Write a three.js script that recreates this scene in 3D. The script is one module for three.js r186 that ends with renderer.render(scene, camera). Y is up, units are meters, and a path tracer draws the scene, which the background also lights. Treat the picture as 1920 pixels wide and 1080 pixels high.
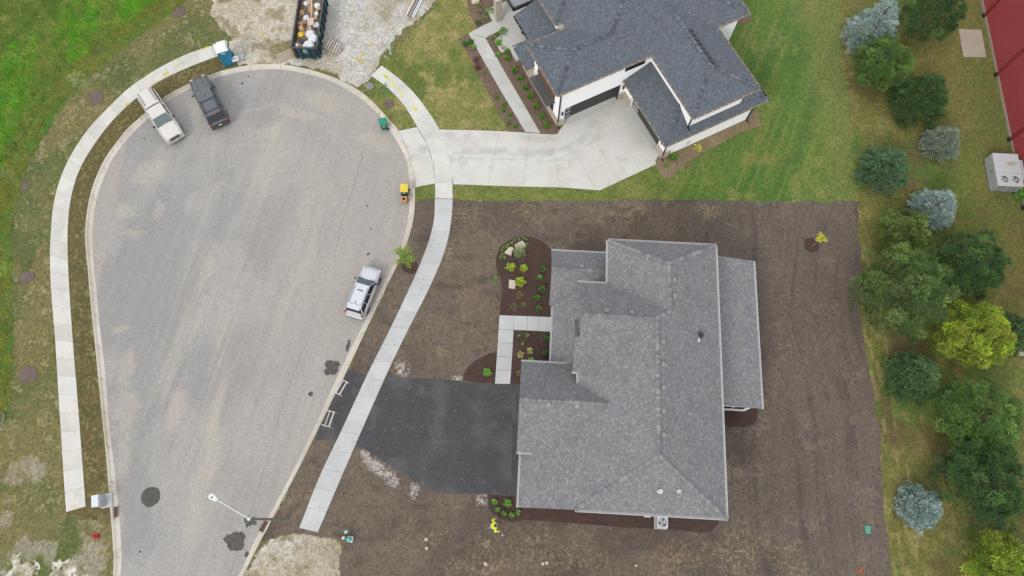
import * as THREE from 'three';
import { mergeGeometries, toCreasedNormals } from 'three/addons/utils/BufferGeometryUtils.js';
import { RoundedBoxGeometry } from 'three/addons/geometries/RoundedBoxGeometry.js';
import { MarchingCubes } from 'three/addons/objects/MarchingCubes.js';
import { TextGeometry } from 'three/addons/geometries/TextGeometry.js';
import { FontLoader } from 'three/addons/loaders/FontLoader.js';

// ---------- camera, sky, sun, exposure ----------
const scene = new THREE.Scene();
const camera = new THREE.PerspectiveCamera(44.498, 16 / 9, 1, 600);
camera.position.set(0, 58, 0);                       // a drone 58 m up, tilted 18.4 degrees off the plumb line
camera.rotation.set(-(90 - 18.435) * Math.PI / 180, 0, 0);
scene.add(camera);
{ // an even overcast sky, a little brighter overhead
  const w = 64, h = 32, d = new Float32Array(w * h * 4);
  for (let j = 0; j < h; j++) for (let i = 0; i < w; i++) {
    const el = ((j + .5) / h - .5) * Math.PI, s = Math.max(0, Math.sin(el)), L = .94 * (1 + 1.0 * s) / 1.67;
    const k = 4 * (j * w + i); d[k] = L * .98; d[k + 1] = L * .995; d[k + 2] = L * 1.035; d[k + 3] = 1;
  }
  const t = new THREE.DataTexture(d, w, h, THREE.RGBAFormat, THREE.FloatType);
  t.mapping = THREE.EquirectangularReflectionMapping; t.magFilter = t.minFilter = THREE.LinearFilter; t.needsUpdate = true;
  scene.background = t; scene.environment = t;
}
const sun = new THREE.DirectionalLight(new THREE.Color().setRGB(1, .95, .87), 1.45);
sun.position.set(-36, 52, 34); sun.target.position.set(0, 0, -22); scene.add(sun, sun.target);
sun.castShadow = true; sun.shadow.radius = 34; sun.shadow.mapSize.set(4096, 4096);
Object.assign(sun.shadow.camera, { left: -75, right: 75, top: 60, bottom: -60, near: 1, far: 220 });
const renderer = new THREE.WebGLRenderer({ antialias: true });
renderer.toneMapping = THREE.LinearToneMapping; renderer.toneMappingExposure = 1.56; renderer.shadowMap.enabled = true;

// ---------- helpers ----------
const K = 1.75;                                      // picture value of a level surface over its base colour, under this light and exposure
const lin = (v) => { v = Math.max(0, v) / 255; return v <= .04045 ? v / 12.92 : ((v + .055) / 1.055) ** 2.4; };
const enc = (v) => 255 * (v <= .0031308 ? v * 12.92 : 1.055 * v ** (1 / 2.4) - .055);
const LUT = new Uint8Array(512); for (let i = 0; i < 512; i++) LUT[i] = Math.round(enc(Math.min(1, lin(Math.min(i, 330)) / K)));
const alb = (c) => new THREE.Color().setRGB(lin(c[0]) / K, lin(c[1]) / K, lin(c[2]) / K);
const mulberry = (a) => () => { a |= 0; a = a + 0x6D2B79F5 | 0; let t = Math.imul(a ^ a >>> 15, 1 | a); t = t + Math.imul(t ^ t >>> 7, 61 | t) ^ t; return ((t ^ t >>> 14) >>> 0) / 4294967296; };
let rnd = mulberry(7); const rr = (a, b) => a + (b - a) * rnd();
const R = (d) => d * Math.PI / 180;
const NT = new Float32Array(65536); { const r = mulberry(99); for (let i = 0; i < 65536; i++) NT[i] = r() * 2 - 1; }
function vn(x, y) {
  const xi = Math.floor(x), yi = Math.floor(y); let u = x - xi, v = y - yi; u = u * u * (3 - 2 * u); v = v * v * (3 - 2 * v);
  const r0 = (yi & 255) << 8, r1 = ((yi + 1) & 255) << 8, a = xi & 255, b = (xi + 1) & 255;
  const p = NT[r0 | a], q = NT[r0 | b], s = NT[r1 | a], t = NT[r1 | b];
  return p + (q - p) * u + (s - p + (p - q - s + t) * u) * v;
}
const fbm = (x, y) => .55 * vn(x, y) + .28 * vn(x * 2.03 + 17, y * 2.03 + 5) + .17 * vn(x * 4.1 + 3, y * 4.1 + 41);
const sm = (a, b, x) => { x = (x - a) / (b - a); x = x < 0 ? 0 : x > 1 ? 1 : x; return x * x * (3 - 2 * x); };
const mix = (a, b, t) => [a[0] + (b[0] - a[0]) * t, a[1] + (b[1] - a[1]) * t, a[2] + (b[2] - a[2]) * t];
const mul = (a, k) => [a[0] * k, a[1] * k, a[2] * k];

function texFrom(w, h, fn, srgb = true) {              // fn(i, j) -> picture colour 0..255, stored as base colour
  const d = new Uint8Array(w * h * 4);
  for (let j = 0; j < h; j++) for (let i = 0; i < w; i++) {
    const c = fn(i, j), k = 4 * (j * w + i);
    if (srgb) { d[k] = LUT[Math.max(0, Math.min(511, c[0] | 0))]; d[k + 1] = LUT[Math.max(0, Math.min(511, c[1] | 0))]; d[k + 2] = LUT[Math.max(0, Math.min(511, c[2] | 0))]; }
    else d[k] = d[k + 1] = d[k + 2] = Math.max(0, Math.min(255, c));
    d[k + 3] = 255;
  }
  const t = new THREE.DataTexture(d, w, h, THREE.RGBAFormat, THREE.UnsignedByteType);
  t.magFilter = THREE.LinearFilter; t.minFilter = THREE.LinearMipmapLinearFilter; t.generateMipmaps = true; t.wrapS = t.wrapT = THREE.RepeatWrapping;
  if (srgb) t.colorSpace = THREE.SRGBColorSpace; t.needsUpdate = true; return t;
}
const mat = (c, rough = .8, o = {}) => new THREE.MeshStandardMaterial({ color: c.isColor ? c : alb(c), roughness: rough, ...o });
const taken = {};
const numbered = (n) => { const k = taken[n] = (taken[n] ?? -1) + 1; return k ? n + '_' + String(k).padStart(3, '0') : n; };
const shade = (o) => { o.traverse((m) => { if (m.isMesh) m.castShadow = m.receiveShadow = true; }); return o; };
function tag(o, label, category, group, kind) { o.userData.label = label; o.userData.category = category; if (group) o.userData.group = group; if (kind) o.userData.kind = kind; return o; }
function thing(name, label, category, pos = [0, 0, 0], turn = 0, group) {
  const g = new THREE.Group(); g.name = numbered(name); g.position.set(...pos); g.rotation.y = turn; scene.add(g); return tag(g, label, category, group);
}
function part(name, geo, m, parent) { const o = new THREE.Mesh(geo, m); o.name = name; o.castShadow = o.receiveShadow = true; parent.add(o); return o; }
function solo(name, geo, m, label, category, group, kind) { const o = part(numbered(name), geo, m, scene); return tag(o, label, category, group, kind); }
function place(src, label, pos, turn = 0, scale) { const c = src.clone(); c.userData = { ...src.userData, label }; c.name = numbered(src.name.replace(/_\d\d\d$/, '')); c.position.set(...pos); c.rotation.y = turn; if (scale) c.scale.setScalar(scale); scene.add(c); return c; }
const T = (g, x = 0, y = 0, z = 0, ry = 0, rx = 0, rz = 0) => { const m = new THREE.Matrix4().compose(new THREE.Vector3(x, y, z), new THREE.Quaternion().setFromEuler(new THREE.Euler(rx, ry, rz, 'YXZ')), new THREE.Vector3(1, 1, 1)); return g.applyMatrix4(m); };
const bx = (w, h, d, x = 0, y = 0, z = 0, ry = 0, rx = 0, rz = 0) => T(new THREE.BoxGeometry(w, h, d), x, y, z, ry, rx, rz);
const rb = (w, h, d, r, x = 0, y = 0, z = 0, ry = 0, rx = 0, rz = 0) => T(new RoundedBoxGeometry(w, h, d, 2, r), x, y, z, ry, rx, rz);
const cy = (r0, r1, h, x = 0, y = 0, z = 0, n = 12, rx = 0, rz = 0, ry = 0) => T(new THREE.CylinderGeometry(r0, r1, h, n), x, y, z, ry, rx, rz);
const V = (x, y, z) => new THREE.Vector3(x, y, z);
const tube = (pts, r, n = 6, seg = 12) => new THREE.TubeGeometry(new THREE.CatmullRomCurve3(pts.map((p) => V(...p))), seg, r, n, false);
const bar = (a, b, r, n = 6) => { const p = V(...a), q = V(...b), l = p.distanceTo(q), g = new THREE.CylinderGeometry(r, r, l, n); g.applyQuaternion(new THREE.Quaternion().setFromUnitVectors(V(0, 1, 0), q.clone().sub(p).normalize())); return g.translate((p.x + q.x) / 2, (p.y + q.y) / 2, (p.z + q.z) / 2); };
const plain = (g) => { const h = g.index ? g.toNonIndexed() : g; for (const k of Object.keys(h.attributes)) if (k !== 'position' && k !== 'normal' && k !== 'uv' && k !== 'color') h.deleteAttribute(k); return h; };
const join = (list) => { const c = list.some((g) => g.attributes.color); return mergeGeometries(list.map((g) => { g = plain(g); if (c && !g.attributes.color) g.setAttribute('color', new THREE.BufferAttribute(new Float32Array(g.attributes.position.count * 3).fill(1), 3)); return g; })); };
const paint = (g, c) => { const n = g.attributes.position.count, a = new Float32Array(n * 3); for (let i = 0; i < n; i++) { a[3 * i] = c.r; a[3 * i + 1] = c.g; a[3 * i + 2] = c.b; } g.setAttribute('color', new THREE.BufferAttribute(a, 3)); return g; };

// a level sheet over a ground polygon [[x, z] ...], uv in metres
function sheetGeo(pts, y, holes = [], uv = (x, z) => [x, z]) {
  const c = pts.map((p) => new THREE.Vector2(p[0], p[1])), hs = holes.map((h) => h.map((p) => new THREE.Vector2(p[0], p[1])));
  if (THREE.ShapeUtils.isClockWise(c)) c.reverse();
  hs.forEach((h) => { if (!THREE.ShapeUtils.isClockWise(h)) h.reverse(); });
  const f = THREE.ShapeUtils.triangulateShape(c, hs), all = c.concat(...hs), pos = [], uvs = [], nor = [], idx = [];
  all.forEach((p) => { pos.push(p.x, y, p.y); uvs.push(...uv(p.x, p.y)); nor.push(0, 1, 0); });
  f.forEach((t) => idx.push(t[0], t[2], t[1]));
  const g = new THREE.BufferGeometry(); g.setAttribute('position', new THREE.Float32BufferAttribute(pos, 3)); g.setAttribute('normal', new THREE.Float32BufferAttribute(nor, 3)); g.setAttribute('uv', new THREE.Float32BufferAttribute(uvs, 2)); g.setIndex(idx); return g;
}
// a solid slab over a ground polygon, with a small chamfer all round
function slabGeo(pts, y0, y1, ch = .015) {
  let c = pts.map((p) => [p[0], p[1]]); let a = 0; c.forEach((p, i) => { const q = c[(i + 1) % c.length]; a += p[0] * q[1] - q[0] * p[1]; });
  if (a < 0) c.reverse();
  const n = c.length, ins = c.map((p, i) => {
    const q = c[(i + 1) % n], o = c[(i + n - 1) % n]; let d1 = [q[0] - p[0], q[1] - p[1]], d0 = [p[0] - o[0], p[1] - o[1]]; const l1 = Math.hypot(...d1) || 1, l0 = Math.hypot(...d0) || 1;
    const n1 = [-d1[1] / l1, d1[0] / l1], n0 = [-d0[1] / l0, d0[0] / l0]; let b = [n1[0] + n0[0], n1[1] + n0[1]]; const s = Math.max(.4, (b[0] * b[0] + b[1] * b[1]) / 2); return [p[0] + b[0] / s * ch, p[1] + b[1] / s * ch];
  });
  const pos = [], uvs = [], tri = (A, B, C) => { for (const q of [A, B, C]) { pos.push(...q); uvs.push(q[0], q[2]); } };
  const f = THREE.ShapeUtils.triangulateShape(ins.map((p) => new THREE.Vector2(...p)), []);
  f.forEach((t) => { const P = t.map((k) => [ins[k][0], y1, ins[k][1]]); tri(P[0], P[2], P[1]); });
  for (let i = 0; i < n; i++) {
    const j = (i + 1) % n, A = [ins[i][0], y1, ins[i][1]], B = [ins[j][0], y1, ins[j][1]], C = [c[i][0], y1 - ch, c[i][1]], D = [c[j][0], y1 - ch, c[j][1]], E = [c[i][0], y0, c[i][1]], F = [c[j][0], y0, c[j][1]];
    tri(A, B, C); tri(B, D, C); tri(C, D, E); tri(D, F, E);
  }
  const g = new THREE.BufferGeometry(); g.setAttribute('position', new THREE.Float32BufferAttribute(pos, 3)); g.setAttribute('uv', new THREE.Float32BufferAttribute(uvs, 2)); g.computeVertexNormals(); return g;
}
const smooth = (pts, n = 8, closed = false) => new THREE.CatmullRomCurve3(pts.map((p) => V(p[0], 0, p[1])), closed, 'centripetal').getPoints(pts.length * n).map((p) => [p.x, p.z]);
const along = (pts, n) => new THREE.CatmullRomCurve3(pts.map((p) => V(p[0], 0, p[1])), false, 'centripetal').getSpacedPoints(n).map((p) => [p.x, p.z]);
const plen = (pts) => pts.slice(1).reduce((s, p, i) => s + Math.hypot(p[0] - pts[i][0], p[1] - pts[i][1]), 0);
const inPoly = (x, z, P) => { let c = false; for (let i = 0, j = P.length - 1; i < P.length; j = i++) if ((P[i][1] > z) !== (P[j][1] > z) && x < (P[j][0] - P[i][0]) * (z - P[i][1]) / (P[j][1] - P[i][1]) + P[i][0]) c = !c; return c; };
const cut = (P, a, b) => { // the two halves of polygon P along the line a-b
  const s = (p) => (b[0] - a[0]) * (p[1] - a[1]) - (b[1] - a[1]) * (p[0] - a[0]), L = [], Q = [];
  P.forEach((p, i) => { const q = P[(i + 1) % P.length], sp = s(p), sq = s(q); if (sp >= 0) L.push(p); if (sp <= 0) Q.push(p); if (sp * sq < 0) { const t = sp / (sp - sq), m = [p[0] + (q[0] - p[0]) * t, p[1] + (q[1] - p[1]) * t]; L.push(m); Q.push(m); } });
  return [L, Q].filter((x) => x.length > 2);
};
const parea = (P) => { let a = 0; P.forEach((p, i) => { const q = P[(i + 1) % P.length]; a += p[0] * q[1] - q[0] * p[1]; }); return Math.abs(a / 2); };
const shrink = (P, d) => { const cx = P.reduce((s, p) => s + p[0], 0) / P.length, cz = P.reduce((s, p) => s + p[1], 0) / P.length; return P.map((p) => { const l = Math.hypot(p[0] - cx, p[1] - cz); return [p[0] - (p[0] - cx) / l * d, p[1] - (p[1] - cz) / l * d]; }); };
const ring = (x, z, r, n = 26, rough = .15, seed = 1) => { const out = []; for (let i = 0; i < n; i++) { const a = i / n * 6.2832, k = r * (1 + rough * vn(Math.cos(a) * 1.7 + seed * 9.1, Math.sin(a) * 1.7 + seed * 3.7) + rough * .5 * vn(Math.cos(a) * 5 + seed, Math.sin(a) * 5)); out.push([x + Math.cos(a) * k, z + Math.sin(a) * k]); } return out; };

// ---------- outlines on the ground, in metres ----------
const curbOutL = [[-31.6, 40], [-31.55, 14], [-30.49, 3.87], [-31.01, 1.18], [-31.70, -1.40], [-32.37, -4.05], [-33.19, -6.99], [-34.04, -9.95], [-35.02, -13.42], [-36.00, -16.83], [-36.71, -19.33], [-37.13, -20.96], [-37.67, -22.81], [-38.04, -24.34], [-38.29, -26.42], [-38.31, -28.43], [-38.10, -30.16], [-37.65, -31.97], [-36.98, -33.48], [-36.08, -35.18], [-34.83, -36.68], [-33.33, -38.43], [-31.45, -39.80], [-29.59, -40.81], [-27.79, -41.60], [-24.87, -42.24], [-22.69, -42.27], [-20.59, -41.91], [-18.57, -41.30], [-16.44, -40.39], [-14.45, -39.14], [-12.93, -37.67], [-11.57, -36.04], [-10.66, -34.95], [-10.07, -33.48], [-9.38, -32.08], [-8.95, -30.16], [-8.82, -28.27], [-8.82, -26.16], [-9.24, -23.83], [-9.86, -21.96], [-10.85, -19.58], [-12.48, -15.41], [-13.74, -12.19], [-15.87, -6.99], [-17.00, -4.25], [-18.72, -0.40], [-19.78, 1.99], [-20.48, 3.72], [-24.6, 14], [-33.6, 40]];
const curbInL = [[-31.1, 40], [-31.05, 14], [-30.00, 3.87], [-30.43, 1.18], [-31.06, -1.19], [-31.92, -4.25], [-32.74, -6.99], [-33.39, -9.38], [-34.27, -12.73], [-35.18, -15.74], [-36.17, -19.33], [-36.66, -20.96], [-37.23, -23.32], [-37.54, -24.86], [-37.69, -26.42], [-37.71, -28.43], [-37.46, -30.16], [-37.01, -31.97], [-36.36, -33.48], [-35.44, -34.95], [-34.62, -36.04], [-33.02, -38.02], [-31.19, -39.41], [-29.44, -40.45], [-27.32, -41.21], [-24.80, -41.69], [-22.22, -41.72], [-20.27, -41.30], [-18.00, -40.63], [-15.59, -39.32], [-13.70, -37.78], [-12.35, -36.33], [-11.41, -34.89], [-10.59, -33.48], [-9.87, -32.08], [-9.50, -30.43], [-9.30, -28.27], [-9.34, -25.90], [-9.72, -23.83], [-10.32, -21.81], [-11.30, -19.33], [-12.86, -15.74], [-14.66, -11.38], [-16.28, -6.99], [-17.94, -3.02], [-19.03, -0.60], [-19.89, 1.06], [-20.82, 3.56], [-25.2, 14], [-34.1, 40]];
curbOutL[curbOutL.length - 1] = [-33.5 + 2, 40]; curbInL[curbInL.length - 1] = [-32.0, 40];
curbOutL.pop(); curbInL.pop(); curbOutL.shift(); curbInL.shift();
const curbOut = smooth(curbOutL, 7), curbIn = smooth(curbInL, 7);
const lotP = [[-8.74, -27.63], [-6.97, -27.90], [-5.31, -27.69], [0.00, -27.63], [6.77, -27.71], [14.98, -27.74], [23.18, -27.58], [31.39, -27.61], [30.94, -24.09], [30.65, -21.31], [30.05, -18.36], [29.81, -15.41], [29.84, -12.73], [29.88, -10.26], [29.83, -6.99], [29.61, -3.84], [29.31, -0.79], [29.19, 2.15], [28.98, 3.87], [29.2, 14], [-12.5, 14], [-13.16, 3.87], [-13.34, 2.61], [-13.13, 1.68], [-13.66, 1.22], [-15.34, 0.98], [-17.22, 0.79], [-18.83, 1.22], [-19.53, 1.65], [-18.57, -0.56], [-16.88, -4.42], [-15.75, -7.08], [-13.61, -12.28], [-12.35, -15.50], [-10.76, -19.63], [-9.77, -22.01], [-9.15, -23.88], [-8.73, -26.21]];
const gravelSP = [[-19.61, 2.03], [-18.84, 1.14], [-17.23, 0.71], [-15.34, 0.90], [-13.59, 1.10], [-13.04, 1.72], [-13.25, 2.72], [-13.03, 4.06], [-12.5, 14], [-24.5, 14], [-20.32, 3.68]];
const gravelNP = [[-23.85, -42.39], [-20.71, -42.15], [-18.59, -41.60], [-16.45, -40.63], [-14.94, -39.56], [-13.38, -40.75], [-12.87, -42.58], [-11.56, -45.37], [-9.04, -47.91], [-6.99, -50.52], [-7, -56], [-24, -60], [-19.87, -50.19], [-18.97, -46.00], [-20.77, -42.76]];
const clayP = [[-30.10, -50.38], [-30.04, -47.91], [-27.85, -45.37], [-27.72, -43.50], [-26.39, -42.03], [-23.84, -42.33], [-20.74, -42.39], [-21.08, -46.00], [-20.43, -50.38], [-20, -60], [-36, -60]];
const lawnWP = [[-14.68, -38.78], [-13.48, -40.81], [-12.63, -42.15], [-11.49, -44.00], [-8.51, -47.91], [-6.98, -50.19], [-4.73, -50.19], [-4.26, -48.43], [-3.54, -46.51], [-5.15, -45.24], [-3.89, -42.45], [-2.82, -40.15], [-1.52, -37.49], [-0.35, -34.95], [-6.81, -35.12], [-8.92, -35.29], [-10.66, -34.95], [-12.92, -37.55]];
const lawnEP = [[-5.36, -29.29], [4.38, -28.97], [8.01, -28.70], [13.33, -31.31], [13.92, -29.89], [15.02, -30.16], [15.94, -30.76], [17.67, -32.64], [21.24, -34.61], [23.43, -35.47], [23.22, -36.68], [21.76, -42.27], [20.26, -48.56], [23.09, -50.19], [22, -62], [36, -62], [32.82, -49.86], [32.23, -42.27], [31.90, -34.04], [31.20, -27.63], [23.17, -27.53], [-5.31, -27.58]];
const lawnCP = [[-8.85, -29.08], [-7.02, -29.51], [-6.96, -27.79], [-8.79, -27.58]];
const marshP = [[-70, -64], [-32.25, -50.38], [-33.61, -48.69], [-37.26, -45.06], [-40.70, -41.06], [-42.62, -37.78], [-44.18, -33.20], [-44.90, -30.16], [-44.84, -26.42], [-44.11, -22.31], [-43.13, -18.36], [-42.09, -14.11], [-41.16, -9.16], [-42.16, -7.42], [-70, -4]];
const vergeP = [[-28.07, -44.99], [-33.57, -42.27], [-38.25, -37.49], [-40.41, -33.48], [-41.16, -24.86], [-40.06, -19.33], [-36.68, -6.99], [-34.97, -0.79], [-31.11, 0.39], [-32.37, -4.05], [-36.73, -19.33], [-38.01, -24.34], [-36.98, -33.48], [-33.33, -38.43], [-27.79, -41.60]];
const chalk1 = [[-38.41, 3.79], [-38.20, 2.92], [-37.62, 2.57], [-36.93, 3.11], [-36.56, 4.06], [-39, 8], [-41, 6]], chalk2 = [[-35.68, 3.18], [-35.00, 2.53], [-34.48, 2.26], [-33.81, 2.95], [-33.67, 4.24], [-35.18, 4.24]], chalk3 = [[-33.52, 3.79], [-32.42, 3.11], [-32.22, 3.34], [-33.18, 4.06]];

// ---------- ground colours: grass, worn turf, clay and gravel, drawn in world metres ----------
const GX0 = -64, GZ0 = -62, GW = 128, GH = 78;
function maskOf(polys, w, h) { // numbered ground kinds on a raster, filled row by row
  const d = new Uint8Array(w * h);
  polys.forEach((P, id) => { for (let j = 0; j < h; j++) { const z = GZ0 + (j + .5) / h * GH, xs = []; P.forEach((p, k) => { const q = P[(k + 1) % P.length]; if ((p[1] > z) !== (q[1] > z)) xs.push(p[0] + (q[0] - p[0]) * (z - p[1]) / (q[1] - p[1])); }); xs.sort((m, n) => m - n); for (let k = 0; k + 1 < xs.length; k += 2) { const i0 = Math.max(0, Math.ceil((xs[k] - GX0) / GW * w - .5)), i1 = Math.min(w - 1, Math.floor((xs[k + 1] - GX0) / GW * w - .5)); for (let i = i0; i <= i1; i++) d[j * w + i] = id + 1; } } });
  return (px, pz) => { const i = (px - GX0) / GW * w | 0, j = (pz - GZ0) / GH * h | 0; return i < 0 || j < 0 || i >= w || j >= h ? 0 : d[j * w + i]; };
}
const kindAt = maskOf([marshP, vergeP, clayP, gravelNP, lawnWP, lawnEP, lawnCP, gravelSP, chalk1, chalk2, chalk3], 1536, 936);
function groundColour(x, z) {
  const wx = x + .22 * vn(x * 1.7, z * 1.7) + .14 * vn(x * 5, z * 5 + 9), wz = z + .22 * vn(x * 1.7 + 40, z * 1.7) + .14 * vn(x * 5 + 7, z * 5);
  let k = kindAt(wx, wz); if (z > -3 && x < -30) k = kindAt(x + 1.3 * fbm(x * .9, z * .9) + .3 * vn(x * 4, z * 4), z + 1.1 * fbm(x * .9 + 30, z * .9) + .3 * vn(x * 4 + 8, z * 4)); const a = fbm(x * .22, z * .22), b = fbm(x * 1.1 + 30, z * 1.1), c = vn(x * 6, z * 6), g = (Math.random2(x, z)) * 1;
  let col;
  if (k === 0) {
    if (x > 28) { // rough turf under the evergreens
      col = mix([108, 108, 48], [86, 108, 38], sm(-.25, .35, a + .5 * b)); col = mix(col, [134, 122, 70], .8 * sm(.18, .6, b - .4 * a + .25 * vn(x * .5, z * .12)));
      col = mix(col, [98, 84, 50], .75 * sm(.1, .5, fbm(x * .3 + 70, z * .3 + 12)));
      if (x < 31.5 + .4 * vn(z * .3, 3)) col = mix(col, [158, 145, 94], .55 * sm(-.2, .5, vn(x * 3, z * .8)));
      if (x > 39) col = mix(col, [126, 122, 62], sm(39, 42, x) * .5);
    } else { // worn turf to the west
      col = mix([118, 113, 66], [96, 104, 52], sm(-.3, .3, a + .6 * b)); col = mix(col, [146, 134, 98], .8 * sm(.1, .6, b + .35 * c - .2 * a));
      col = mix(col, [80, 96, 40], .7 * sm(.2, .5, fbm(x * .35 + 11, z * .35)));
      if (z > -7) col = mix(col, [158, 150, 134], .75 * sm(.12, .45, fbm(x * .5 + 5, z * .5 + 3) + .12 * sm(-7, 2, z)));
    }
  } else if (k === 1) { col = mix([72, 112, 30], [100, 116, 50], sm(-.3, .3, a + .4 * b)); col = mix(col, [60, 80, 30], .5 * sm(.1, .5, b)); }
  else if (k === 2) { col = mix([104, 92, 52], [92, 88, 42], sm(-.3, .3, b + .4 * a)); col = mix(col, [136, 120, 88], .6 * sm(.1, .6, .6 * b + .7 * c)); }
  else if (k === 3) { col = mix([184, 173, 152], [200, 193, 176], sm(-.3, .3, a + .6 * b)); col = mix(col, [146, 134, 102], .8 * sm(.12, .42, fbm(x * .7 + 8, z * .7))); col = mix(col, [120, 112, 72], .7 * sm(.25, .45, fbm(x * .35, z * .5 + 77))); }
  else if (k === 4) { col = mix([198, 195, 188], [206, 203, 197], sm(-.3, .3, b)); col = mix(col, [176, 164, 140], .6 * sm(.1, .4, fbm(x * .45 + 3, z * .45 + 21) - .12)); col = mix(col, [156, 144, 114], .8 * sm(-16, -11.5, x + 2.5 * fbm(x * .5, z * .5)) * sm(-.4, .3, a + .6 * b)); }
  else if (k === 5) { col = mix([128, 129, 67], [98, 113, 45], sm(-.25, .35, a + .5 * b)); col = mix(col, [156, 144, 94], .8 * sm(.05, .5, fbm(x * .9 + 4, z * .9) - .3 * a)); col = mix(col, [112, 96, 54], .6 * sm(-.1, .5, b) * sm(-12, -14.5, x + 1.5 * a)); }
  else if (k === 6 || k === 7) {
    const st = vn((x * .9 + z * .42) * .8, 4) ; col = mix([90, 117, 42], [72, 106, 32], sm(-.4, .4, a + .5 * st)); col = mix(col, [130, 132, 66], .45 * sm(.1, .7, vn((x * .9 + z * .42) * 2.4, (z * .9 - x * .42) * .12))); col = mix(col, [126, 129, 64], .8 * sm(-.02, .5, fbm(x * .5 + 61, z * .5) + .2 * b - .15 * sm(8, 14, x)));
    col = mix(col, [122, 122, 58], .5 * sm(-32.5, -30, z + 1.5 * b) * sm(17, 13, x + 3 * a)); if (x > 27.5) col = mix(col, [116, 122, 62], sm(27.5, 30, x) * .7);
  }
  else if (k === 8) { col = mix([186, 176, 154], [168, 156, 130], sm(-.3, .3, b)); if (z < 3.4 && x < -15.6) col = mix(col, [197, 192, 181], sm(-.3, .25, fbm(x * .8, z * .8) + (2.2 - z) * .3)); col = mix(col, [132, 118, 84], .7 * sm(.25, .5, fbm(x * .6 + 9, z * .9))); }
  else { col = mix([216, 213, 205], [176, 168, 146], sm(-.25, .35, b)); col = mix(col, [126, 122, 84], .7 * sm(.1, .5, fbm(x * 1.6 + 3, z * 1.6))); }
  const gr = k === 4 || k === 8 || k === 3 ? .17 : k > 8 ? .08 : .21;
  const m = 1 + gr * g + .10 * c + (k <= 2 || (k >= 5 && k <= 7) ? .09 * vn(x * 11, z * 8) : .06 * vn(x * 9, z * 9));
  return mul(col, m);
}
Math.random2 = (x, z) => { const s = Math.sin(x * 127.13 + z * 311.77) * 43758.5453; return (s - Math.floor(s)) * 2 - 1; };
const rectP = (x0, z0, x1, z1) => [[x0, z0], [x1, z0], [x1, z1], [x0, z1]];
const roadHole = curbOut.map((p) => p);
for (const [x0, x1, name, lab] of [[GX0, 0, 'ground', 'worn turf, marsh edge and clay ground on the western half'], [0, GX0 + GW, 'ground', 'turf and lawn ground on the eastern half']]) {
  const w = 1600, h = 1950, t = texFrom(w, h, (i, j) => groundColour(x0 + (i + .5) / w * 64, GZ0 + (j + .5) / h * GH));
  const m = new THREE.MeshStandardMaterial({ map: t, roughness: .95 });
  let P = x0 < 0 ? null : rectP(0, GZ0, 64, 16);
  if (!P) P = [[-64, GZ0], [0, GZ0], [0, 16], [curbOut[curbOut.length - 1][0], 16], ...curbOut.slice().reverse(), [curbOut[0][0], 16], [-64, 16]];
  const g = sheetGeo(P, 0, [], (x, z) => [(x - x0) / 64, (z - GZ0) / GH]);
  solo(name, g, m, lab, 'ground', null, 'structure');
}
{ // land beyond what the maps cover, out to the horizon
  const t = texFrom(512, 512, (i, j) => { const x = i / 8, z = j / 8; return mul(mix([110, 112, 62], [92, 104, 50], sm(-.3, .3, fbm(x * .3, z * .3))), 1 + .2 * Math.random2(i, j)); });
  t.repeat.set(1 / 64, 1 / 64);
  solo('terrain', sheetGeo(rectP(-900, -900, 900, 900), -.3, [], (x, z) => [x, z]), new THREE.MeshStandardMaterial({ map: t, roughness: .95 }), 'grassy land stretching away beyond the lots', 'terrain', null, 'structure');
}

// ---------- road ----------
const RX0 = -36, RZ0 = -44, RW = 30, RH = 62;
const streak = [[[-21.38, -41.06], [-23.40, -25.38], 1.1], [[-23.40, -25.38], [-24.34, -7.42], .9], [[-24.34, -7.42], [-24.86, 3.87], .8], [[-27.58, -22.81], [-28.69, -7.42], 1.2], [[-23.94, -14.57], [-23.99, -3.22], .5], [[-17.75, -31.81], [-19.07, -15.50], 1]];
const tanSpots = [[[-34.14, -30.16], 1.6, .9, -.9], [[-32.87, -30.82], .9, 1.6, .4], [[-34.86, -26.68], 1.3, .8, .2], [[-33.86, -24.50], 1.2, .5, 0], [[-32.22, -12.28], .9, 1.9, .1], [[-31.69, -8.72], 1.2, 2.4, 0], [[-30.81, 1.37], .8, 2.6, 0], [[-30.70, -37.78], 1.8, 1.3, .4], [[-18.29, -38.08], 2.6, 1.6, .4], [[-12.94, -33.76], 2.4, 1.1, .5], [[-31.92, -26.68], .5, 1.2, 0], [[-26.44, -21.31], .4, 1.2, .2], [[-26.92, -16.45], .6, 2.4, .15], [[-33.52, -15.60], 1.1, .4, -.2], [[-36.21, -22.31], .6, .6, 0], [[-31.42, -4.46], 1, 2.6, 0], [[-20.21, -36.91], 3, .8, .3], [[-27.64, -9.16], 1, 3, .1], [[-22.99, -34.61], 2, 1.2, 0]];
function segD(x, z, a, b) { const vx = b[0] - a[0], vz = b[1] - a[1], t = Math.max(0, Math.min(1, ((x - a[0]) * vx + (z - a[1]) * vz) / (vx * vx + vz * vz))); return Math.hypot(x - a[0] - vx * t, z - a[1] - vz * t); }
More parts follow.
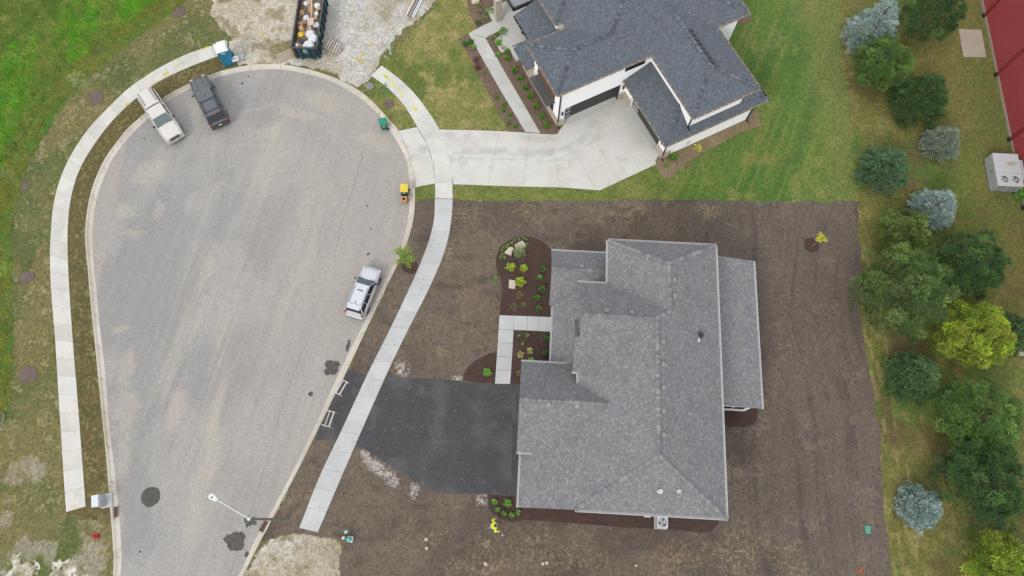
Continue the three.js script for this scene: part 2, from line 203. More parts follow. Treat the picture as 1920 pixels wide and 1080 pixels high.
{
  const w = 1024, h = 2048, t = texFrom(w, h, (i, j) => {
    const x = RX0 + (i + .5) / w * RW, z = RZ0 + (j + .5) / h * RH;
    const ax = x * .97 + z * .22, az = z * .97 - x * .22, s = fbm(ax * .7, az * .11), s2 = vn(ax * 3.6, az * .22 + 8), a = fbm(x * .16, z * .16), ed = sm(4, 13, x + 31 + .2 * z * -1);
    let c = mix([159, 157, 155], [171, 168, 163], sm(-.3, .3, a + .25 * s)); c = mix(c, [177, 170, 162], .75 * sm(-27, -15, x)); c = mul(c, 1 + .018 * s2 + .018 * s); { const q = Math.hypot(x + 22.5, z + 27); for (const r of [5.2, 6.6, 8.1, 9.4]) { const d = Math.abs(q - r + .5 * vn(x * .3 + r, z * .3)); if (d < .4) c = mul(c, 1 + .022 * sm(.4, 0, d) * sm(-.4, .5, vn(x * .25 + r * 3, z * .25))); } }
    for (const [p, q, wd] of streak) { const d = segD(x + .5 * vn(z * .4, 3), z, p, q); if (d < wd * 2) c = mix(c, [191, 183, 167], .5 * sm(wd * 1.6, 0, d) * sm(-.5, .4, s + .3 * s2)); }
    for (const [p, rx, rz, an] of tanSpots) { const dx = x - p[0], dz = z - p[1]; if (dx * dx + dz * dz > 14) continue; const u = dx * Math.cos(an) + dz * Math.sin(an), v = dz * Math.cos(an) - dx * Math.sin(an), d = Math.hypot(u / rx, v / rz) + .55 * fbm(x * 1.3, z * 1.3) + .2 * vn(x * 5, z * 5); c = mix(c, [192, 184, 169], .5 * sm(1.05, .35, d)); }
    if (Math.abs(Math.hypot(x + 23.5, z + 33) - (4.6 + .3 * vn(x, 2))) < .16 && vn(x * .4, z * .4) > -.1) c = mix(c, [186, 181, 172], .35);
    const cr = Math.abs(ax + 20.3 + .5 * vn(az * .18, 5) + .06 * vn(az * 2, 1)); if (cr < .035 && vn(az * .3, 77) > -.3) c = mul(c, .88);
    
    return mul(c, 1 + .085 * Math.random2(x, z) + .045 * vn(x * 9, z * 9));
  });
  const bt = texFrom(256, 256, (i, j) => 128 + 70 * Math.random2(i, j) + 40 * vn(i * .3, j * .3), false); bt.repeat.set(30, 62);
  const m = new THREE.MeshStandardMaterial({ map: t, roughness: .92, bumpMap: bt, bumpScale: .006 });
  const P = [...curbIn, [curbIn[curbIn.length - 1][0], 16], [curbIn[0][0], 16]];
  const road = new THREE.Group(); road.name = 'road'; tag(road, 'pale worn asphalt cul-de-sac with tan dust and dark repair patches', 'road', null, 'structure'); scene.add(road);
  part('asphalt', sheetGeo(P, -.12, [], (x, z) => [(x - RX0) / RW, (z - RZ0) / RH]), m, road);
  const pt = texFrom(256, 256, (i, j) => mul([90, 87, 83], 1 + .22 * Math.random2(i, j) + .14 * vn(i * .09, j * .09))); pt.repeat.set(.4, .4);
  const pm = new THREE.MeshStandardMaterial({ map: pt, roughness: .95 });
  const blobs = [[[-28.60, -1.96], .78, .09, 1], [[-21.46, 1.41], .88, .3, 2], [[-15.08, -12.28], .66, .3, 3], [[-13.89, -14.25], .34, .2, 4], [[-20.48, 2.34], .2, .2, 5], [[-12.71, -22.56], .13, .3, 7], [[-20.52, -0.08], .42, .5, 8], [[-25.44, -40.94], .1, .2, 10], [[-25.96, -40.15], .14, .4, 11], [[-28.78, 2.15], .09, .4, 12], [[-16.67, -10.13], .2, .2, 13], [[-13.11, -27.21], .09, .3, 17], [[-12.63, -24.96], .09, .3, 19], [[-34.46, -34.16], .09, .4, 21]];
  blobs.forEach(([p, r, ro, s], i) => { let g = ring(p[0], p[1], r, r > .3 ? 70 : 16, ro, s); if (s === 4) g = g.map(([x, z]) => [p[0] + (x - p[0]) * .45 + (z - p[1]) * -.25, p[1] + (z - p[1]) * 1.5]); part('asphalt_patch', sheetGeo(g, -.116), pm, road); });
}
// ---------- concrete ----------
function concreteTex(base, seed, dirt = .5) { return texFrom(512, 512, (i, j) => { const x = i / 64 + seed * 31, z = j / 64 + seed * 17; let c = mix(base, mul(base, .95), sm(-.3, .4, fbm(x * .5, z * .5))); c = mix(c, [176, 168, 150], dirt * .55 * sm(.28, .62, fbm(x * 1.2 + 9, z * 1.2))); c = mix(c, [140, 130, 112], dirt * .5 * sm(.52, .7, fbm(x * 2.6 + 3, z * 2.6))); return mul(c, 1 + .035 * Math.random2(i + seed, j) + .02 * vn(x * 12, z * 12)); }); }
const concMat = (base, seed, dirt, rough = .85) => { const t = concreteTex(base, seed, dirt); t.repeat.set(1 / 8, 1 / 8); return new THREE.MeshStandardMaterial({ map: t, roughness: rough }); };
const oldWalk = [concMat([221, 220, 212], 1, .35), concMat([224, 223, 216], 2, .25), concMat([218, 216, 207], 3, .45)];
const newWalk = [concMat([205, 207, 207], 4, .25), concMat([207, 209, 209], 5, .2), concMat([202, 204, 203], 6, .4)];
const driveMat = [concMat([213, 213, 208], 7, .25), concMat([215, 215, 210], 8, .2), concMat([212, 211, 206], 9, .25)];
const curbMat = [concMat([213, 206, 192], 10, .6), concMat([217, 211, 199], 11, .5), concMat([208, 200, 184], 12, .8)];
// pairs of edges to slabs: each slab a mesh of its own, a 9 mm joint between them
function slabs(parent, left, right, size, mats, y0, y1, name = 'slab', skip) {
  const n = Math.max(1, Math.round((plen(left) + plen(right)) / 2 / size)), sub = 3, L = along(left, n * sub), Q = along(right, n * sub);
  for (let k = 0; k < n; k++) {
    const a = k * sub, P = []; for (let i = 0; i <= sub; i++) P.push(L[a + i].slice()); for (let i = sub; i >= 0; i--) P.push(Q[a + i].slice());
    const gap = (p, q) => { const l = Math.hypot(q[0] - p[0], q[1] - p[1]); p[0] += (q[0] - p[0]) / l * .004; p[1] += (q[1] - p[1]) / l * .004; };
    gap(P[0], P[1]); gap(P[7], P[6]); gap(P[3], P[2]); gap(P[4], P[5]);
    if (skip && skip(k)) continue; part(name, slabGeo(P, y0, y1 + .003 * Math.sin(k * 7.3), .008), mats[(k * 7 + (k >> 2)) % mats.length], parent);
  }
}
const struct = (name, label, cat) => { const g = new THREE.Group(); g.name = numbered(name); scene.add(g); return tag(g, label, cat, null, 'structure'); };
const walkW = struct('sidewalk', 'long curving pale concrete sidewalk along the marsh side', 'sidewalk');
slabs(walkW, [[-34.99, -0.79], [-35.69, -3.35], [-36.66, -6.99], [-37.48, -10.04], [-38.67, -14.57], [-40.02, -19.33], [-40.76, -22.46], [-41.16, -24.86], [-41.43, -27.10], [-41.41, -29.35], [-41.09, -31.42], [-40.46, -33.48], [-39.62, -35.35], [-38.25, -37.49], [-36.82, -39.44], [-35.27, -40.94], [-33.57, -42.27], [-31.52, -43.50], [-29.45, -44.37], [-28.07, -44.99]], [[-33.54, -1.21], [-34.25, -3.84], [-35.10, -6.99], [-35.93, -10.04], [-37.18, -14.57], [-38.44, -19.33], [-39.38, -23.32], [-39.79, -25.63], [-39.99, -27.74], [-39.91, -29.78], [-39.62, -31.42], [-38.89, -33.48], [-38.02, -35.35], [-36.92, -37.08], [-35.44, -38.84], [-33.89, -40.33], [-31.77, -41.66], [-29.60, -42.76], [-27.53, -43.62]], 1.55, oldWalk, -.1, .035);
const walkN = struct('sidewalk', 'short curved sidewalk with yellow survey arrows by the gravel', 'sidewalk');
slabs(walkN, [[-13.59, -40.94], [-11.92, -39.56], [-10.29, -37.67], [-8.93, -35.35], [-7.95, -33.48], [-7.34, -31.70], [-7.05, -29.78], [-6.97, -27.90]], [[-12.66, -42.09], [-11.06, -40.75], [-9.34, -38.96], [-7.83, -36.79], [-6.81, -35.01], [-6.26, -33.48], [-5.79, -31.81], [-5.50, -30.05], [-5.37, -27.87]], 1.6, oldWalk.slice(0, 2), -.1, .04);
const walkS = struct('sidewalk', 'new light grey sidewalk running beside the bare soil lot', 'sidewalk');
slabs(walkS, [[-6.99, -27.85], [-6.99, -25.90], [-7.27, -24.24], [-7.89, -22.06], [-8.89, -19.33], [-10.64, -15.04], [-12.02, -11.83], [-13.92, -6.99], [-15.31, -3.55], [-16.59, 0.39]], [[-5.37, -27.82], [-5.42, -26.16], [-5.61, -24.34], [-6.11, -22.21], [-7.18, -19.33], [-8.98, -15.27], [-10.46, -11.74], [-12.27, -6.99], [-13.60, -3.43], [-15.11, 0.71]], 1.55, newWalk, -.1, .045);
// curb and gutter: a low pan and a rolled curb behind it
{
  const curb = struct('curb', 'rolled concrete curb and gutter round the cul-de-sac', 'curb');
  const n = 46, sub = 4, O = along(curbOut, n * sub), I = along(curbIn, n * sub), prof = [[0, -.118], [.5, -.10], [.62, -.07], [.74, -.005], [.84, .025], [.98, .025], [1, .01], [1, -.12]];
  for (let k = 0; k < n; k++) {
    const pos = [], uvs = [], P = (s, q) => { const f = k * sub + s, t = prof[q][0]; let a = I[f], b = O[f]; let x = a[0] + (b[0] - a[0]) * t, z = a[1] + (b[1] - a[1]) * t; if (s === 0 || s === sub) { const o = s === 0 ? k * sub + 1 : k * sub + sub - 1, x2 = I[o][0] + (O[o][0] - I[o][0]) * t, z2 = I[o][1] + (O[o][1] - I[o][1]) * t, l = Math.hypot(x2 - x, z2 - z); x += (x2 - x) / l * .007; z += (z2 - z) / l * .007; } return [x, prof[q][1], z]; };
    for (let s = 0; s < sub; s++) for (let q = 0; q + 1 < prof.length; q++) { const A = P(s, q), B = P(s, q + 1), C = P(s + 1, q), D = P(s + 1, q + 1); for (const v of [A, B, C, B, D, C]) { pos.push(...v); uvs.push(v[0], v[2]); } }
    for (const s of [0, sub]) for (let q = 0; q + 1 < prof.length; q++) { const A = P(s, q), B = P(s, q + 1), C = [P(s, 0)[0], -.2, P(s, 0)[2]]; for (const v of [A, B, C]) { pos.push(...v); uvs.push(v[0], v[2]); } }
    let g = new THREE.BufferGeometry(); g.setAttribute('position', new THREE.Float32BufferAttribute(pos, 3)); g.setAttribute('uv', new THREE.Float32BufferAttribute(uvs, 2)); g = toCreasedNormals(g, .6);
    part('curb_segment', g, curbMat[(k * 5 + (k >> 1)) % 3], curb);
  }
  part('curb_base', (() => { const P = [...curbIn, ...curbOut.slice().reverse()]; return sheetGeo(P, -.13); })(), mat([120, 112, 98], .95), curb);
}
// concrete driveway of the white house, panel by panel
{
  const dr = struct('driveway', 'wide pale concrete driveway in front of the white house garage', 'driveway');
  const west = [[-6.81, -35.01], [-3.00, -34.92], [0.00, -34.78], [2.75, -34.55], [3.75, -34.50], [4.33, -29.00], [0.00, -29.10], [-5.36, -29.32], [-5.50, -30.05], [-5.79, -31.81], [-6.26, -33.48]];
  const east = [[3.75, -34.50], [4.20, -34.53], [4.51, -35.01], [5.02, -35.75], [10.06, -38.05], [10.74, -38.43], [13.64, -32.31], [13.26, -31.75], [13.28, -31.36], [8.01, -28.70], [4.33, -29.00]];
  const apron = [[-10.61, -34.87], [-8.92, -35.27], [-7.95, -33.48], [-7.34, -31.70], [-7.05, -29.78], [-7.02, -29.40], [-8.80, -29.02], [-8.93, -30.16], [-9.36, -32.08], [-10.02, -33.48]];
  // faint tyre sweeps from the street round to the doors, in world metres
  const tc = [3.14, -37.20], DX0 = -10, DZ0 = -38, DW = 24, DH = 12.5, dt = texFrom(1536, 800, (i, j) => { const x = DX0 + i / 1536 * DW, z = DZ0 + j / 800 * DH; let c = mix([219, 217, 210], [212, 210, 202], sm(-.3, .4, fbm(x * .5, z * .5))); c = mix(c, [188, 182, 168], .35 * sm(.25, .6, fbm(x * 1.1 + 9, z * 1.1)));
    const q = Math.hypot(x - tc[0], z - tc[1]), an = Math.atan2(z - tc[1], x - tc[0]); for (const [r, w, k] of [[3.0, .16, .6], [3.35, .1, .5], [4.5, .2, .8], [4.9, .12, .6], [5.5, .14, .4]]) { const d = x > tc[0] ? Math.abs(q - r + .12 * vn(an * 3, r)) : Math.abs(z - tc[1] - r + .1 * (tc[0] - x) * .35 + .15 * vn(x * .5, r)); if (d < w * 3 && an > -.25) c = mul(c, 1 - .11 * k * sm(w * 2.4, 0, d) * sm(-.6, .5, vn(x * 1.2, z * 1.2 + r))); }
    return mul(c, 1 + .03 * Math.random2(i, j) + .02 * vn(x * 9, z * 9)); }), dm = new THREE.MeshStandardMaterial({ map: dt, roughness: .85 });
  const uvMap = (g) => { const p = g.attributes.position, u = g.attributes.uv; for (let i = 0; i < p.count; i++) u.setXY(i, (p.getX(i) - DX0) / DW, (p.getZ(i) - DZ0) / DH); return g; };
  const split = (list, lines) => { for (const [a, b] of lines) list = list.flatMap((P) => cut(P, a, b)); return list.filter((P) => parea(P) > .03); };
  const panels = [...split([west], [[[-4.00, -34.89], [-5.37, -29.62]], [[-1.15, -34.84], [-2.19, -29.29]], [[1.60, -34.61], [1.02, -29.08]], [[-5.80, -32.14], [3.94, -31.70]]]), ...split([east], [[[4.66, -35.01], [7.72, -28.75]], [[6.64, -36.10], [9.76, -29.67]], [[8.60, -37.20], [11.82, -30.71]], [[4.33, -29.02], [12.28, -33.48]], [[3.94, -31.70], [11.67, -35.93]]]), ...split([apron], [[[-9.96, -31.81], [-7.30, -31.81]]])];
  panels.forEach((P, i) => part('panel', uvMap(slabGeo(shrink(P, .006), -.1, .03 + .002 * (i % 3), .01)), dm, dr));
}
// new asphalt drive of the grey house
{
  const t = texFrom(1024, 1024, (i, j) => { const x = i / 64, z = j / 64; let c = mix([70, 70, 74], [86, 86, 88], sm(-.25, .4, fbm(x * .3, z * .5) + .3 * vn(x * .9, z * .15))); c = mix(c, [98, 94, 90], .6 * sm(.25, .55, fbm(x * .7 + 6, z * .7))); return mul(c, 1 + .2 * Math.random2(i, j) + .08 * vn(x * 8, z * 8)); }); t.repeat.set(1 / 16, 1 / 16);
  const bt = texFrom(256, 256, (i, j) => 128 + 110 * Math.random2(i * 1.3, j), false); bt.repeat.set(1 / 3, 1 / 3);
  const m = new THREE.MeshStandardMaterial({ map: t, roughness: .88, bumpMap: bt, bumpScale: .008 });
  const dv = struct('asphalt_driveway', 'fresh black asphalt driveway leading to the grey house garage', 'driveway');
  part('apron', slabGeo([[-13.73, -12.14], [-13.01, -11.96], [-12.10, -11.69], [-13.16, -9.16], [-13.89, -7.21], [-14.29, -6.18], [-15.12, -6.31], [-15.94, -6.35], [-15.79, -7.08], [-14.94, -9.38]], -.1, .026, .02), m, dv);
  part('drive', slabGeo([[-10.38, -11.65], [-9.11, -11.42], [-7.11, -11.38], [-5.33, -11.29], [-3.99, -11.11], [-3.10, -11.02], [-1.42, -10.88], [0.00, -10.88], [1.33, -10.84], [1.26, -1.96], [0.00, -2.04], [-2.95, -2.20], [-4.85, -2.16], [-5.83, -2.28], [-6.68, -2.57], [-7.86, -3.26], [-9.30, -4.01], [-10.94, -5.09], [-12.05, -5.68], [-12.72, -6.01], [-12.25, -6.99]], -.1, .026, .02), m, dv);
}

// ---------- bare topsoil of the grey house lot ----------
const SX0 = -26, SZ0 = -29, SW = 60, SH = 44;
const paleP = [[[-9.15, -12.28], .55, .75], [[-11.85, -5.26], .45, .35], [[-11.39, -4.71], .6, .4], [[-10.93, -4.21], .7, .45], [[-10.40, -3.84], .6, .4], [[-9.82, -3.47], .5, .5], [[-9.38, -3.10], .4, .35], [[-7.70, -2.65], .45, .4], [[-7.77, -2.16], .35, .5], [[-2.40, -1.76], .55, .5], [[-4.53, -11.42], .5, .25]];   // spilled white stone
const strawP = [[[3.68, 3.11], 3.2, 1.4], [[12.72, 2.72], 2, 1.1], [[17.91, 2.15], 2.6, 2.2], [[-0.62, 1.57], 2.4, 1.4], [[1.66, 1.18], 2, 1], [[-6.01, 1.10], 1, .6], [[-5.84, -13.65], 1, .5], [[10.10, -26.68], 2.4, 1.2], [[20.93, 2.72], 2, 1.4], [[17.79, -26.68], 1.4, .7], [[-2.46, 3.11], 2.6, 1], [[-16.87, -2.00], 1, .8], [[-4.32, -26.42], 1.6, .9], [[1.20, -26.68], 1.2, .8], [[-5.64, -22.31], .9, 1.6]];
const darkP = [[[15.46, -27.63], 1.2, .3], [[18.68, -5.30], 1.3, 1], [[-19.50, 0.79], .9, .8], [[4.08, 3.68], 2.4, 1.0], [[19.65, 3.11], 1.2, 1.2]];
const spot = (x, z, list, n = 1) => { let v = 0; for (const [p, rx, rz] of list) { const a = (x - p[0]) / rx, b = (z - p[1]) / rz, d = a * a + b * b; if (d < 4) v = Math.max(v, sm(1.5, .2, Math.sqrt(d) + n * .55 * fbm(x * 1.4, z * 1.4))); } return v; };
const soilAt = (x, z) => {
  const a = fbm(x * .18 + 4, z * .18), b = fbm(x * .8, z * .8 + 30), tw = x + 1.2 * vn(z * .12, 6), tr = x > 15 + 2 * a ? .6 * vn(tw * 2.2, z * .1) + .5 * vn(tw * 5, z * .14 + 9) : .5 * vn(x * .5 + z * .3, z * 1.3 + 2.2 * vn(x * .25, 4)) + .35 * vn(x * .6 + 7, z * 2.6 + 1.5 * vn(x * .4, 9)), c = vn(x * 4.4, z * 4.4), f = vn(x * 10, z * 10);
  let col = mix([98, 86, 75], [113, 100, 86], sm(-.3, .35, a + .5 * b)); if (x > 16) col = mix(col, [103, 93, 84], .65);
  col = mix(col, [78, 69, 63], .6 * sm(.05, .5, .35 * b + .55 * tr)); col = mix(col, [126, 111, 92], .5 * sm(.25, .6, fbm(x * .5 + 91, z * .5) + .25 * c));
  const st = spot(x, z, strawP); if (st) col = mix(col, [152, 132, 98], st * (.12 + .55 * sm(0, .6, c * .6 + .6 * f)));
  const dk = spot(x, z, darkP); if (dk) col = mix(col, [68, 58, 54], dk * .5);
  const pl = spot(x, z, paleP); if (pl) col = mix(col, [190, 186, 178], pl * sm(-.25, .3, .6 * c + .6 * f + .3 * b));
  return [col, f, c];
};
{
  const w = 2048, h = 1502, t = texFrom(w, h, (i, j) => {
    const x = SX0 + (i + .5) / w * SW, z = SZ0 + (j + .5) / h * SH, [col, f, c] = soilAt(x, z), s = Math.random2(x, z);
    let m = 1 + .15 * s + .09 * f + .05 * c; let cc = mul(col, m); if (s > .985 && f > .1) cc = [196, 176, 140]; else if (s < -.985) cc = mul(cc, .6); return cc;
  });
  const bt = texFrom(1024, 768, (i, j) => { const x = SX0 + i / 1024 * SW, z = SZ0 + j / 768 * SH; return 128 + 60 * fbm(x * 1.2, z * 1.2) + 50 * fbm(x * 4, z * 4) + 26 * Math.random2(i, j); }, false);
  const uv = (x, z) => [(x - SX0) / SW, (z - SZ0) / SH];
  const ragged = (P, amp = .26) => { const out = []; P.forEach((p, i) => { const q = P[(i + 1) % P.length], l = Math.hypot(q[0] - p[0], q[1] - p[1]), n = Math.max(1, Math.round(l / .3)); for (let k = 0; k < n; k++) { const x = p[0] + (q[0] - p[0]) * k / n, z = p[1] + (q[1] - p[1]) * k / n; out.push([x + amp * fbm(x * 1.6, z * 1.6), z + amp * fbm(x * 1.6 + 50, z * 1.6)]); } }); return out; };
  const soil = solo('bare_soil', sheetGeo(ragged(lotP), .008, [], uv), new THREE.MeshStandardMaterial({ map: t, roughness: .97, bumpMap: bt, bumpScale: .05 }), 'graded dark brown topsoil of the grey house lot', 'soil', null, 'structure');
}
// ---------- mulch beds: dished sheets with a cut edge ----------
function mulchTex(a, b, seed) { return texFrom(512, 512, (i, j) => { const x = i / 100 + seed * 7, z = j / 100; const k = vn(x * 14, z * 22) * .5 + vn(x * 22, z * 12 + 7) * .5; return mul(mix(a, b, sm(-.4, .6, k + .4 * fbm(x * .8, z * .8))), 1 + .2 * Math.random2(i + seed, j)); }); }
const dryMulchT = mulchTex([132, 114, 88], [164, 146, 114], 5), redMulchT = mulchTex([70, 51, 45], [94, 68, 58], 1), greyMulchT = mulchTex([112, 92, 78], [146, 122, 106], 2), oldMulchT = mulchTex([112, 96, 90], [140, 122, 114], 3);
[redMulchT, greyMulchT, oldMulchT, dryMulchT].forEach((t) => t.repeat.set(.2, .2));
const mulchBump = texFrom(256, 256, (i, j) => 128 + 60 * vn(i * .35, j * .5) + 60 * vn(i * .6, j * .3), false); mulchBump.repeat.set(.5, .5);
const redMulch = new THREE.MeshStandardMaterial({ map: redMulchT, roughness: .96, bumpMap: mulchBump, bumpScale: .04 });
const greyMulch = new THREE.MeshStandardMaterial({ map: greyMulchT, roughness: .96, bumpMap: mulchBump, bumpScale: .04 });
const oldMulch = new THREE.MeshStandardMaterial({ map: oldMulchT, roughness: .96, bumpMap: mulchBump, bumpScale: .04 });
const dryMulch = new THREE.MeshStandardMaterial({ map: dryMulchT, roughness: .96, bumpMap: mulchBump, bumpScale: .04 });
const bed = (P, m, label, h = .05) => solo('mulch_bed', slabGeo(P, -.06, h, .035), m, label, 'mulch bed', null, 'structure');
bed([[3.58, -22.81], [2.75, -23.63], [1.85, -24.09], [0.95, -24.19], [-0.24, -23.83], [-1.09, -23.17], [-1.43, -22.13], [-1.40, -21.11], [-1.02, -20.31], [-0.91, -19.77], [-0.92, -18.56], [-1.07, -16.88], [3.75, -16.71], [3.80, -19.33]], redMulch, 'kidney shaped red brown mulch bed with flat stones beside the grey house', .06);
bed([[0.16, -15.50], [3.72, -15.39], [3.66, -12.28], [1.34, -12.28], [1.33, -10.88], [-0.13, -10.93]], redMulch, 'red brown mulch bed inside the corner of the grey house walkway', .06);
bed([[-1.31, -13.62], [-1.98, -13.46], [-2.87, -13.05], [-3.60, -12.46], [-4.05, -11.76], [-4.08, -11.24], [-3.10, -11.06], [-1.42, -10.95]], redMulch, 'quarter round red brown mulch bed left of the walkway', .06);
bed([[-1.90, -2.10], [-1.85, -1.19], [-1.63, -0.75], [-1.25, -0.52], [-0.63, -0.20], [0.08, -0.02], [1.04, -0.20], [4.17, -0.00], [8.82, 0.36], [11.93, 0.47], [14.53, 0.75], [15.36, 0.67], [16.03, 0.20], [16.54, -0.79], [5.89, -1.60], [0.51, -1.92]], redMulch, 'long red brown mulch strip under the south eave of the grey house', .06);
bed([[16.89, -9.16], [20.21, -8.98], [20.17, -8.37], [19.89, -7.81], [19.49, -7.55], [19.03, -7.40], [17.95, -7.42], [16.74, -7.55]], redMulch, 'rounded red brown mulch bed below the grey house sunroom', .06);
bed([[-2.60, -45.21], [-1.00, -46.16], [-0.26, -46.51], [0.52, -45.06], [1.30, -43.81], [2.32, -41.66], [4.46, -35.29], [4.38, -34.78], [4.20, -34.55], [2.72, -34.61]], greyMulch, 'faded mulch bed between walkway and stone wall of the white house', .05);
bed([[-4.34, -45.72], [-5.15, -45.24], [-3.89, -42.45], [-2.82, -40.15], [-1.52, -37.49], [-0.40, -35.07], [-0.20, -34.89], [1.20, -34.78]], greyMulch, 'faded mulch strip on the lawn side of the white house walkway', .05);
bed([[-4.67, -50.25], [-4.26, -48.43], [-3.54, -46.38], [-1.59, -47.46], [-1.12, -48.11], [-1.55, -49.34], [-1.72, -50.25]], greyMulch, 'faded mulch bed below the white house porch steps', .05);
bed([[13.26, -31.75], [13.32, -31.14], [13.92, -29.89], [15.02, -30.16], [15.94, -30.76], [15.85, -31.42], [17.67, -32.64], [19.39, -33.48], [21.24, -34.61], [23.43, -35.47], [23.22, -36.68], [22.46, -37.14], [21.13, -36.04], [13.90, -32.47]], dryMulch, 'patchy dry mulch strip along the south wall of the white house', .04);
bed([[21.52, -47.27], [23.61, -48.43], [23.93, -47.46], [21.76, -46.51], [21.08, -46.00]], greyMulch, 'small mulch corner by the east wall of the white house', .04);
bed(ring(...[26.57, -23.32], .68, 24, .1, 3), redMulch, 'round red mulch ring under the yellow sapling', .07);
bed(ring(...[-8.99, -21.36], .66, 24, .2, 4), redMulch, 'round red mulch ring under the curbside tree', .06);
bed(ring(...[-39.70, -38.43], .74, 24, .14, 5), oldMulch, 'grey mulch ring under the sapling near the beige pickup', .06);
bed(ring(...[-33.18, -48.30], .58, 24, .14, 6), oldMulch, 'grey mulch ring at the marsh edge near the top', .06);
bed(ring(...[-42.32, -20.31], .6, 24, .2, 7), oldMulch, 'grey mulch ring by the marsh beside the middle of the walk', .06);
bed(ring(...[-40.36, -11.74], .78, 24, .12, 8), oldMulch, 'largest grey mulch ring on the western verge', .06);
bed(ring(...[-44.38, -29.13], .36, 20, .3, 9), oldMulch, 'small faded mulch ring on the marsh slope', .05);
bed(ring(...[-11.67, -37.78], .5, 24, .12, 10), oldMulch, 'dark mulch ring under the sapling beside the arrow marked walk', .06);
// ---------- house walks ----------
const quad = (...p) => p;
const walkG = struct('walkway', 'L shaped pale concrete walkway to the grey house entry', 'walkway');
[[[-1.07, -16.86], [0.17, -16.82], [0.14, -15.57], [-1.14, -15.61]], [[0.18, -16.82], [1.30, -16.78], [1.27, -15.52], [0.15, -15.56]], [[1.31, -16.78], [2.31, -16.74], [2.27, -15.47], [1.28, -15.51]], [[2.32, -16.74], [3.75, -16.68], [3.68, -15.39], [2.28, -15.46]], [[-1.14, -15.60], [0.14, -15.55], [0.08, -14.42], [-1.20, -14.43]], [[-1.20, -14.42], [0.08, -14.40], [0.01, -13.23], [-1.27, -13.26]], [[-1.27, -13.25], [0.01, -13.22], [-0.06, -12.09], [-1.34, -12.11]], [[-1.34, -12.10], [-0.06, -12.07], [-0.15, -10.93], [-1.42, -10.95]]].forEach((P, i) => part('slab', slabGeo(shrink(P, .004), -.1, .075), newWalk[i % 3], walkG));
const walkH = struct('walkway', 'L shaped concrete walkway with garden beds at the white house', 'walkway');
slabs(walkH, [[-4.29, -45.78], [-2.06, -41.18], [1.25, -34.75]], [[-2.61, -45.24], [-0.52, -41.00], [2.67, -34.61]], 1.5, driveMat, -.1, .06);
slabs(walkH, [[-4.27, -45.81], [-2.91, -46.70], [-1.59, -47.46]], [[-2.60, -45.28], [-1.79, -45.78], [-0.90, -46.32]], 1.2, driveMat, -.1, .062);

// ---------- roofing ----------
function shingleTex(pal, light, lightShare, seed) { // laminated shingles: tabs of uneven width and tone, 14 cm to the course
  const w = 1536, h = 1536, rows = 60, d = new Array(w * h), r = mulberry(seed), S = 8.52;
  const rowsT = []; for (let k = 0; k < rows; k++) { const cuts = []; let x = 0; while (x < S) { const l = .08 + r() * .1; cuts.push([x, x + l, r(), r()]); x += l; } rowsT.push(cuts); }
  return texFrom(w, h, (i, j) => {
    const row = Math.floor(j / h * rows), x = i / w * S, cs = rowsT[row]; let lo = 0, hi = cs.length - 1; while (lo < hi) { const m = (lo + hi + 1) >> 1; if (cs[m][0] <= x) lo = m; else hi = m - 1; }
    const q = cs[lo], fx = i / w, fy = j / h; let c = pal[Math.floor(q[2] * pal.length)]; if (q[3] < lightShare) c = light[Math.floor(q[2] * 7.3 % light.length)];
    return mul(c, 1 + .1 * Math.random2(i, j) + .04 * vn(i * .02, j * .02));
  });
}
const shingleBump = (() => { const rows = 60; const t = texFrom(768, 768, (i, j) => { const f = (j / 768 * rows) % 1, row = Math.floor(j / 768 * rows); return 60 + 150 * (1 - f) + 35 * Math.sign(vn(i * .09, row * 7.7)); }, false); t.repeat.set(1 / 8.52, 1 / 8.52); return t; })();
const greyShingleT = shingleTex([[131, 132, 136], [126, 128, 133], [136, 135, 136], [129, 133, 139], [122, 124, 129], [134, 131, 131]], [[147, 147, 148], [141, 142, 144], [153, 152, 152]], .24, 11);
const darkShingleT = shingleTex([[99, 107, 116], [95, 103, 112], [104, 112, 121], [92, 99, 108], [99, 105, 113]], [[109, 117, 126], [86, 92, 100]], .16, 12);
greyShingleT.repeat.set(1 / 8.52, 1 / 8.52); darkShingleT.repeat.set(1 / 8.52, 1 / 8.52);
const greyRoof = new THREE.MeshStandardMaterial({ map: greyShingleT, roughness: .93, bumpMap: shingleBump, bumpScale: .022 });
const darkRoof = new THREE.MeshStandardMaterial({ map: darkShingleT, roughness: .93, bumpMap: shingleBump, bumpScale: .022 });
const capMat = new THREE.MeshStandardMaterial({ vertexColors: true, roughness: .92 });
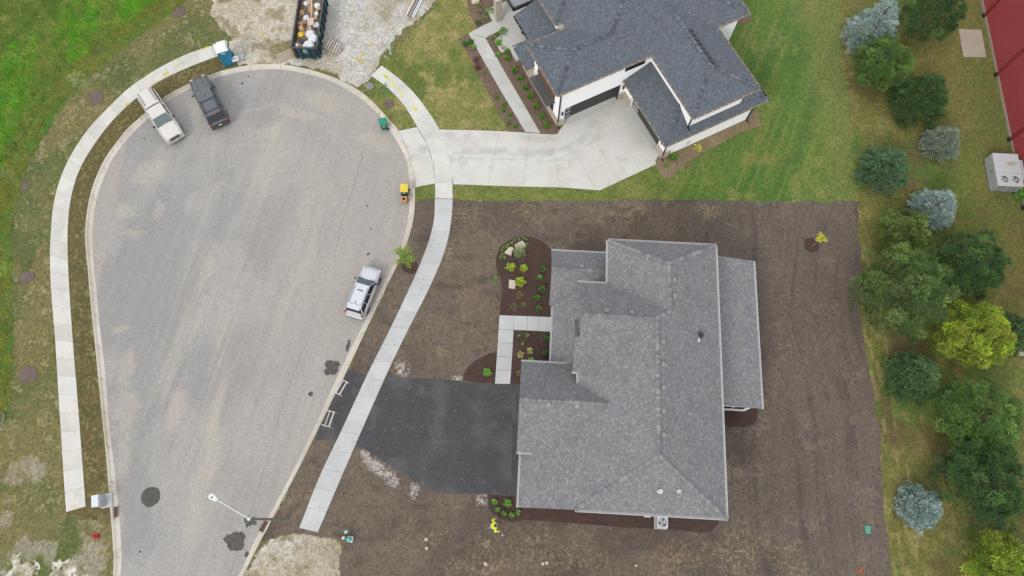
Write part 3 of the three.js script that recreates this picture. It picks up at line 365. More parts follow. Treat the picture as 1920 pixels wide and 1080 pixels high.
function slopeGeo(P, th = .13) { // P: [u, w, h] corners of one roof plane; a board of that outline with shingles on top
  let pts = P.map((p) => V(p[0], p[2], p[1])); const c2 = pts.map((p) => new THREE.Vector2(p.x, p.z)); if (THREE.ShapeUtils.isClockWise(c2)) { pts.reverse(); c2.reverse(); }
  const n = V(0, 0, 0); for (let i = 0; i < pts.length; i++) { const a = pts[i], b = pts[(i + 1) % pts.length]; n.x += (a.y - b.y) * (a.z + b.z); n.y += (a.z - b.z) * (a.x + b.x); n.z += (a.x - b.x) * (a.y + b.y); } n.normalize(); if (n.y < 0) n.negate();
  const up = V(0, 1, 0).sub(n.clone().multiplyScalar(n.y)).normalize(), side = V().crossVectors(n, up).normalize();
  const f = THREE.ShapeUtils.triangulateShape(c2, []), pos = [], uvs = [], put = (p) => { pos.push(p.x, p.y, p.z); uvs.push(p.dot(side), p.dot(up)); };
  const lo = pts.map((p) => p.clone().setY(p.y - th));
  f.forEach((t) => { put(pts[t[0]]); put(pts[t[2]]); put(pts[t[1]]); put(lo[t[0]]); put(lo[t[1]]); put(lo[t[2]]); });
  for (let i = 0; i < pts.length; i++) { const j = (i + 1) % pts.length; for (const q of [pts[i], pts[j], lo[i], pts[j], lo[j], lo[i]]) put(q); }
  const g = new THREE.BufferGeometry(); g.setAttribute('position', new THREE.Float32BufferAttribute(pos, 3)); g.setAttribute('uv', new THREE.Float32BufferAttribute(uvs, 2)); g.computeVertexNormals(); return g;
}
function capGeo(a, b, pal, drop, wd = .15) { // ridge or hip caps, one bent shingle after another
  const A = V(a[0], a[2], a[1]), B = V(b[0], b[2], b[1]), L = A.distanceTo(B), n = Math.max(2, Math.round(L / .2)), d = B.clone().sub(A).normalize(), s = V().crossVectors(d, V(0, 1, 0)).normalize(), out = [];
  for (let i = 0; i < n; i++) {
    const p = A.clone().addScaledVector(d, i * L / n), q = A.clone().addScaledVector(d, (i + 1.15) * L / n); p.y += .10; q.y += .04;
    const w2 = wd * rr(.94, 1.06), e = (o, k) => o.clone().addScaledVector(s, k * w2).add(V(0, -drop * w2, 0)), pos = [];
    for (const t of [[e(p, -1), p, e(q, -1)], [p, q, e(q, -1)], [p, e(p, 1), q], [e(p, 1), e(q, 1), q], [e(p, -1), e(p, -1).add(V(0, -.05, 0)), p], [p, e(p, 1).add(V(0, -.05, 0)), e(p, 1)]]) for (const v of t) pos.push(v.x, v.y, v.z);
    const g = new THREE.BufferGeometry(); g.setAttribute('position', new THREE.Float32BufferAttribute(pos, 3)); g.computeVertexNormals(); out.push(paint(g, alb(mul(pal[Math.floor(rnd() * pal.length)], rr(.95, 1.05)))));
  }
  return join(out);
}
const gutterW = mat([220, 220, 218], .5), gutterHang = mat([225, 226, 232], .4), gutterT = mat([166, 152, 136], .55), black = mat([44, 46, 50], .55), white = mat([236, 238, 238], .6), soffitM = mat([205, 205, 202], .7);
function gutter(parent, a, b, outU, outW, m = gutterW) { // open channel hung on the eave from a to b, opening upwards
  const A = V(a[0], a[2], a[1]), B = V(b[0], b[2], b[1]), L = A.distanceTo(B), ry = Math.atan2(-(B.z - A.z), B.x - A.x), C = A.clone().add(B).multiplyScalar(.5), sgn = Math.sign(outU * Math.sin(ry) + outW * Math.cos(ry)) || 1;
  const g = join([bx(L, .012, .13, 0, -.115, sgn * .065), bx(L, .12, .012, 0, -.06, sgn * .128), bx(L, .12, .012, 0, -.055, sgn * .006), bx(L, .018, .03, 0, .0, sgn * .125)]); T(g, C.x, C.y - .01, C.z, ry);
  const o = part('gutter', g, m, parent), hs = []; for (let x = -L / 2 + .3; x < L / 2; x += .78) hs.push(bx(.035, .012, .12, x, .004, sgn * .068)); if (hs.length) part('hanger', T(join(hs), C.x, C.y - .01, C.z, ry), gutterHang, o).userData.kind = 'stuff';
  return o;
}
const mirrorExtrude = (shape, u0, u1) => { // profile in (w, h), drawn out along u
  const g = plain(new THREE.ExtrudeGeometry(shape, { depth: u1 - u0, bevelEnabled: false })), p = g.attributes.position, q = new Float32Array(p.array.length);
  for (let t = 0; t < p.count; t += 3) for (let k = 0; k < 3; k++) { const s = t + [0, 2, 1][k], o = 3 * (t + k); q[o] = u0 + p.getZ(s); q[o + 1] = p.getY(s); q[o + 2] = p.getX(s); }
  g.setAttribute('position', new THREE.BufferAttribute(q, 3)); g.computeVertexNormals(); return g;
};
const gableBody = (u0, u1, w0, w1, wr, hE, hR) => { const s = new THREE.Shape(); s.moveTo(w0, 0); s.lineTo(w0, hE); s.lineTo(wr, hR); s.lineTo(w1, hE); s.lineTo(w1, 0); s.closePath(); return mirrorExtrude(s, u0, u1); };
const block = (u0, u1, w0, w1, y0, y1) => bx(u1 - u0, y1 - y0, w1 - w0, (u0 + u1) / 2, (y0 + y1) / 2, (w0 + w1) / 2);
const frameOf = (g) => { const th = -g.rotation.y, c = Math.cos(th), s = Math.sin(th); return ([x, z]) => { const dx = x - g.position.x, dz = z - g.position.z; return [dx * c + dz * s, -dx * s + dz * c]; }; };
const sub = (name, parent) => { const g = new THREE.Group(); g.name = name; parent.add(g); return g; };

// ---------- the grey house ----------
{
  const H = thing('grey_house', 'large grey shingled house with hip and gable roofs on bare soil', 'house', [15.167, 0, -.286], -R(3.1));
  const roof = sub('roof', H), S = (name, P) => part(name, slopeGeo(P), greyRoof, roof);
  const e = 5.6, r1 = 8.9, r2 = 8.25, rg = 7.0, ge = 3.7;
  S('roof_slope', [[0, 0, e], [0, -20.8, e], [-4.3, -18.05, r2], [-4.3, -14.26, r2], [-5.35, -13.55, r1], [-5.35, -3.8, r1]]);
  S('hip_slope', [[0, 0, e], [-5.35, -3.8, r1], [-10.7, 0, e]]);
  S('hip_slope', [[0, -20.8, e], [-8.6, -20.8, e], [-4.3, -18.05, r2]]);
  S('roof_slope', [[-8.6, -20.8, e], [-8.6, -17.1, e], [-4.3, -14.26, r2], [-4.3, -18.05, r2]]);
  S('gable_slope', [[-10.85, -17.1, e], [-8.6, -17.1, e], [-4.3, -14.26, r2], [-5.35, -13.55, r1], [-10.85, -13.55, r1]]);
  S('gable_slope', [[-10.85, -13.55, r1], [-5.35, -13.55, r1], [-10.7, -9.95, e], [-11.15, -9.95, e], [-11.15, -12.1, 7.585], [-10.85, -12.1, 7.585]]);
  S('gable_slope', [[-11.15, -12.1, 7.58], [-10.8, -12.1, 7.58], [-10.8, -14.0, 5.83], [-11.15, -14.0, 5.83]]);
  S('roof_slope', [[-5.35, -13.55, r1], [-5.35, -3.8, r1], [-10.7, 0, e], [-14.73, 0, 3.11], [-14.73, -3.99, 3.11], [-13.78, -3.97, 3.7], [-8.43, -7.45, rg], [-10.7, -8.93, e], [-10.7, -9.95, e]]);
  S('garage_slope', [[-15.05, -10.93, ge], [-10.2, -10.93, ge], [-10.2, -8.6, 5.9], [-8.43, -7.45, rg], [-15.05, -7.45, rg]]);
  S('garage_slope', [[-15.05, -7.45, rg], [-8.43, -7.45, rg], [-13.78, -3.97, ge], [-15.05, -3.97, ge]]);
  S('wing_slope', [[-13, -18.4, 5], [-8.2, -18.4, 5], [-8.2, -20.6, 3.2], [-13, -20.6, 3.2]]);
  S('wing_slope', [[-13, -18.4, 5], [-8.2, -18.4, 5], [-8.2, -15.9, 2.95], [-13, -15.9, 2.95]]);
  S('wing_slope', [[-10.4, -16.95, 3.95], [-8.25, -17.75, 4.49], [-8.25, -16.75, 4.55]]);
  S('porch_slope', [[-12.7, -11.0, 3.0], [-10.3, -11.0, 4.2], [-10.3, -17.36, 4.2], [-12.7, -15.86, 3.0]]);
  S('sunroom_slope', [[3.9, -20.7, 2.9], [-.5, -20.7, 4.0], [-.5, -8.37, 4.0], [3.9, -8.37, 2.9]]);
  const pal = [[136, 138, 143], [144, 143, 145], [122, 124, 130], [154, 153, 152], [132, 132, 136]];
  for (const [a, b, d] of [[[-5.35, -13.55, r1], [-5.35, -3.8, r1], .6], [[-4.3, -18.05, r2], [-4.3, -14.26, r2], .6], [[-4.3, -14.26, r2], [-5.35, -13.55, r1], .5], [[0, 0, e], [-5.35, -3.8, r1], .45], [[-10.7, 0, e], [-5.35, -3.8, r1], .45], [[0, -20.8, e], [-4.3, -18.05, r2], .45], [[-8.6, -20.8, e], [-4.3, -18.05, r2], .45], [[-10.85, -13.55, r1], [-5.5, -13.55, r1], .85], [[-15.05, -7.45, rg], [-8.43, -7.45, rg], .85], [[-13, -18.4, 5], [-8.6, -18.4, 5], .75], [[-11.15, -12.1, 7.58], [-10.85, -12.1, 7.58], .8]]) part('ridge_cap', capGeo(a, b, pal, d), capMat, roof).userData.kind = 'stuff';
  for (const [a, b, u, w] of [[[0, -20.8, e], [0, 0, e], 1, 0], [[-10.7, 0, e], [0.1, 0, e], 0, 1], [[-8.6, -20.8, e], [.1, -20.8, e], 0, -1], [[-8.6, -20.8, e], [-8.6, -17.1, e], -1, 0], [[-10.85, -17.1, e], [-8.6, -17.1, e], 0, -1], [[-10.7, -9.9, e], [-10.7, -9.1, e], -1, 0], [[-11.2, -9.95, e], [-10.7, -9.95, e], 0, 1], [[-14.73, -3.9, 3.11], [-14.73, 0, 3.11], -1, 0], [[-15.05, -3.97, ge], [-13.4, -3.97, ge], 0, 1], [[-15.05, -10.93, ge], [-10.9, -10.93, ge], 0, -1], [[-12.7, -15.8, 3], [-12.7, -11.0, 3], -1, 0], [[-13, -20.6, 3.2], [-8.3, -20.6, 3.2], 0, -1], [[3.9, -20.7, 2.9], [3.9, -8.37, 2.9], 1, 0]]) gutter(roof, a, b, u, w);
  // box vents, plumbing stacks
  const loc = frameOf(H), ventM = mat([162, 158, 152], .6), E1 = (u) => e - .617 * u, vent = (p, h, rx, rz) => { const [u, w] = loc(p); part('roof_vent', join([rb(.3, .13, .3, .03, u, h + .1, w, 0, rx, rz), bx(.36, .02, .4, u, h + .03, w, 0, rx, rz)]), ventM, roof); };
  for (const p of [[12.18, -17.30], [12.13, -16.04], [10.86, -12.35], [10.77, -10.71], [10.68, -9.02], [10.58, -7.38], [10.47, -5.73]]) vent(p, E1(loc(p)[0]) , 0, -.55);
  for (const p of [[6.95, -14.74], [8.78, -14.64]]) vent(p, r1 - .924 * (-13.55 - loc(p)[1]), -.75, 0);
  for (const p of [[2.68, -8.15], [4.74, -8.04]]) vent(p, rg - .948 * (loc(p)[1] + 7.45), .76, 0);
  for (const p of [[5.62, -19.63]]) vent(p, 5 - .82 * (-18.4 - loc(p)[1]), -.68, 0);
  const pipe = (p, h, m, r, l) => { const [u, w] = loc(p); part('vent_pipe', join([cy(r, r, l, u, h + l / 2, w, 14), cy(r * 1.9, r * 2.4, .06, u, h + .03, w, 14)]), m, roof); };
  pipe([14.11, -13.43], E1(loc([14.11, -13.43])[0]) - .05, black, .13, .3); pipe([13.91, -12.94], E1(loc([13.91, -12.94])[0]) - .05, mat([222, 222, 220], .5), .07, .35);
  pipe([10.33, -2.13], e - .868 * loc([10.33, -2.13])[1] - .05, mat([220, 218, 214], .5), .1, .3); pipe([11.63, -2.13], e - .868 * loc([11.63, -2.13])[1] - .05, mat([214, 212, 208], .5), .08, .28);
  // walls under the eaves
  const side = mat(new THREE.Color().setRGB(.6, .6, .58), .8), trim = mat(new THREE.Color().setRGB(.75, .75, .73), .6), glass = new THREE.MeshPhysicalMaterial({ color: 0x0c1214, roughness: .06, metalness: 0, specularIntensity: 1 });
  part('wall', block(-10.3, -.45, -9.6, -.45, 0, e - .1), side, H); part('wall', block(-8.2, -.45, -20.35, -9.6, 0, e - .1), side, H);
  part('wall', gableBody(-10.4, -8.2, -16.7, -10.3, -13.55, e - .2, r1 - .75), side, H); part('wall', gableBody(-14.6, -10.9, -10.5, -4.4, -7.45, ge - .1, rg - .55), side, H);
  part('wall', block(-14.3, -10.3, -4.4, -.45, 0, 3.05), side, H); part('wall', gableBody(-12.6, -8.2, -20.2, -16.2, -18.4, 3.0, 4.7), side, H);
  part('wall', block(-.45, 3.4, -20.5, -8.56, 0, 2.72), side, H);
  { // the sunroom's south window, seen under the rake
    const w = part('window', join([block(.9, 3.0, -8.56, -8.5, 1.0, 1.07), block(.9, 3.0, -8.56, -8.5, 2.35, 2.42), block(.9, .97, -8.56, -8.5, 1.07, 2.35), block(2.93, 3.0, -8.56, -8.5, 1.07, 2.35), block(1.92, 1.98, -8.56, -8.5, 1.07, 2.35)]), trim, H); part('pane', block(.97, 1.92, -8.56, -8.535, 1.07, 2.35), glass, w); part('pane', block(1.98, 2.93, -8.56, -8.535, 1.07, 2.35), glass, w);
  }
  for (const [w0, w1] of [[-19.6, -17.4], [-16.8, -14.6], [-14, -11.8], [-11.2, -9.2]]) { const w = part('window', join([block(3.4, 3.45, w0, w1, .6, .68), block(3.4, 3.45, w0, w1, 2.3, 2.38), block(3.4, 3.45, w0, w0 + .08, .68, 2.3), block(3.4, 3.45, w1 - .08, w1, .68, 2.3)]), trim, H); part('pane', block(3.4, 3.425, w0 + .08, w1 - .08, .68, 2.3), glass, w); }
  const gd = sub('garage_door', H); for (let k = 0; k < 4; k++) part('door_section', block(-14.65, -14.6, -9.9, -5.0, .05 + k * .58, .61 + k * .58), trim, gd);
  const gd2 = sub('garage_door', H); for (let k = 0; k < 4; k++) part('door_section', block(-14.35, -14.3, -3.9, -1.0, .05 + k * .58, .61 + k * .58), trim, gd2);
  part('porch_post', bx(.22, 2.9, .22, -12.45, 1.45, -15.3), trim, H); part('porch_post', bx(.22, 2.9, .22, -12.45, 1.45, -11.6), trim, H);
  part('front_door', block(-10.46, -10.4, -14.6, -13.5, .15, 2.35), mat([70, 60, 56], .5), H);
  part('porch_floor', block(-12.55, -10.3, -16.1, -11.1, 0, .13), newWalk[0], H);
  for (const [a, b] of [[[-8.48, -20.2], 1], [[-.33, -20.2], 1], [[-.33, -.6], 1], [[-10.2, -.35], 1]]) part('downspout', bx(.08, e - .2, .08, a[0], (e - .2) / 2, a[1]), gutterW, H);
  part('downspout', join([bx(.5, .07, .08, -4.6, .12, .1), bx(.08, e - .2, .08, -4.85, (e - .2) / 2, -.38)]), white, H);
}

// ---------- the white house ----------
{
  const H = thing('white_house', 'white modern two storey house with dark slate shingle roofs', 'house', [3.906, 0, -34.92], R(26.2));
  const roof = sub('roof', H), S = (name, P, th) => part(name, slopeGeo(P, th), darkRoof, roof), e = 5.7, k = .35, h = (d) => e + k * d;
  S('roof_slope', [[0, 0, e], [9.37, 0, e], [12.71, -3.34, h(3.34)], [16.05, 0, e], [19.5, 0, e], [11.7, -7.785, h(7.785)], [6.83, -2.9, h(2.9)], [2.9, -2.9, h(2.9)]]);
  S('hip_slope', [[0, -5.8, e], [0, 0, e], [2.9, -2.9, h(2.9)]]);
  S('roof_slope', [[0, -5.8, e], [2.9, -2.9, h(2.9)], [6.83, -2.9, h(2.9)], [3.93, -5.8, e]]);
  S('roof_slope', [[3.93, -5.8, e], [6.83, -2.9, h(2.9)], [11.7, -7.785, h(7.77)], [11.7, -14.37, h(7.77)], [3.93, -6.6, e]]);
  S('roof_slope', [[3.26, -6.6, e], [3.93, -6.6, e], [11.7, -14.37, h(7.77)], [11.03, -14.37, h(7.77)]]);
  S('roof_slope', [[3.26, -6.6, e], [11.03, -14.37, h(7.77)], [3.26, -14.37, e]]);
  S('roof_slope', [[19.5, 0, e], [19.5, -16, e], [11.7, -16, h(7.79)], [11.7, -7.785, h(7.79)]]);
  S('roof_slope', [[9.37, 0, e], [9.37, 7.1, e], [12.71, 3.76, h(3.34)], [12.71, -3.34, h(3.34)]]);
  S('roof_slope', [[16.05, 0, e], [12.71, -3.34, h(3.34)], [12.71, 3.76, h(3.34)], [16.05, 7.1, e]]);
  S('hip_slope', [[9.37, 7.1, e], [16.05, 7.1, e], [12.71, 3.76, h(3.34)]]);
  S('garage_slope', [[7.16, -.32, 3], [7.16, 7.3, 3], [9.85, 4.68, 4.2], [9.85, -.32, 4.2]]);
  S('garage_slope', [[7.16, 7.3, 3], [17.86, 7.3, 3], [15.25, 4.68, 4.2], [9.85, 4.68, 4.2]]);
  S('garage_slope', [[17.86, 7.3, 3], [17.86, .4, 3], [15.25, .4, 4.2], [15.25, 4.68, 4.2]]);
  S('porch_slope', [[1.25, -10.9, 3.3], [1.25, -7.2, 3.3], [3.75, -7.2, 4.42], [3.75, -10.9, 4.42]]);
  S('porch_slope', [[1.25, -7.2, 3.3], [1.25, -5.6, 3.3], [3.75, -5.6, 4.42], [3.75, -7.2, 4.42]]);
  S('bay_slope', [[-.25, -8.0, 2.75], [-.25, -5.3, 2.75], [1.25, -5.3, 3.35], [1.25, -8.0, 3.35]]);
  const pal = [[102, 110, 119], [90, 97, 106], [104, 112, 120], [120, 129, 136], [84, 91, 100], [94, 101, 109]];
  for (const [a, b] of [[[0, 0, e], [2.9, -2.9, h(2.9)]], [[0, -5.8, e], [2.9, -2.9, h(2.9)]], [[2.9, -2.9, h(2.9)], [6.83, -2.9, h(2.9)]], [[6.83, -2.9, h(2.9)], [11.7, -7.78, h(7.78)]], [[3.26, -6.6, e], [10, -13.34, h(6.74)]], [[12.71, -3.34, h(3.34)], [12.71, 3.76, h(3.34)]], [[9.37, 7.1, e], [12.71, 3.76, h(3.34)]], [[16.05, 7.1, e], [12.71, 3.76, h(3.34)]], [[19.5, 0, e], [11.7, -7.78, h(7.78)]], [[7.16, 7.3, 3], [9.85, 4.68, 4.2]], [[17.86, 7.3, 3], [15.25, 4.68, 4.2]]]) part('ridge_cap', capGeo(a, b, pal, .3), capMat, roof).userData.kind = 'stuff';
  for (const [a, b, u, w] of [[[0, 0, e], [9.37, 0, e], 0, 1], [[0, -5.8, e], [0, 0, e], -1, 0], [[0, -5.8, e], [3.93, -5.8, e], 0, -1], [[3.93, -6.6, e], [3.93, -5.8, e], -1, 0], [[3.26, -6.6, e], [3.93, -6.6, e], 0, 1], [[3.26, -14, e], [3.26, -6.6, e], -1, 0], [[9.37, 0, e], [9.37, 7.1, e], -1, 0], [[9.37, 7.1, e], [16.05, 7.1, e], 0, 1], [[16.05, 0, e], [16.05, 7.1, e], 1, 0], [[16.05, 0, e], [19.5, 0, e], 0, 1], [[19.5, -10, e], [19.5, 0, e], 1, 0], [[7.16, -.32, 3], [7.16, 7.3, 3], -1, 0], [[7.16, 7.3, 3], [17.86, 7.3, 3], 0, 1], [[-.25, -8, 2.75], [1.25, -8, 3.35], 0, -1]]) gutter(roof, a, b, u, w, gutterT);
  for (const [a, b, u, w] of [[[17.86, .4, 3], [17.86, 7.3, 3], 1, 0], [[1.25, -10.9, 3.3], [1.25, -7.9, 3.3], -1, 0]]) gutter(roof, a, b, u, w, black);
  for (let i = 0; i < 9; i++) { const w = -.1 + i * .515; part('roof_vent', join([rb(.34, .1, .3, .02, 13.12, h(16.05 - 13.12) + .07, w, 0, 0, -.34), bx(.42, .02, .36, 13.14, h(16.05 - 13.14) + .02, w, 0, 0, -.34)]), mat([58, 66, 76], .6), roof); }
  // walls
  const wm = mat(new THREE.Color().setRGB(.8, .81, .82), .75), stoneT = texFrom(512, 512, (i, j) => { const row = Math.floor(j / 32), x = i + (row % 2) * 40 + 30 * vn(row * 3.3, 1); const s = Math.floor(x / (70 + 30 * vn(row * 1.7, 9))); return mul(mix([216, 206, 190], [186, 176, 160], (vn(s * 5.1, row * 3.3) + 1) / 2), 1 + .07 * Math.random2(i, j)); }); stoneT.repeat.set(.5, .5);
  const stone = new THREE.MeshStandardMaterial({ map: stoneT, roughness: .9 }), glass = new THREE.MeshPhysicalMaterial({ color: 0x0a1212, roughness: .06, specularIntensity: 1 }), charcoal = mat([70, 71, 74], .6), frost = mat([196, 200, 204], .25);
  part('wall', block(.6, 9.8, -5.4, -.75, 0, e - .1), wm, H);
  part('wall', block(4.3, 18.9, -15.8, -.78, 0, e - .12), wm, H); part('wall', block(15.2, 18.9, -.78, -.4, 0, e - .12), wm, H); part('wall', block(3.65, 4.3, -14.2, -6.95, 0, e - .12), wm, H);
  part('wall', block(9.8, 15.2, -.4, 6.6, 0, e - .1), wm, H); part('wall', block(8.0, 16.75, -.4, 6.97, 0, 2.86), wm, H);
  // garage front, board by board round the left door
  part('wall_panel', block(.6, 1.2, -.75, -.3, 0, 5.58), wm, H); part('wall_panel', block(6.95, 7.68, -.75, -.3, 0, 5.58), wm, H); part('wall_panel', block(7.69, 9.8, -.75, -.3, 2.6, 5.58), wm, H);
  for (let i = 0; i < 5; i++) part('wall_panel', block(1.21 + i * 1.148, 1.21 + (i + 1) * 1.148 - .012, -.75, -.3 - .004 * (i % 2), 2.42, 5.58), wm, H);
  const door1 = part('garage_door', block(1.2, 6.95, -.72, -.66, 0, .02), charcoal, H);
  for (let s = 0; s < 4; s++) { part('door_section', block(2.12, 6.9, -.72, -.66, .02 + s * .6, .61 + s * .6), charcoal, door1); part('door_section', join([block(1.25, 2.11, -.72, -.66, .02 + s * .6, .12 + s * .6), block(1.25, 2.11, -.72, -.66, .52 + s * .6, .61 + s * .6), block(1.25, 1.33, -.72, -.66, .12 + s * .6, .52 + s * .6), block(2.03, 2.11, -.72, -.66, .12 + s * .6, .52 + s * .6)]), charcoal, door1); part('pane', block(1.33, 2.03, -.71, -.685, .12 + s * .6, .52 + s * .6), frost, door1); }
  part('door_jamb', block(6.9, 6.96, -.66, -.29, 0, 2.42), charcoal, H); part('door_jamb', block(1.19, 1.25, -.66, -.29, 0, 2.42), charcoal, H);
  // right garage, facing west
  part('wall_panel', block(7.65, 8.0, 5.95, 6.97, 0, 2.86), wm, H); part('wall_panel', block(7.65, 8.0, -.3, .85, 0, 2.86), wm, H); part('wall_panel', block(7.65, 8.0, .85, 5.95, 2.42, 2.86), wm, H);
  const door2 = part('garage_door', block(7.92, 7.98, .85, 5.95, 0, .02), charcoal, H);
  for (let s = 0; s < 4; s++) { part('door_section', block(7.92, 7.98, 2.0, 5.95, .02 + s * .6, .61 + s * .6), charcoal, door2); part('door_section', join([block(7.92, 7.98, .9, 1.99, .02 + s * .6, .12 + s * .6), block(7.92, 7.98, .9, 1.99, .52 + s * .6, .61 + s * .6), block(7.92, 7.98, .9, 1.0, .12 + s * .6, .52 + s * .6), block(7.92, 7.98, 1.89, 1.99, .12 + s * .6, .52 + s * .6)]), charcoal, door2); part('pane', block(7.93, 7.96, 1.0, 1.89, .12 + s * .6, .52 + s * .6), frost, door2); }
  // stone bases
  part('stone_base', block(.45, .6, -6.7, -.15, 0, .95), stone, H); part('stone_base', block(.45, 1.19, -.3, -.15, 0, .95), stone, H);
  part('stone_base', block(6.97, 7.64, -.3, -.12, 0, 1.0), stone, H); part('stone_base', block(7.5, 7.65, -.12, .83, 0, 1.0), stone, H); part('stone_base', block(7.5, 7.65, 5.97, 7.1, 0, 1.0), stone, H); part('stone_base', block(7.5, 8.3, 6.97, 7.1, 0, 1.0), stone, H);
  part('threshold', block(1.25, 6.9, -.75, .1, 0, .05), driveMat[1], H); part('threshold', block(7.3, 7.95, .85, 5.95, 0, .05), driveMat[1], H); part('pilaster_pad', cy(.62, .62, .06, 7.2, .07, .3, 22), driveMat[2], H);
  // upper window pair, wall lamps, downspouts
  const win = part('window', join([block(7.05, 9.05, -.3, -.25, 4.35, 4.43), block(7.05, 9.05, -.3, -.25, 5.12, 5.2), block(7.05, 7.13, -.3, -.25, 4.43, 5.12), block(8.97, 9.05, -.3, -.25, 4.43, 5.12), block(8.0, 8.1, -.3, -.25, 4.43, 5.12)]), black, H); part('pane', block(7.13, 8.0, -.3, -.27, 4.43, 5.12), glass, win); part('pane', block(8.1, 8.97, -.3, -.27, 4.43, 5.12), glass, win);
  for (const [u, w, du, dw] of [[.9, -.3, 0, .1], [7.3, -.3, 0, .1], [.6, -2.0, -.1, 0], [.6, -6.0, -.1, 0], [1.7, -9.9, -.1, 0], [7.65, 6.4, -.1, 0]]) part('wall_lamp', join([bx(.12, .42, .12, u + du, 1.85, w + dw), bx(.16, .03, .16, u + du, 2.08, w + dw), bx(.05, .08, .05, u + du / 2, 1.95, w + dw / 2)]), black, H);
  for (const [u, w, y0, y1] of [[.52, -.22, 0, 5.6], [9.72, 6.68, 3.2, 5.6], [7.58, 7.05, 0, 2.95], [16.82, 7.05, 0, 2.95]]) part('downspout', join([bx(.1, y1 - y0, .1, u, (y0 + y1) / 2, w), bx(.1, .1, .34, u, y0 + .08, w + .14)]), black, H);
  // street front: awning over the window band, bay with stone, porch
  part('awning', join([bx(1.25, .1, 3.4, .35, 2.62, -2.85), bx(.06, .18, 3.4, -.28, 2.6, -2.85), bar([-.2, 2.68, -4.4], [.6, 3.7, -4.4], .02), bar([-.2, 2.68, -1.35], [.6, 3.7, -1.35], .02)]), mat([96, 96, 97], .5), H);
  part('wood_siding', block(.54, .6, -4.6, -1.3, 2.8, 4.6), mat([120, 84, 72], .7), H);
  const bw = part('window', join([block(.53, .6, -4.4, -1.4, 1.0, 1.08), block(.53, .6, -4.4, -1.4, 2.42, 2.5), block(.53, .6, -4.4, -4.3, 1.08, 2.42), block(.53, .6, -1.5, -1.4, 1.08, 2.42), block(.53, .6, -2.95, -2.85, 1.08, 2.42)]), black, H); part('pane', block(.56, .6, -4.3, -2.95, 1.08, 2.42), glass, bw); part('pane', block(.56, .6, -2.85, -1.5, 1.08, 2.42), glass, bw);
  part('stone_wall', block(.5, 1.9, -7.6, -5.4, 0, 2.75), stone, H); part('stone_wall', block(1.7, 3.65, -10.4, -7.62, 0, 3.3), stone, H);
  part('canopy', join([block(1.5, 3.65, -17, -11.55, 3.25, 3.45)]), mat([150, 154, 160], .7), H); part('canopy_fascia', join([block(1.38, 1.5, -17, -11.4, 3.2, 3.6), block(1.38, 3.65, -11.55, -11.4, 3.2, 3.6)]), black, H);
  part('stone_pillar', join([block(.4, 1.0, -13.7, -13.1, .3, 3.2)]), stone, H); part('porch_floor', block(.2, 3.65, -15, -8.3, 0, .34), driveMat[1], H);
  part('porch_step', block(-.25, .195, -11.6, -9.9, 0, .2), driveMat[0], H); part('porch_step', block(-.65, -.26, -11.6, -9.9, 0, .11), driveMat[0], H); part('window_well', block(1.3, 1.9, -8.25, -7.62, 0, 1.1), mat([214, 208, 194], .8), H);
  part('hose_bib', join([T(new THREE.TorusGeometry(.2, .03, 6, 18), 10.3, .75, 7.02)]), mat([190, 192, 194], .5), H);
}

// ---------- foliage ----------
const leafMat = new THREE.MeshPhysicalMaterial({ vertexColors: true, roughness: .95, side: THREE.DoubleSide, transmission: .4, thickness: 0, specularIntensity: .4 });
const trunkMat = mat([112, 96, 80], .9), paleTrunk = mat([176, 168, 156], .9);
class Leaves { // collects leaf-sized triangles with a colour each
  constructor() { this.p = []; this.c = []; this.n = []; }
  tri(a, b, d, col) { const u = V().subVectors(b, a), v = V().subVectors(d, a), n = u.cross(v).normalize(); if (n.y < 0) { n.negate(); [b, d] = [d, b]; } for (const q of [a, b, d]) { this.p.push(q.x, q.y, q.z); this.c.push(col.r, col.g, col.b); this.n.push(n.x, n.y, n.z); } }
  blade(o, d, l, w, col) { const s = V(rr(-.55, .55), 1, rr(-.55, .55)).cross(d).normalize().multiplyScalar(w / 2), t = o.clone().addScaledVector(d, l); this.tri(o.clone().add(s), o.clone().sub(s), t, col); }
  leaf(o, d, l, w, col) { const s = V(rr(-.7, .7), 1, rr(-.7, .7)).cross(d).normalize().multiplyScalar(w / 2), m = o.clone().addScaledVector(d, l * .5), t = o.clone().addScaledVector(d, l); this.tri(o, m.clone().add(s), t, col); this.tri(o, t, m.clone().sub(s), col); }
  geo() { const g = new THREE.BufferGeometry(); g.setAttribute('position', new THREE.Float32BufferAttribute(this.p, 3)); g.setAttribute('normal', new THREE.Float32BufferAttribute(this.n, 3)); g.setAttribute('color', new THREE.Float32BufferAttribute(this.c, 3)); return g; }
}
const pick = (pal) => { const a = pal[Math.floor(rnd() * pal.length)], k = rr(1.2, 1.66); return alb(mul(a, k)); };
const dirOf = (phi, el) => V(Math.cos(phi) * Math.cos(el), Math.sin(el), Math.sin(phi) * Math.cos(el));
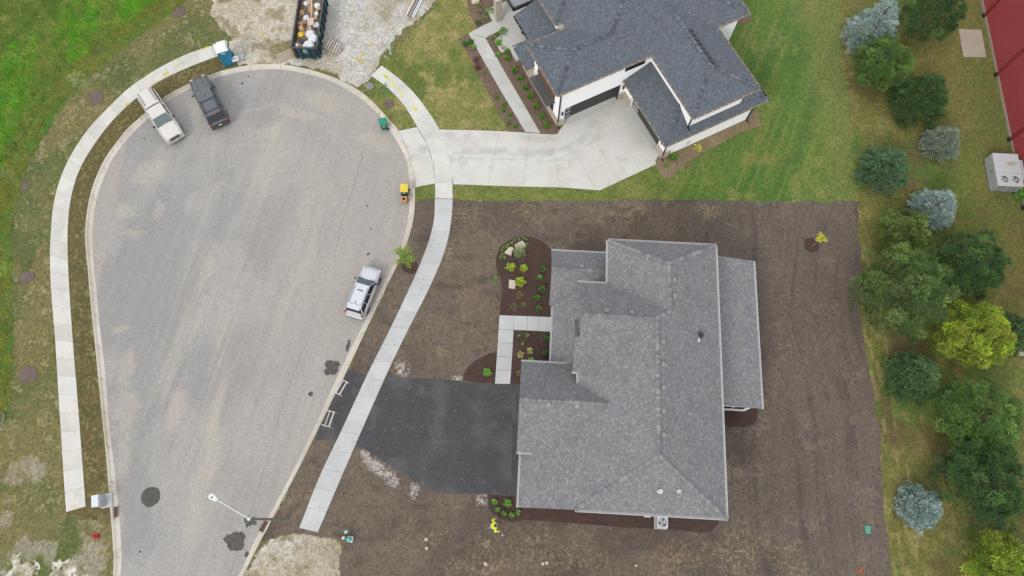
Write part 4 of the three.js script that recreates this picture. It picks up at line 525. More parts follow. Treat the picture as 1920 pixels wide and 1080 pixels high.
function spruceCrown(r, h, pal, fine = 1) { // tiers of boughs, each ending in a blunt head of needle sprays
  const L = new Leaves(), heads = Math.round(150 * Math.sqrt(r / 2) * fine);
  for (let k = 0; k < heads; k++) {
    const t = 1 - Math.pow((k + rnd()) / heads, .56), phi = k * 2.39996 + rr(-.5, .5), rad = r * Math.pow(1 - t, .8) * rr(.8, 1.06) + .06, y = .3 + h * .94 * t + rr(-.08, .08), out = V(Math.cos(phi), .28 + .5 * t, Math.sin(phi)).normalize(), c = V(Math.cos(phi) * rad, y, Math.sin(phi) * rad), R1 = rr(.22, .4) * (1 - .35 * t), tone = pick(pal).multiplyScalar(rr(.78, 1.25));
    const n = Math.round(64 * (R1 / .3));
    for (let q = 0; q < n; q++) { const d = dirOf(rnd() * 6.3, Math.asin(rr(-.35, 1))).addScaledVector(out, .75).normalize(), back = rnd(), p = c.clone().addScaledVector(out, -back * R1 * 2.2).addScaledVector(d, R1 * rr(.3, .9)); L.blade(p, d.add(V(rr(-.4, .4), rr(-.1, .4), rr(-.4, .4))).normalize(), rr(.12, .24), rr(.06, .1), tone.clone().lerp(pick(pal), .5)); }
  }
  for (let k = 0; k < 1600; k++) { const t = 1 - Math.sqrt(rnd()), phi = rnd() * 6.3, f = rr(.3, .88) * r * Math.pow(1 - t, .8); L.blade(V(Math.cos(phi) * f, .2 + h * .9 * t, Math.sin(phi) * f), dirOf(phi + rr(-.8, .8), rr(-.1, .7)), rr(.2, .4), .11, pick(pal)); }
  return L.geo();
}
function pineCrown(r, h, pal, o = {}) { // rounded heads of needles massed over a dome
  const { heads = 100, hr = .42, squash = 1, loose = 0, per = 85, bl = .2 } = o, L = new Leaves();
  for (let k = 0; k < heads; k++) {
    const el = Math.asin(Math.pow(rnd(), .85)) , phi = k * 2.39996 + rr(-.4, .4), rad = rr(.72, 1) * (1 + loose * rr(-.3, .35)), c = V(Math.cos(phi) * Math.cos(el) * r * rad, .3 + h * (.18 + .74 * Math.sin(el) * rad) * squash, Math.sin(phi) * Math.cos(el) * r * rad);
    const R1 = hr * rr(.65, 1.3), out = V(c.x / r, .9 * (c.y / h), c.z / r).normalize(), tone = pick(pal).multiplyScalar(rr(.7, 1.35));
    for (let q = 0; q < per; q++) { const d = dirOf(rnd() * 6.3, Math.asin(rr(-.45, 1))).addScaledVector(out, .55).normalize(), p = c.clone().addScaledVector(d, R1 * rr(.45, .95)); L.blade(p, d.clone().add(V(rr(-.5, .5), rr(-.2, .5), rr(-.5, .5))).normalize(), bl * rr(.7, 1.3), rr(.07, .12), tone.clone().lerp(pick(pal), .3)); }
  }
  // needles of the inner branches
  for (let k = 0; k < 1500; k++) { const el = Math.asin(rnd()), phi = rnd() * 6.3, f = rr(.35, .85), p = V(Math.cos(phi) * Math.cos(el) * r * f, .3 + h * (.12 + .74 * Math.sin(el) * f), Math.sin(phi) * Math.cos(el) * r * f); L.blade(p, dirOf(rnd() * 6.3, rr(-.2, 1)), rr(.2, .4), .1, pick(pal)); }
  return L.geo();
}
function trunkGeo(h, r, lean = 0) { const g = [tube([[0, 0, 0], [lean * .3, h * .4, 0], [lean, h, 0]], r, 7, 8)]; return join(g); }
function evergreen(name, label, xz, geo, h, tw = .16) { const t = thing(name, label, 'tree', [xz[0], 0, xz[1]], rr(0, 6.28), 'evergreens east of the bare lot'); const tr = part('trunk', trunkGeo(h * .8, tw), trunkMat, t); part('crown', geo, leafMat, t).userData.kind = 'stuff'; return t; }
const PBLUE = [[138, 154, 150], [122, 140, 136], [156, 170, 165], [108, 126, 120]], PFIR = [[80, 104, 62], [66, 92, 50], [94, 118, 74], [74, 98, 64]], PDARK = [[54, 80, 40], [64, 94, 44], [46, 70, 38], [76, 106, 54]], PPINE = [[78, 106, 50], [66, 94, 42], [96, 122, 62], [84, 110, 46]], PBG = [[82, 110, 78], [96, 124, 90], [70, 96, 66]], PLIME = [[128, 148, 44], [108, 132, 38], [146, 160, 60], [84, 108, 34], [138, 144, 50]], POLIVE = [[98, 116, 56], [84, 104, 46], [116, 130, 66], [76, 98, 44]], PBROWN = [[112, 130, 118], [128, 142, 128], [136, 134, 106], [100, 118, 108]], PBIG = [[74, 96, 50], [86, 108, 56], [62, 84, 42], [96, 116, 62]];
evergreen('blue_spruce', 'largest pale blue spruce, at the top beside the green lawn', [34.64, -44.87], spruceCrown(2.59, 6, PBLUE), 6);
evergreen('pine_tree', 'dark green pine at the top edge behind the largest blue spruce', [40.08, -46.13], pineCrown(2.75, 6, PDARK, { heads: 120 }), 6);
evergreen('pine_tree', 'mid green pine just below the largest blue spruce', [34.60, -40.70], pineCrown(2.59, 4.4, PPINE, { heads: 120 }), 4.4);
evergreen('fir_tree', 'dark feathery fir nearest the square concrete pad', [37.90, -37.30], spruceCrown(2.86, 5, PDARK), 5);
evergreen('blue_spruce', 'small grey blue spruce with a brown tip', [39.48, -33.11], spruceCrown(1.65, 2.8, PBROWN, 1.2), 2.8);
evergreen('fir_tree', 'blue green rounded fir at the lower end of the green lawn', [33.49, -30.28], spruceCrown(2.37, 4.2, PBG), 4.2);
evergreen('blue_spruce', 'silver blue spruce in the middle of the row, near the air handling unit', [37.23, -26.36], spruceCrown(1.98, 4, PBLUE), 4);
evergreen('pine_tree', 'olive green pine touching the silver blue spruce', [33.78, -23.73], pineCrown(2.15, 3.8, POLIVE, { heads: 80 }), 3.8);
evergreen('pine_tree', 'largest loose dark pine overhanging the bare soil edge', [32.20, -17.91], pineCrown(3.52, 6.5, PBIG, { heads: 130, hr: .5, loose: .7, per: 80, bl: .3 }), 6.5);
evergreen('pine_tree', 'dark bushy pine right of the largest loose pine', [38.49, -20.50], pineCrown(2.81, 4.8, PDARK, { heads: 110, hr: .5, loose: .4 }), 4.8);
evergreen('pine_tree', 'bright lime green pine between dark evergreens', [37.76, -14.60], pineCrown(2.75, 5.2, PLIME, { heads: 110, hr: .46, per: 110, bl: .16 }), 5.2);
evergreen('fir_tree', 'dark teal fir half hidden behind the bright lime pine', [41.31, -15.02], spruceCrown(1.98, 4, PFIR), 4);
evergreen('fir_tree', 'compact green fir below left of the bright lime pine', [32.79, -11.31], spruceCrown(2.31, 4, PFIR), 4);
evergreen('pine_tree', 'broad green pine between the compact fir and the darkest pine', [36.74, -7.87], pineCrown(3.14, 4.6, PPINE, { heads: 130, hr: .5 }), 4.6);
evergreen('pine_tree', 'broad darkest pine above the smallest blue spruce', [35.90, -2.90], pineCrown(3.30, 5, PDARK, { heads: 130, hr: .5, loose: .3 }), 5);
evergreen('blue_spruce', 'smallest pale blue spruce near the bottom right', [31.64, -1.13], spruceCrown(1.71, 2.6, PBLUE, 1.2), 2.6);
evergreen('pine_tree', 'lime green pine cut off by the bottom right corner', [36.21, 3.30], pineCrown(2.53, 4.4, PLIME, { heads: 100, hr: .5 }), 4.4);
// young trees: a staked stem and a thin crown
function youngTree(name, label, xz, h, r, n, pal, lean = [0, 0], y0 = .45, group) {
  const t = thing(name, label, 'tree', [xz[0], 0, xz[1]], 0, group), L = new Leaves(), top = V(lean[0], h, lean[1]);
  const limbs = [tube([[0, 0, 0], [lean[0] * .4, h * .5, lean[1] * .4], [lean[0], h, lean[1]]], .028, 6, 8)];
  for (let k = 0; k < 14; k++) { const f = rr(y0, .92), phi = rnd() * 6.3, b = V(lean[0] * f, h * f, lean[1] * f), q = b.clone().add(V(Math.cos(phi) * r * rr(.5, .95), rr(.1, .45), Math.sin(phi) * r * rr(.5, .95))); limbs.push(bar(b.toArray(), q.toArray(), .01, 4)); for (let j = 0; j < n / 14; j++) { const p = b.clone().lerp(q, rr(.25, 1.08)).add(V(rr(-.14, .14), rr(-.1, .14), rr(-.14, .14)).multiplyScalar(Math.min(1.4, r * 1.4))); L.leaf(p, dirOf(rnd() * 6.3, rr(-.5, .9)), rr(.09, .17), rr(.05, .08), pick(pal)); } }
  part('trunk', join(limbs), paleTrunk, t); part('crown', L.geo(), leafMat, t).userData.kind = 'stuff'; return t;
}
youngTree('young_tree', 'yellow green young tree leaning over the curb', [-8.99, -21.41], 2.9, .95, 1500, [[122, 138, 66], [106, 124, 54], [136, 150, 82]], [-.25, -.1]);
youngTree('young_tree', 'small yellow sapling alone on the bare soil', [26.56, -23.27], 1.9, .5, 420, [[176, 176, 44], [150, 156, 36], [190, 184, 66]], [.15, 0], .6);
youngTree('young_tree', 'thin sapling beside the yellow arrow marked walk', [-11.72, -37.81], 3.1, .55, 300, [[96, 118, 80], [118, 136, 98], [82, 104, 66]], [-.05, 0], .5);
youngTree('young_tree', 'pale olive sapling on the verge near the beige pickup', [-39.66, -38.49], 3.6, .85, 700, [[128, 140, 88], [110, 126, 72], [142, 150, 102]], [-.1, -.1], .5);
youngTree('young_tree', 'sapling at the marsh edge cut off by the top', [-33.30, -48.40], 3.0, .6, 300, [[120, 130, 72], [100, 118, 60]], [-.1, -.1], .6);
youngTree('young_tree', 'bare stemmed sapling leaning over the marsh beside the small mulch ring', [-44.50, -29.24], 2.7, .5, 160, [[120, 130, 72], [100, 118, 60]], [-.3, -.1], .6);
youngTree('young_tree', 'sapling over the middle western mulch ring by the marsh', [-42.27, -20.12], 2.7, .7, 420, [[128, 146, 52], [104, 128, 44]], [-.4, -.1], .6);

// ---------- shrubs and flowers ----------
function shrubGeo(r, h, n, pal, o = {}) { const { lw = .07, ll = .13, hollow = 0, flower = null, open = 0 } = o, L = new Leaves(); for (let k = 0; k < n; k++) { const phi = rnd() * 6.3, el = Math.asin(rnd()), f = rr(hollow, 1), p = V(Math.cos(phi) * Math.cos(el) * r * f * (1 + .2 * Math.sin(phi * 5 + r * 40)), .03 + h * Math.sin(el) * f, Math.sin(phi) * Math.cos(el) * r * f * (1 + .2 * Math.sin(phi * 5 + r * 40))); L.leaf(p, dirOf(phi + rr(-.9, .9), rr(-.1, 1.1)), ll * rr(.7, 1.2), lw * rr(.8, 1.2), pick(flower && rnd() < flower[0] ? flower[1] : pal)); } return L.geo(); }
const GL = [[138, 158, 50], [168, 176, 66], [112, 140, 44], [150, 160, 60]], GD = [[72, 104, 52], [58, 88, 40], [92, 124, 64]], GM = [[104, 146, 62], [86, 128, 48], [124, 164, 80]], GB = [[84, 124, 36], [68, 106, 26], [104, 142, 48]], GS = [[116, 118, 76], [96, 106, 66], [136, 128, 92]], GP = [[96, 62, 60], [80, 48, 50], [120, 84, 78]], GY = [[178, 178, 74], [150, 158, 60], [196, 190, 110]];
const kinds = { lime: shrubGeo(.36, .4, 420, GL), lime2: shrubGeo(.38, .36, 430, GL, { hollow: .55 }), dark: shrubGeo(.26, .32, 320, GD), mid: shrubGeo(.34, .42, 460, GM), bright: shrubGeo(.28, .34, 380, GB), big: shrubGeo(.5, .55, 650, GB), sage: shrubGeo(.26, .3, 130, GS, { lw: .04 }), purple: shrubGeo(.38, .4, 260, GP, { lw: .05 }), rose: shrubGeo(.26, .32, 240, GM, { flower: [.3, [[214, 160, 140], [226, 178, 160]]] }), small: shrubGeo(.17, .2, 150, GM), white: shrubGeo(.27, .32, 320, GD, { flower: [.07, [[214, 206, 176]]] }), hydr: shrubGeo(.42, .35, 240, GY), willow: shrubGeo(.55, .9, 620, [[122, 136, 92], [102, 120, 74], [142, 152, 112]], { lw: .04, ll: .16 }), wisp: shrubGeo(.34, .34, 80, GS, { lw: .03, ll: .2 }) };
const shrub = (kind, xz, s, label, cat = 'shrub', name = 'shrub') => { const t = thing(name, label, cat, [xz[0], .05, xz[1]], rnd() * 6.3, 'planted beds'); t.scale.setScalar(s); const stem = []; for (let k = 0; k < 5; k++) stem.push(bar([0, 0, 0], [rr(-.12, .12), .2, rr(-.12, .12)], .008, 4)); part('stems', join(stem), trunkMat, t); part('foliage', kinds[kind], leafMat, t).userData.kind = 'stuff'; };
shrub('lime', [-0.09, -21.21], 1.1, 'yellow green shrub nearest the left edge of the kidney bed');
shrub('lime', [1.03, -21.11], .95, 'loose yellow green shrub in the middle of the kidney bed');
shrub('lime2', [0.72, -19.82], 1.1, 'open centred yellow green shrub touching the lower flat stone');
shrub('willow', [0.61, -22.61], 1.1, 'airy grey green shrub behind the two upper flat stones');
shrub('dark', [2.73, -21.06], 1.0, 'uppermost dark shrub in the row along the grey house bed');
shrub('white', [2.42, -20.22], 1.0, 'white flowering shrub, second in the row along the grey house bed');
shrub('dark', [2.64, -19.21], 1.1, 'dark shrub, third in the row along the grey house bed');
shrub('dark', [2.12, -18.36], 1.05, 'dark shrub, fourth in the row along the grey house bed');
shrub('dark', [2.29, -17.42], .95, 'lowest dark shrub in the row, just above the grey house walkway');
shrub('wisp', [0.69, -18.56], 1, 'thin wispy plant in the lower kidney bed');
shrub('wisp', [0.09, -17.59], 1, 'thin straw coloured plant near the lower left of the kidney bed');
shrub('sage', [1.01, -17.78], .8, 'small sage plant near the lower kidney bed');
shrub('small', [-1.44, -20.22], .9, 'tiny yellow green weed left of the kidney bed', 'plant', 'weed');
shrub('dark', [2.85, -14.83], .85, 'dark shrub against the grey house in the walkway bed');
shrub('dark', [2.79, -13.51], .95, 'darkest shrub, lower against the grey house in the walkway bed');
shrub('rose', [1.53, -13.74], .9, 'pink flowering rose, upper of two in the walkway bed', 'rose', 'rose_bush');
shrub('rose', [0.70, -13.37], 1, 'pink flowering rose, lower of two in the walkway bed', 'rose', 'rose_bush');
shrub('small', [1.31, -15.08], .8, 'small dark plant in the walkway bed, upper middle', 'plant', 'small_plant');
shrub('small', [0.59, -15.04], .6, 'tiny plant in the upper left corner of the walkway bed', 'plant', 'small_plant');
shrub('small', [0.90, -14.34], .7, 'tiny dark plant in the centre of the walkway bed', 'plant', 'small_plant');
shrub('mid', [1.61, -12.87], .8, 'green shrub peeping out above the garage eave');
shrub('sage', [0.58, -11.83], .9, 'sage plant beside the garage corner in the walkway bed');
shrub('mid', [-2.05, -11.87], .95, 'round green shrub alone in the quarter round bed');
shrub('mid', [-0.34, -1.44], .85, 'largest shrub in the bed by the worker');
shrub('small', [-1.39, -1.56], 1.1, 'small shrub left of the largest in the worker side bed');
shrub('small', [-1.13, -0.99], .9, 'small shrub, lower left in the worker side bed');
shrub('small', [-0.63, -0.69], .95, 'small shrub at the lower edge of the worker side bed');
shrub('small', [0.00, -0.56], .95, 'small shrub lower right in the worker side bed');
shrub('small', [0.50, -0.75], .95, 'small bright shrub close under the grey house eave');
// white house beds: a clipped row along the wall, mixed plants either side of the walk
const ord = ['first', 'second', 'third', 'fourth', 'fifth', 'sixth', 'seventh'];
[[0.26, -41.45], [0.80, -40.51], [1.25, -39.50], [1.76, -38.49], [2.28, -37.37], [2.82, -36.30], [3.26, -35.35]].forEach((p, i) => shrub('bright', p, 1.05, `round green shrub, ${ord[i]} from the porch end of the wall row`));
shrub('big', [-2.16, -48.24], 1.0, 'large bright shrub above the white house entry walk');
shrub('big', [-0.89, -45.68], 1.1, 'large bright shrub below the white house entry walk');
shrub('bright', [0.83, -43.01], 1.0, 'green shrub half under the bay roof of the white house');
shrub('mid', [-1.31, -44.56], 1.0, 'silvery green shrub below the entry walk corner');
shrub('bright', [-0.42, -43.56], 1.0, 'light green shrub right of the entry walk');
shrub('bright', [-0.42, -42.76], 1.0, 'dark round shrub beside the walk, beneath the light green one');
shrub('mid', [-1.40, -43.19], .8, 'spreading green plant at the walkway edge');
shrub('sage', [-1.84, -45.12], 1.3, 'tall dry perennial beside the walkway corner');
shrub('sage', [-0.78, -44.00], 1.0, 'dry perennial in the middle of the entry bed');
shrub('dark', [-4.55, -44.49], 1.2, 'dark green plant outside the walkway corner');
shrub('dark', [-4.04, -44.74], 1.0, 'second dark green plant outside the walkway corner');
shrub('mid', [-3.81, -44.06], .8, 'small green plant left of the walk near its corner');
shrub('purple', [-3.48, -42.64], 1.0, 'upper purple leaved shrub left of the walk');
shrub('purple', [-3.31, -41.78], 1.05, 'lower purple leaved shrub left of the walk');
shrub('sage', [-2.58, -41.24], 1.2, 'grey green plant below the purple shrubs');
[[-1.42, -38.43], [-0.71, -37.67], [-0.81, -37.03], [-0.20, -36.50], [-0.35, -35.64], [0.35, -35.29]].forEach((p, i) => shrub('bright', p, .72, `small green shrub, ${ord[i]} down the lawn side strip of the walk`));
shrub('sage', [-3.31, -49.08], 1.2, 'dry plant in the upper porch bed');
shrub('sage', [-3.25, -48.30], 1.2, 'second dry plant in the upper porch bed');
shrub('sage', [-2.65, -47.46], 1.2, 'olive plant in the porch bed beside the entry walk');
shrub('dark', [-3.34, -47.02], 1.0, 'grassy plant at the lawn edge of the porch bed');
shrub('big', [14.85, -32.00], .85, 'dark shrub at the south garage corner of the white house');
shrub('hydr', [17.21, -32.97], 1.0, 'pale yellow flowering plant along the south wall of the white house');
shrub('small', [14.25, -31.14], .9, 'dry weed below the south garage corner', 'plant', 'small_plant');
shrub('mid', [15.33, -30.49], .7, 'small weed at the tip of the south mulch patch', 'plant', 'small_plant');
shrub('mid', [46.08, -28.06], 1.8, 'weedy bush at the foot of the air handling unit');
{ // sedum seedlings dotted round the stones: one patch of ground cover
  const L = new Leaves(), at = [[-0.43, -23.32], [-0.09, -23.47], [0.19, -23.78], [0.62, -23.83], [1.00, -23.98], [1.23, -23.88], [-0.76, -23.07], [-0.52, -23.17], [-0.90, -22.81], [-1.03, -22.26], [-0.80, -22.46], [-0.56, -22.46], [-0.33, -23.12], [0.00, -23.57], [-0.94, -22.11], [-0.66, -22.16], [1.32, -23.37]];
  for (const p of at) for (let k = 0; k < 16; k++) L.leaf(V(p[0] + rr(-.09, .09), .06, p[1] + rr(-.09, .09)), dirOf(rnd() * 6.3, rr(.2, 1)), .12, .06, pick(GM));
  solo('ground_cover', L.geo(), leafMat, 'seedlings of ground cover dotted round the upper flat stones', 'ground cover', null, 'stuff');
}
// ---------- tall grass, litter, stones: uncountable ----------
function scatter(name, geo, m, n, gen, label, cat) {
  const im = new THREE.InstancedMesh(geo, m, n), M = new THREE.Matrix4(), q = new THREE.Quaternion(); im.name = numbered(name);
  for (let i = 0; i < n; i++) { const s = gen(i); q.setFromEuler(new THREE.Euler(s.rx ?? 0, s.ry ?? rnd() * 6.3, s.rz ?? 0)); M.compose(V(s.x, s.y ?? 0, s.z), q, V(...(Array.isArray(s.s) ? s.s : [s.s, s.s, s.s]))); im.setMatrixAt(i, M); im.setColorAt(i, s.c); }
  im.castShadow = im.receiveShadow = true; scene.add(im); tag(im, label, cat, null, 'stuff'); return im;
}
const within = (P, x0, x1, z0, z1) => { for (let k = 0; k < 400; k++) { const x = rr(x0, x1), z = rr(z0, z1); if (inPoly(x, z, P)) return [x, z]; } return P[0]; };
const tuftGeo = (n, l, w, spread, lean) => { const L = new Leaves(), c = new THREE.Color(1, 1, 1); for (let k = 0; k < n; k++) { const phi = rnd() * 6.3, p = V(rr(-spread, spread), 0, rr(-spread, spread)), d = dirOf(phi, rr(.1, .75)).add(V(lean[0], 0, lean[1])).normalize(), s = V(-Math.sin(phi), 0, Math.cos(phi)).multiplyScalar(w / 2), m = p.clone().addScaledVector(d, l * rr(.45, .6)), e = m.clone().addScaledVector(d.add(V(lean[0] * .8 + .25 * Math.cos(phi), -.35, lean[1] * .8 + .25 * Math.sin(phi))).normalize(), l * rr(.35, .5)); L.tri(p.clone().add(s), p.clone().sub(s), m, c); L.tri(m.clone().add(s), m.clone().sub(s), e, c); } return L.geo(); };
const grassMat = new THREE.MeshPhysicalMaterial({ roughness: .95, side: THREE.DoubleSide, transmission: .4, thickness: 0, specularIntensity: .3 });
scatter('tall_grass', tuftGeo(9, .85, .05, .24, [-.3, .7]), grassMat, 12500, () => { const [x, z] = within(marshP, -62, -26, -60, -6), a = fbm(x * .22, z * .22), b = fbm(x * .5 + 9, z * .12), edge = inPoly(x + 1.7, z + 1.5, marshP) && inPoly(x + 1.9, z, marshP); let c; if (!edge) c = mix([132, 128, 60], [104, 114, 46], rnd()); else { const strip = 1 - (inPoly(x + 6.5 + 2 * a, z + 5.5, marshP) && inPoly(x + 7, z, marshP) ? 1 : 0); c = mix(mix([112, 124, 62], [92, 116, 48], sm(-.3, .3, a)), [86, 138, 34], strip * sm(-.5, .1, b)); if (rnd() < .12) c = [150, 146, 76]; } return { x, z, s: rr(.6, 1.15) * (edge ? 1 : .75), ry: rr(-.6, .6), c: alb(mul(c, rr(1.3, 1.8))) }; }, 'tall bright green marsh grass on the upper left', 'grass');
const chip = new THREE.IcosahedronGeometry(.5, 0), chipMat = new THREE.MeshStandardMaterial({ roughness: .95, flatShading: true });
const stoneC = () => alb(mul([[206, 202, 194], [188, 182, 170], [222, 220, 214], [170, 164, 154], [198, 188, 170]][Math.floor(rnd() * 5)], rr(.85, 1.08)));
scatter('gravel', chip, chipMat, 15000, (i) => { const [x, z] = i < 10500 ? within(gravelNP, -26, -6, -54, -38) : within(gravelSP, -25, -12, 0, 8); const s = rr(.02, .055); return { x, z, y: s * .2, s: [s, s * .7, s * rr(.7, 1.2)], c: stoneC() }; }, 'loose pale crushed stone on the two gravel aprons', 'gravel');
scatter('spilled_stone', chip, chipMat, 1500, (i) => { const [p, rx, rz] = paleP[Math.floor(rnd() * paleP.length)], a = rnd() * 6.3, f = Math.pow(rnd(), .7), x = p[0] + Math.cos(a) * rx * f * .9, z = p[1] + Math.sin(a) * rz * f * .9, s = rr(.02, .07); return { x, z, y: s * .2 + .01, s: [s, s * .6, s], c: stoneC() }; }, 'white crushed stone spilled along the black driveway edges', 'gravel');
const soilOk = (x, z) => inPoly(x, z, lotP);
scatter('soil_clods', chip, chipMat, 15000, () => { const [x, z] = within(lotP, -20, 31, -28, 6), s = Math.pow(rnd(), 3) * .1 + .03; return { x, z, y: s * .15, s: [s, s * .7, s * rr(.7, 1.3)], c: alb(mul([[92, 82, 74], [82, 73, 66], [108, 96, 85], [74, 66, 60]][Math.floor(rnd() * 4)], rr(.85, 1.15))) }; }, 'clods and crumbs of dark earth over the bare lot', 'soil');
const stick = new THREE.BoxGeometry(1, .12, .12);
scatter('straw_litter', stick, chipMat, 5200, (i) => { let x, z; if (i % 3 === 0) { const [p, rx, rz] = strawP[Math.floor(rnd() * strawP.length)], a = rnd() * 6.3, f = Math.sqrt(rnd()); x = p[0] + Math.cos(a) * rx * f; z = p[1] + Math.sin(a) * rz * f; } else [x, z] = within(lotP, -20, 31, -28, 6); const l = Math.pow(rnd(), 4) * .5 + .06; return { x, z, y: .02, s: [l, .12, .16], rz: rr(-.1, .1), c: alb(mul([[166, 146, 108], [140, 122, 92], [182, 166, 132], [120, 104, 84]][Math.floor(rnd() * 4)], rr(.85, 1.1))) }; }, 'straw and root litter strewn over the bare lot', 'straw');

// ---------- vehicles: lofted bodies, x forward, y up ----------
function loft(st, crease = .55) { // st: list of rings (equal counts of [x, y, z]); skinned and capped
  const pos = [], n = st[0].length, tri = (a, b, c) => pos.push(...a, ...b, ...c);
  for (let i = 0; i + 1 < st.length; i++) for (let k = 0; k < n; k++) { const a = st[i][k], b = st[i][(k + 1) % n], c = st[i + 1][k], d = st[i + 1][(k + 1) % n]; tri(a, c, b); tri(b, c, d); }
  for (const [r, f] of [[st[0], 0], [st[st.length - 1], 1]]) { const m = r.reduce((s, p) => [s[0] + p[0] / n, s[1] + p[1] / n, s[2] + p[2] / n], [0, 0, 0]); for (let k = 0; k < n; k++) f ? tri(m, r[(k + 1) % n], r[k]) : tri(m, r[k], r[(k + 1) % n]); }
  const g = new THREE.BufferGeometry(); g.setAttribute('position', new THREE.Float32BufferAttribute(pos, 3)); return toCreasedNormals(g, crease);
}
// one station of the lower body: bottom, flank, shoulder, top with crown
const stn = (x, yb, yt, w, wt, crown = .03) => { const h = [[w * .9, yb], [w, yb + (yt - yb) * .3], [w, yb + (yt - yb) * .62], [wt + (w - wt) * .45, yt - .05], [wt * .9, yt], [wt * .45, yt + crown]]; return [...h.map(([z, y]) => [x, y, z]), ...h.reverse().map(([z, y]) => [x, y, -z])]; };
const face = (P, th = .012) => { // a thin pane through four corners, outward side first
  const [a, b, c, d] = P.map((p) => V(...p)), n = V().crossVectors(V().subVectors(b, a), V().subVectors(d, a)).normalize().multiplyScalar(th), q = [a, b, c, d], r = q.map((p) => p.clone().sub(n)), pos = [], t = (x, y, z) => pos.push(...x.toArray(), ...y.toArray(), ...z.toArray());
  t(q[0], q[1], q[2]); t(q[0], q[2], q[3]); for (let i = 0; i < 4; i++) { const j = (i + 1) % 4; t(q[i], r[i], q[j]); t(q[j], r[i], r[j]); } t(r[0], r[2], r[1]); t(r[0], r[3], r[2]);
  const g = new THREE.BufferGeometry(); g.setAttribute('position', new THREE.Float32BufferAttribute(pos, 3)); g.computeVertexNormals(); return g;
};
const carGlass = new THREE.MeshPhysicalMaterial({ color: new THREE.Color().setRGB(.085, .12, .118), roughness: .08, specularIntensity: 1 }), tintGlass = new THREE.MeshPhysicalMaterial({ color: new THREE.Color().setRGB(.02, .024, .026), roughness: .06, specularIntensity: 1 }), tyreM = mat([52, 52, 54], .9), rimM = mat([150, 152, 154], .4, { metalness: .6 }), darkTrim = mat([48, 50, 54], .7), redLens = mat([190, 40, 44], .3), clearLens = mat([214, 216, 214], .2), plateM = mat([232, 232, 228], .5);
function wheel(parent, x, z, r = .36, w = .24) { const t = part('wheel', T(new THREE.TorusGeometry(r - .08, .1, 8, 20), 0, 0, 0), tyreM, parent); t.scale.set(1, 1, w / .2); t.position.set(x, r, z); part('rim', join([cy(r * .62, r * .62, .12, 0, 0, 0, 18, Math.PI / 2), cy(.08, .08, .16, 0, 0, 0, 10, Math.PI / 2)]), rimM, t); }
function cabin(car, paintM, o) { // o: belt y, roof y, x of windscreen foot, roof front, roof rear, rear glass foot; half widths at belt and roof
  const { yb, yr, x0, x1, x2, x3, wb, wr, bp = [] } = o, P = (x, y, w) => [x, y, w];
  const core = loft([[x3 + .04, x2 + .05], [x0 - .04, x1 - .05]].map(([xb, xr]) => [[xb, yb - .05, wb - .04], [xr, yr - .03, wr - .05], [xr, yr - .03, -wr + .05], [xb, yb - .05, -wb + .04]])); part('cabin_interior', core, mat([40, 42, 44], .8), car);
  part('windscreen', face([[x0, yb, wb * .93], [x0, yb, -wb * .93], [x1, yr - .02, -wr * .92], [x1, yr - .02, wr * .92]].reverse()), carGlass, car);
  part('rear_window', face([[x3, yb, -wb * .9], [x3, yb, wb * .9], [x2, yr - .03, wr * .9], [x2, yr - .03, -wr * .9]].reverse()), tintGlass, car);
  const xs = [0, ...bp, 1], lerp = (a, b, t) => a + (b - a) * t;
  for (const s of [1, -1]) for (let i = 0; i + 1 < xs.length; i++) { const f0 = xs[i] + .025, f1 = xs[i + 1] - .025, q = [[lerp(x0, x3, f0), yb, s * wb], [lerp(x0, x3, f1), yb, s * wb], [lerp(x1, x2, f1), yr - .05, s * wr], [lerp(x1, x2, f0), yr - .05, s * wr]]; part('side_window', face(s > 0 ? q.reverse() : q), tintGlass, car); }
  for (const s of [1, -1]) { const pl = [bar([x0, yb, s * wb], [x1, yr - .02, s * wr], .035, 6), bar([x3, yb, s * wb], [x2, yr - .03, s * wr], .05, 6), bar([x1, yr - .03, s * wr], [x2, yr - .03, s * wr], .04, 6), ...bp.map((f) => bar([lerp(x0, x3, f), yb, s * (wb + .005)], [lerp(x1, x2, f), yr - .04, s * (wr + .005)], .03, 6))]; part('pillars', join(pl), paintM, car); }
  const n = 7, rings = []; for (let i = 0; i < n; i++) { const f = i / (n - 1), x = lerp(x2 - .02, x1 + .02, f), up = .035 * Math.sin(Math.PI * f) + .0; rings.push([[x, yr - .05, wr + .02], [x, yr - .01 + up * .4, wr * .96], [x, yr + .02 + up, wr * .6], [x, yr + .03 + up, 0], [x, yr + .02 + up, -wr * .6], [x, yr - .01 + up * .4, -wr * .96], [x, yr - .05, -wr - .02]]); }
  part('roof', loft(rings), paintM, car);
}
function seams(car, list) { for (const [a, b] of list) part('panel_gap', bar(a, b, .012, 4), darkTrim, car); }
function wipers(car, x, y, w) { for (const s of [.15, -.45]) part('wiper', bar([x + .06, y + .03, s * w * 2], [x - .12, y + .16, s * w * 2 + .5], .012, 4), black, car); }
function mirrors(car, x, y, w, m) { for (const s of [1, -1]) part('mirror', join([rb(.12, .15, .22, .04, x, y, s * (w + .14)), bar([x, y - .04, s * w], [x, y - .04, s * (w + .1)], .025)]), m, car); }
const carPaint = (c, o = {}) => new THREE.MeshPhysicalMaterial({ color: alb(c), roughness: .35, metalness: .15, clearcoat: .7, clearcoatRoughness: .12, ...o });
function carAt(name, label, cat, front, rear, group) { const cx = (front[0] + rear[0]) / 2, cz = (front[1] + rear[1]) / 2; return thing(name, label, cat, [cx, -.115, cz], Math.atan2(-(front[1] - rear[1]), front[0] - rear[0]), group); }
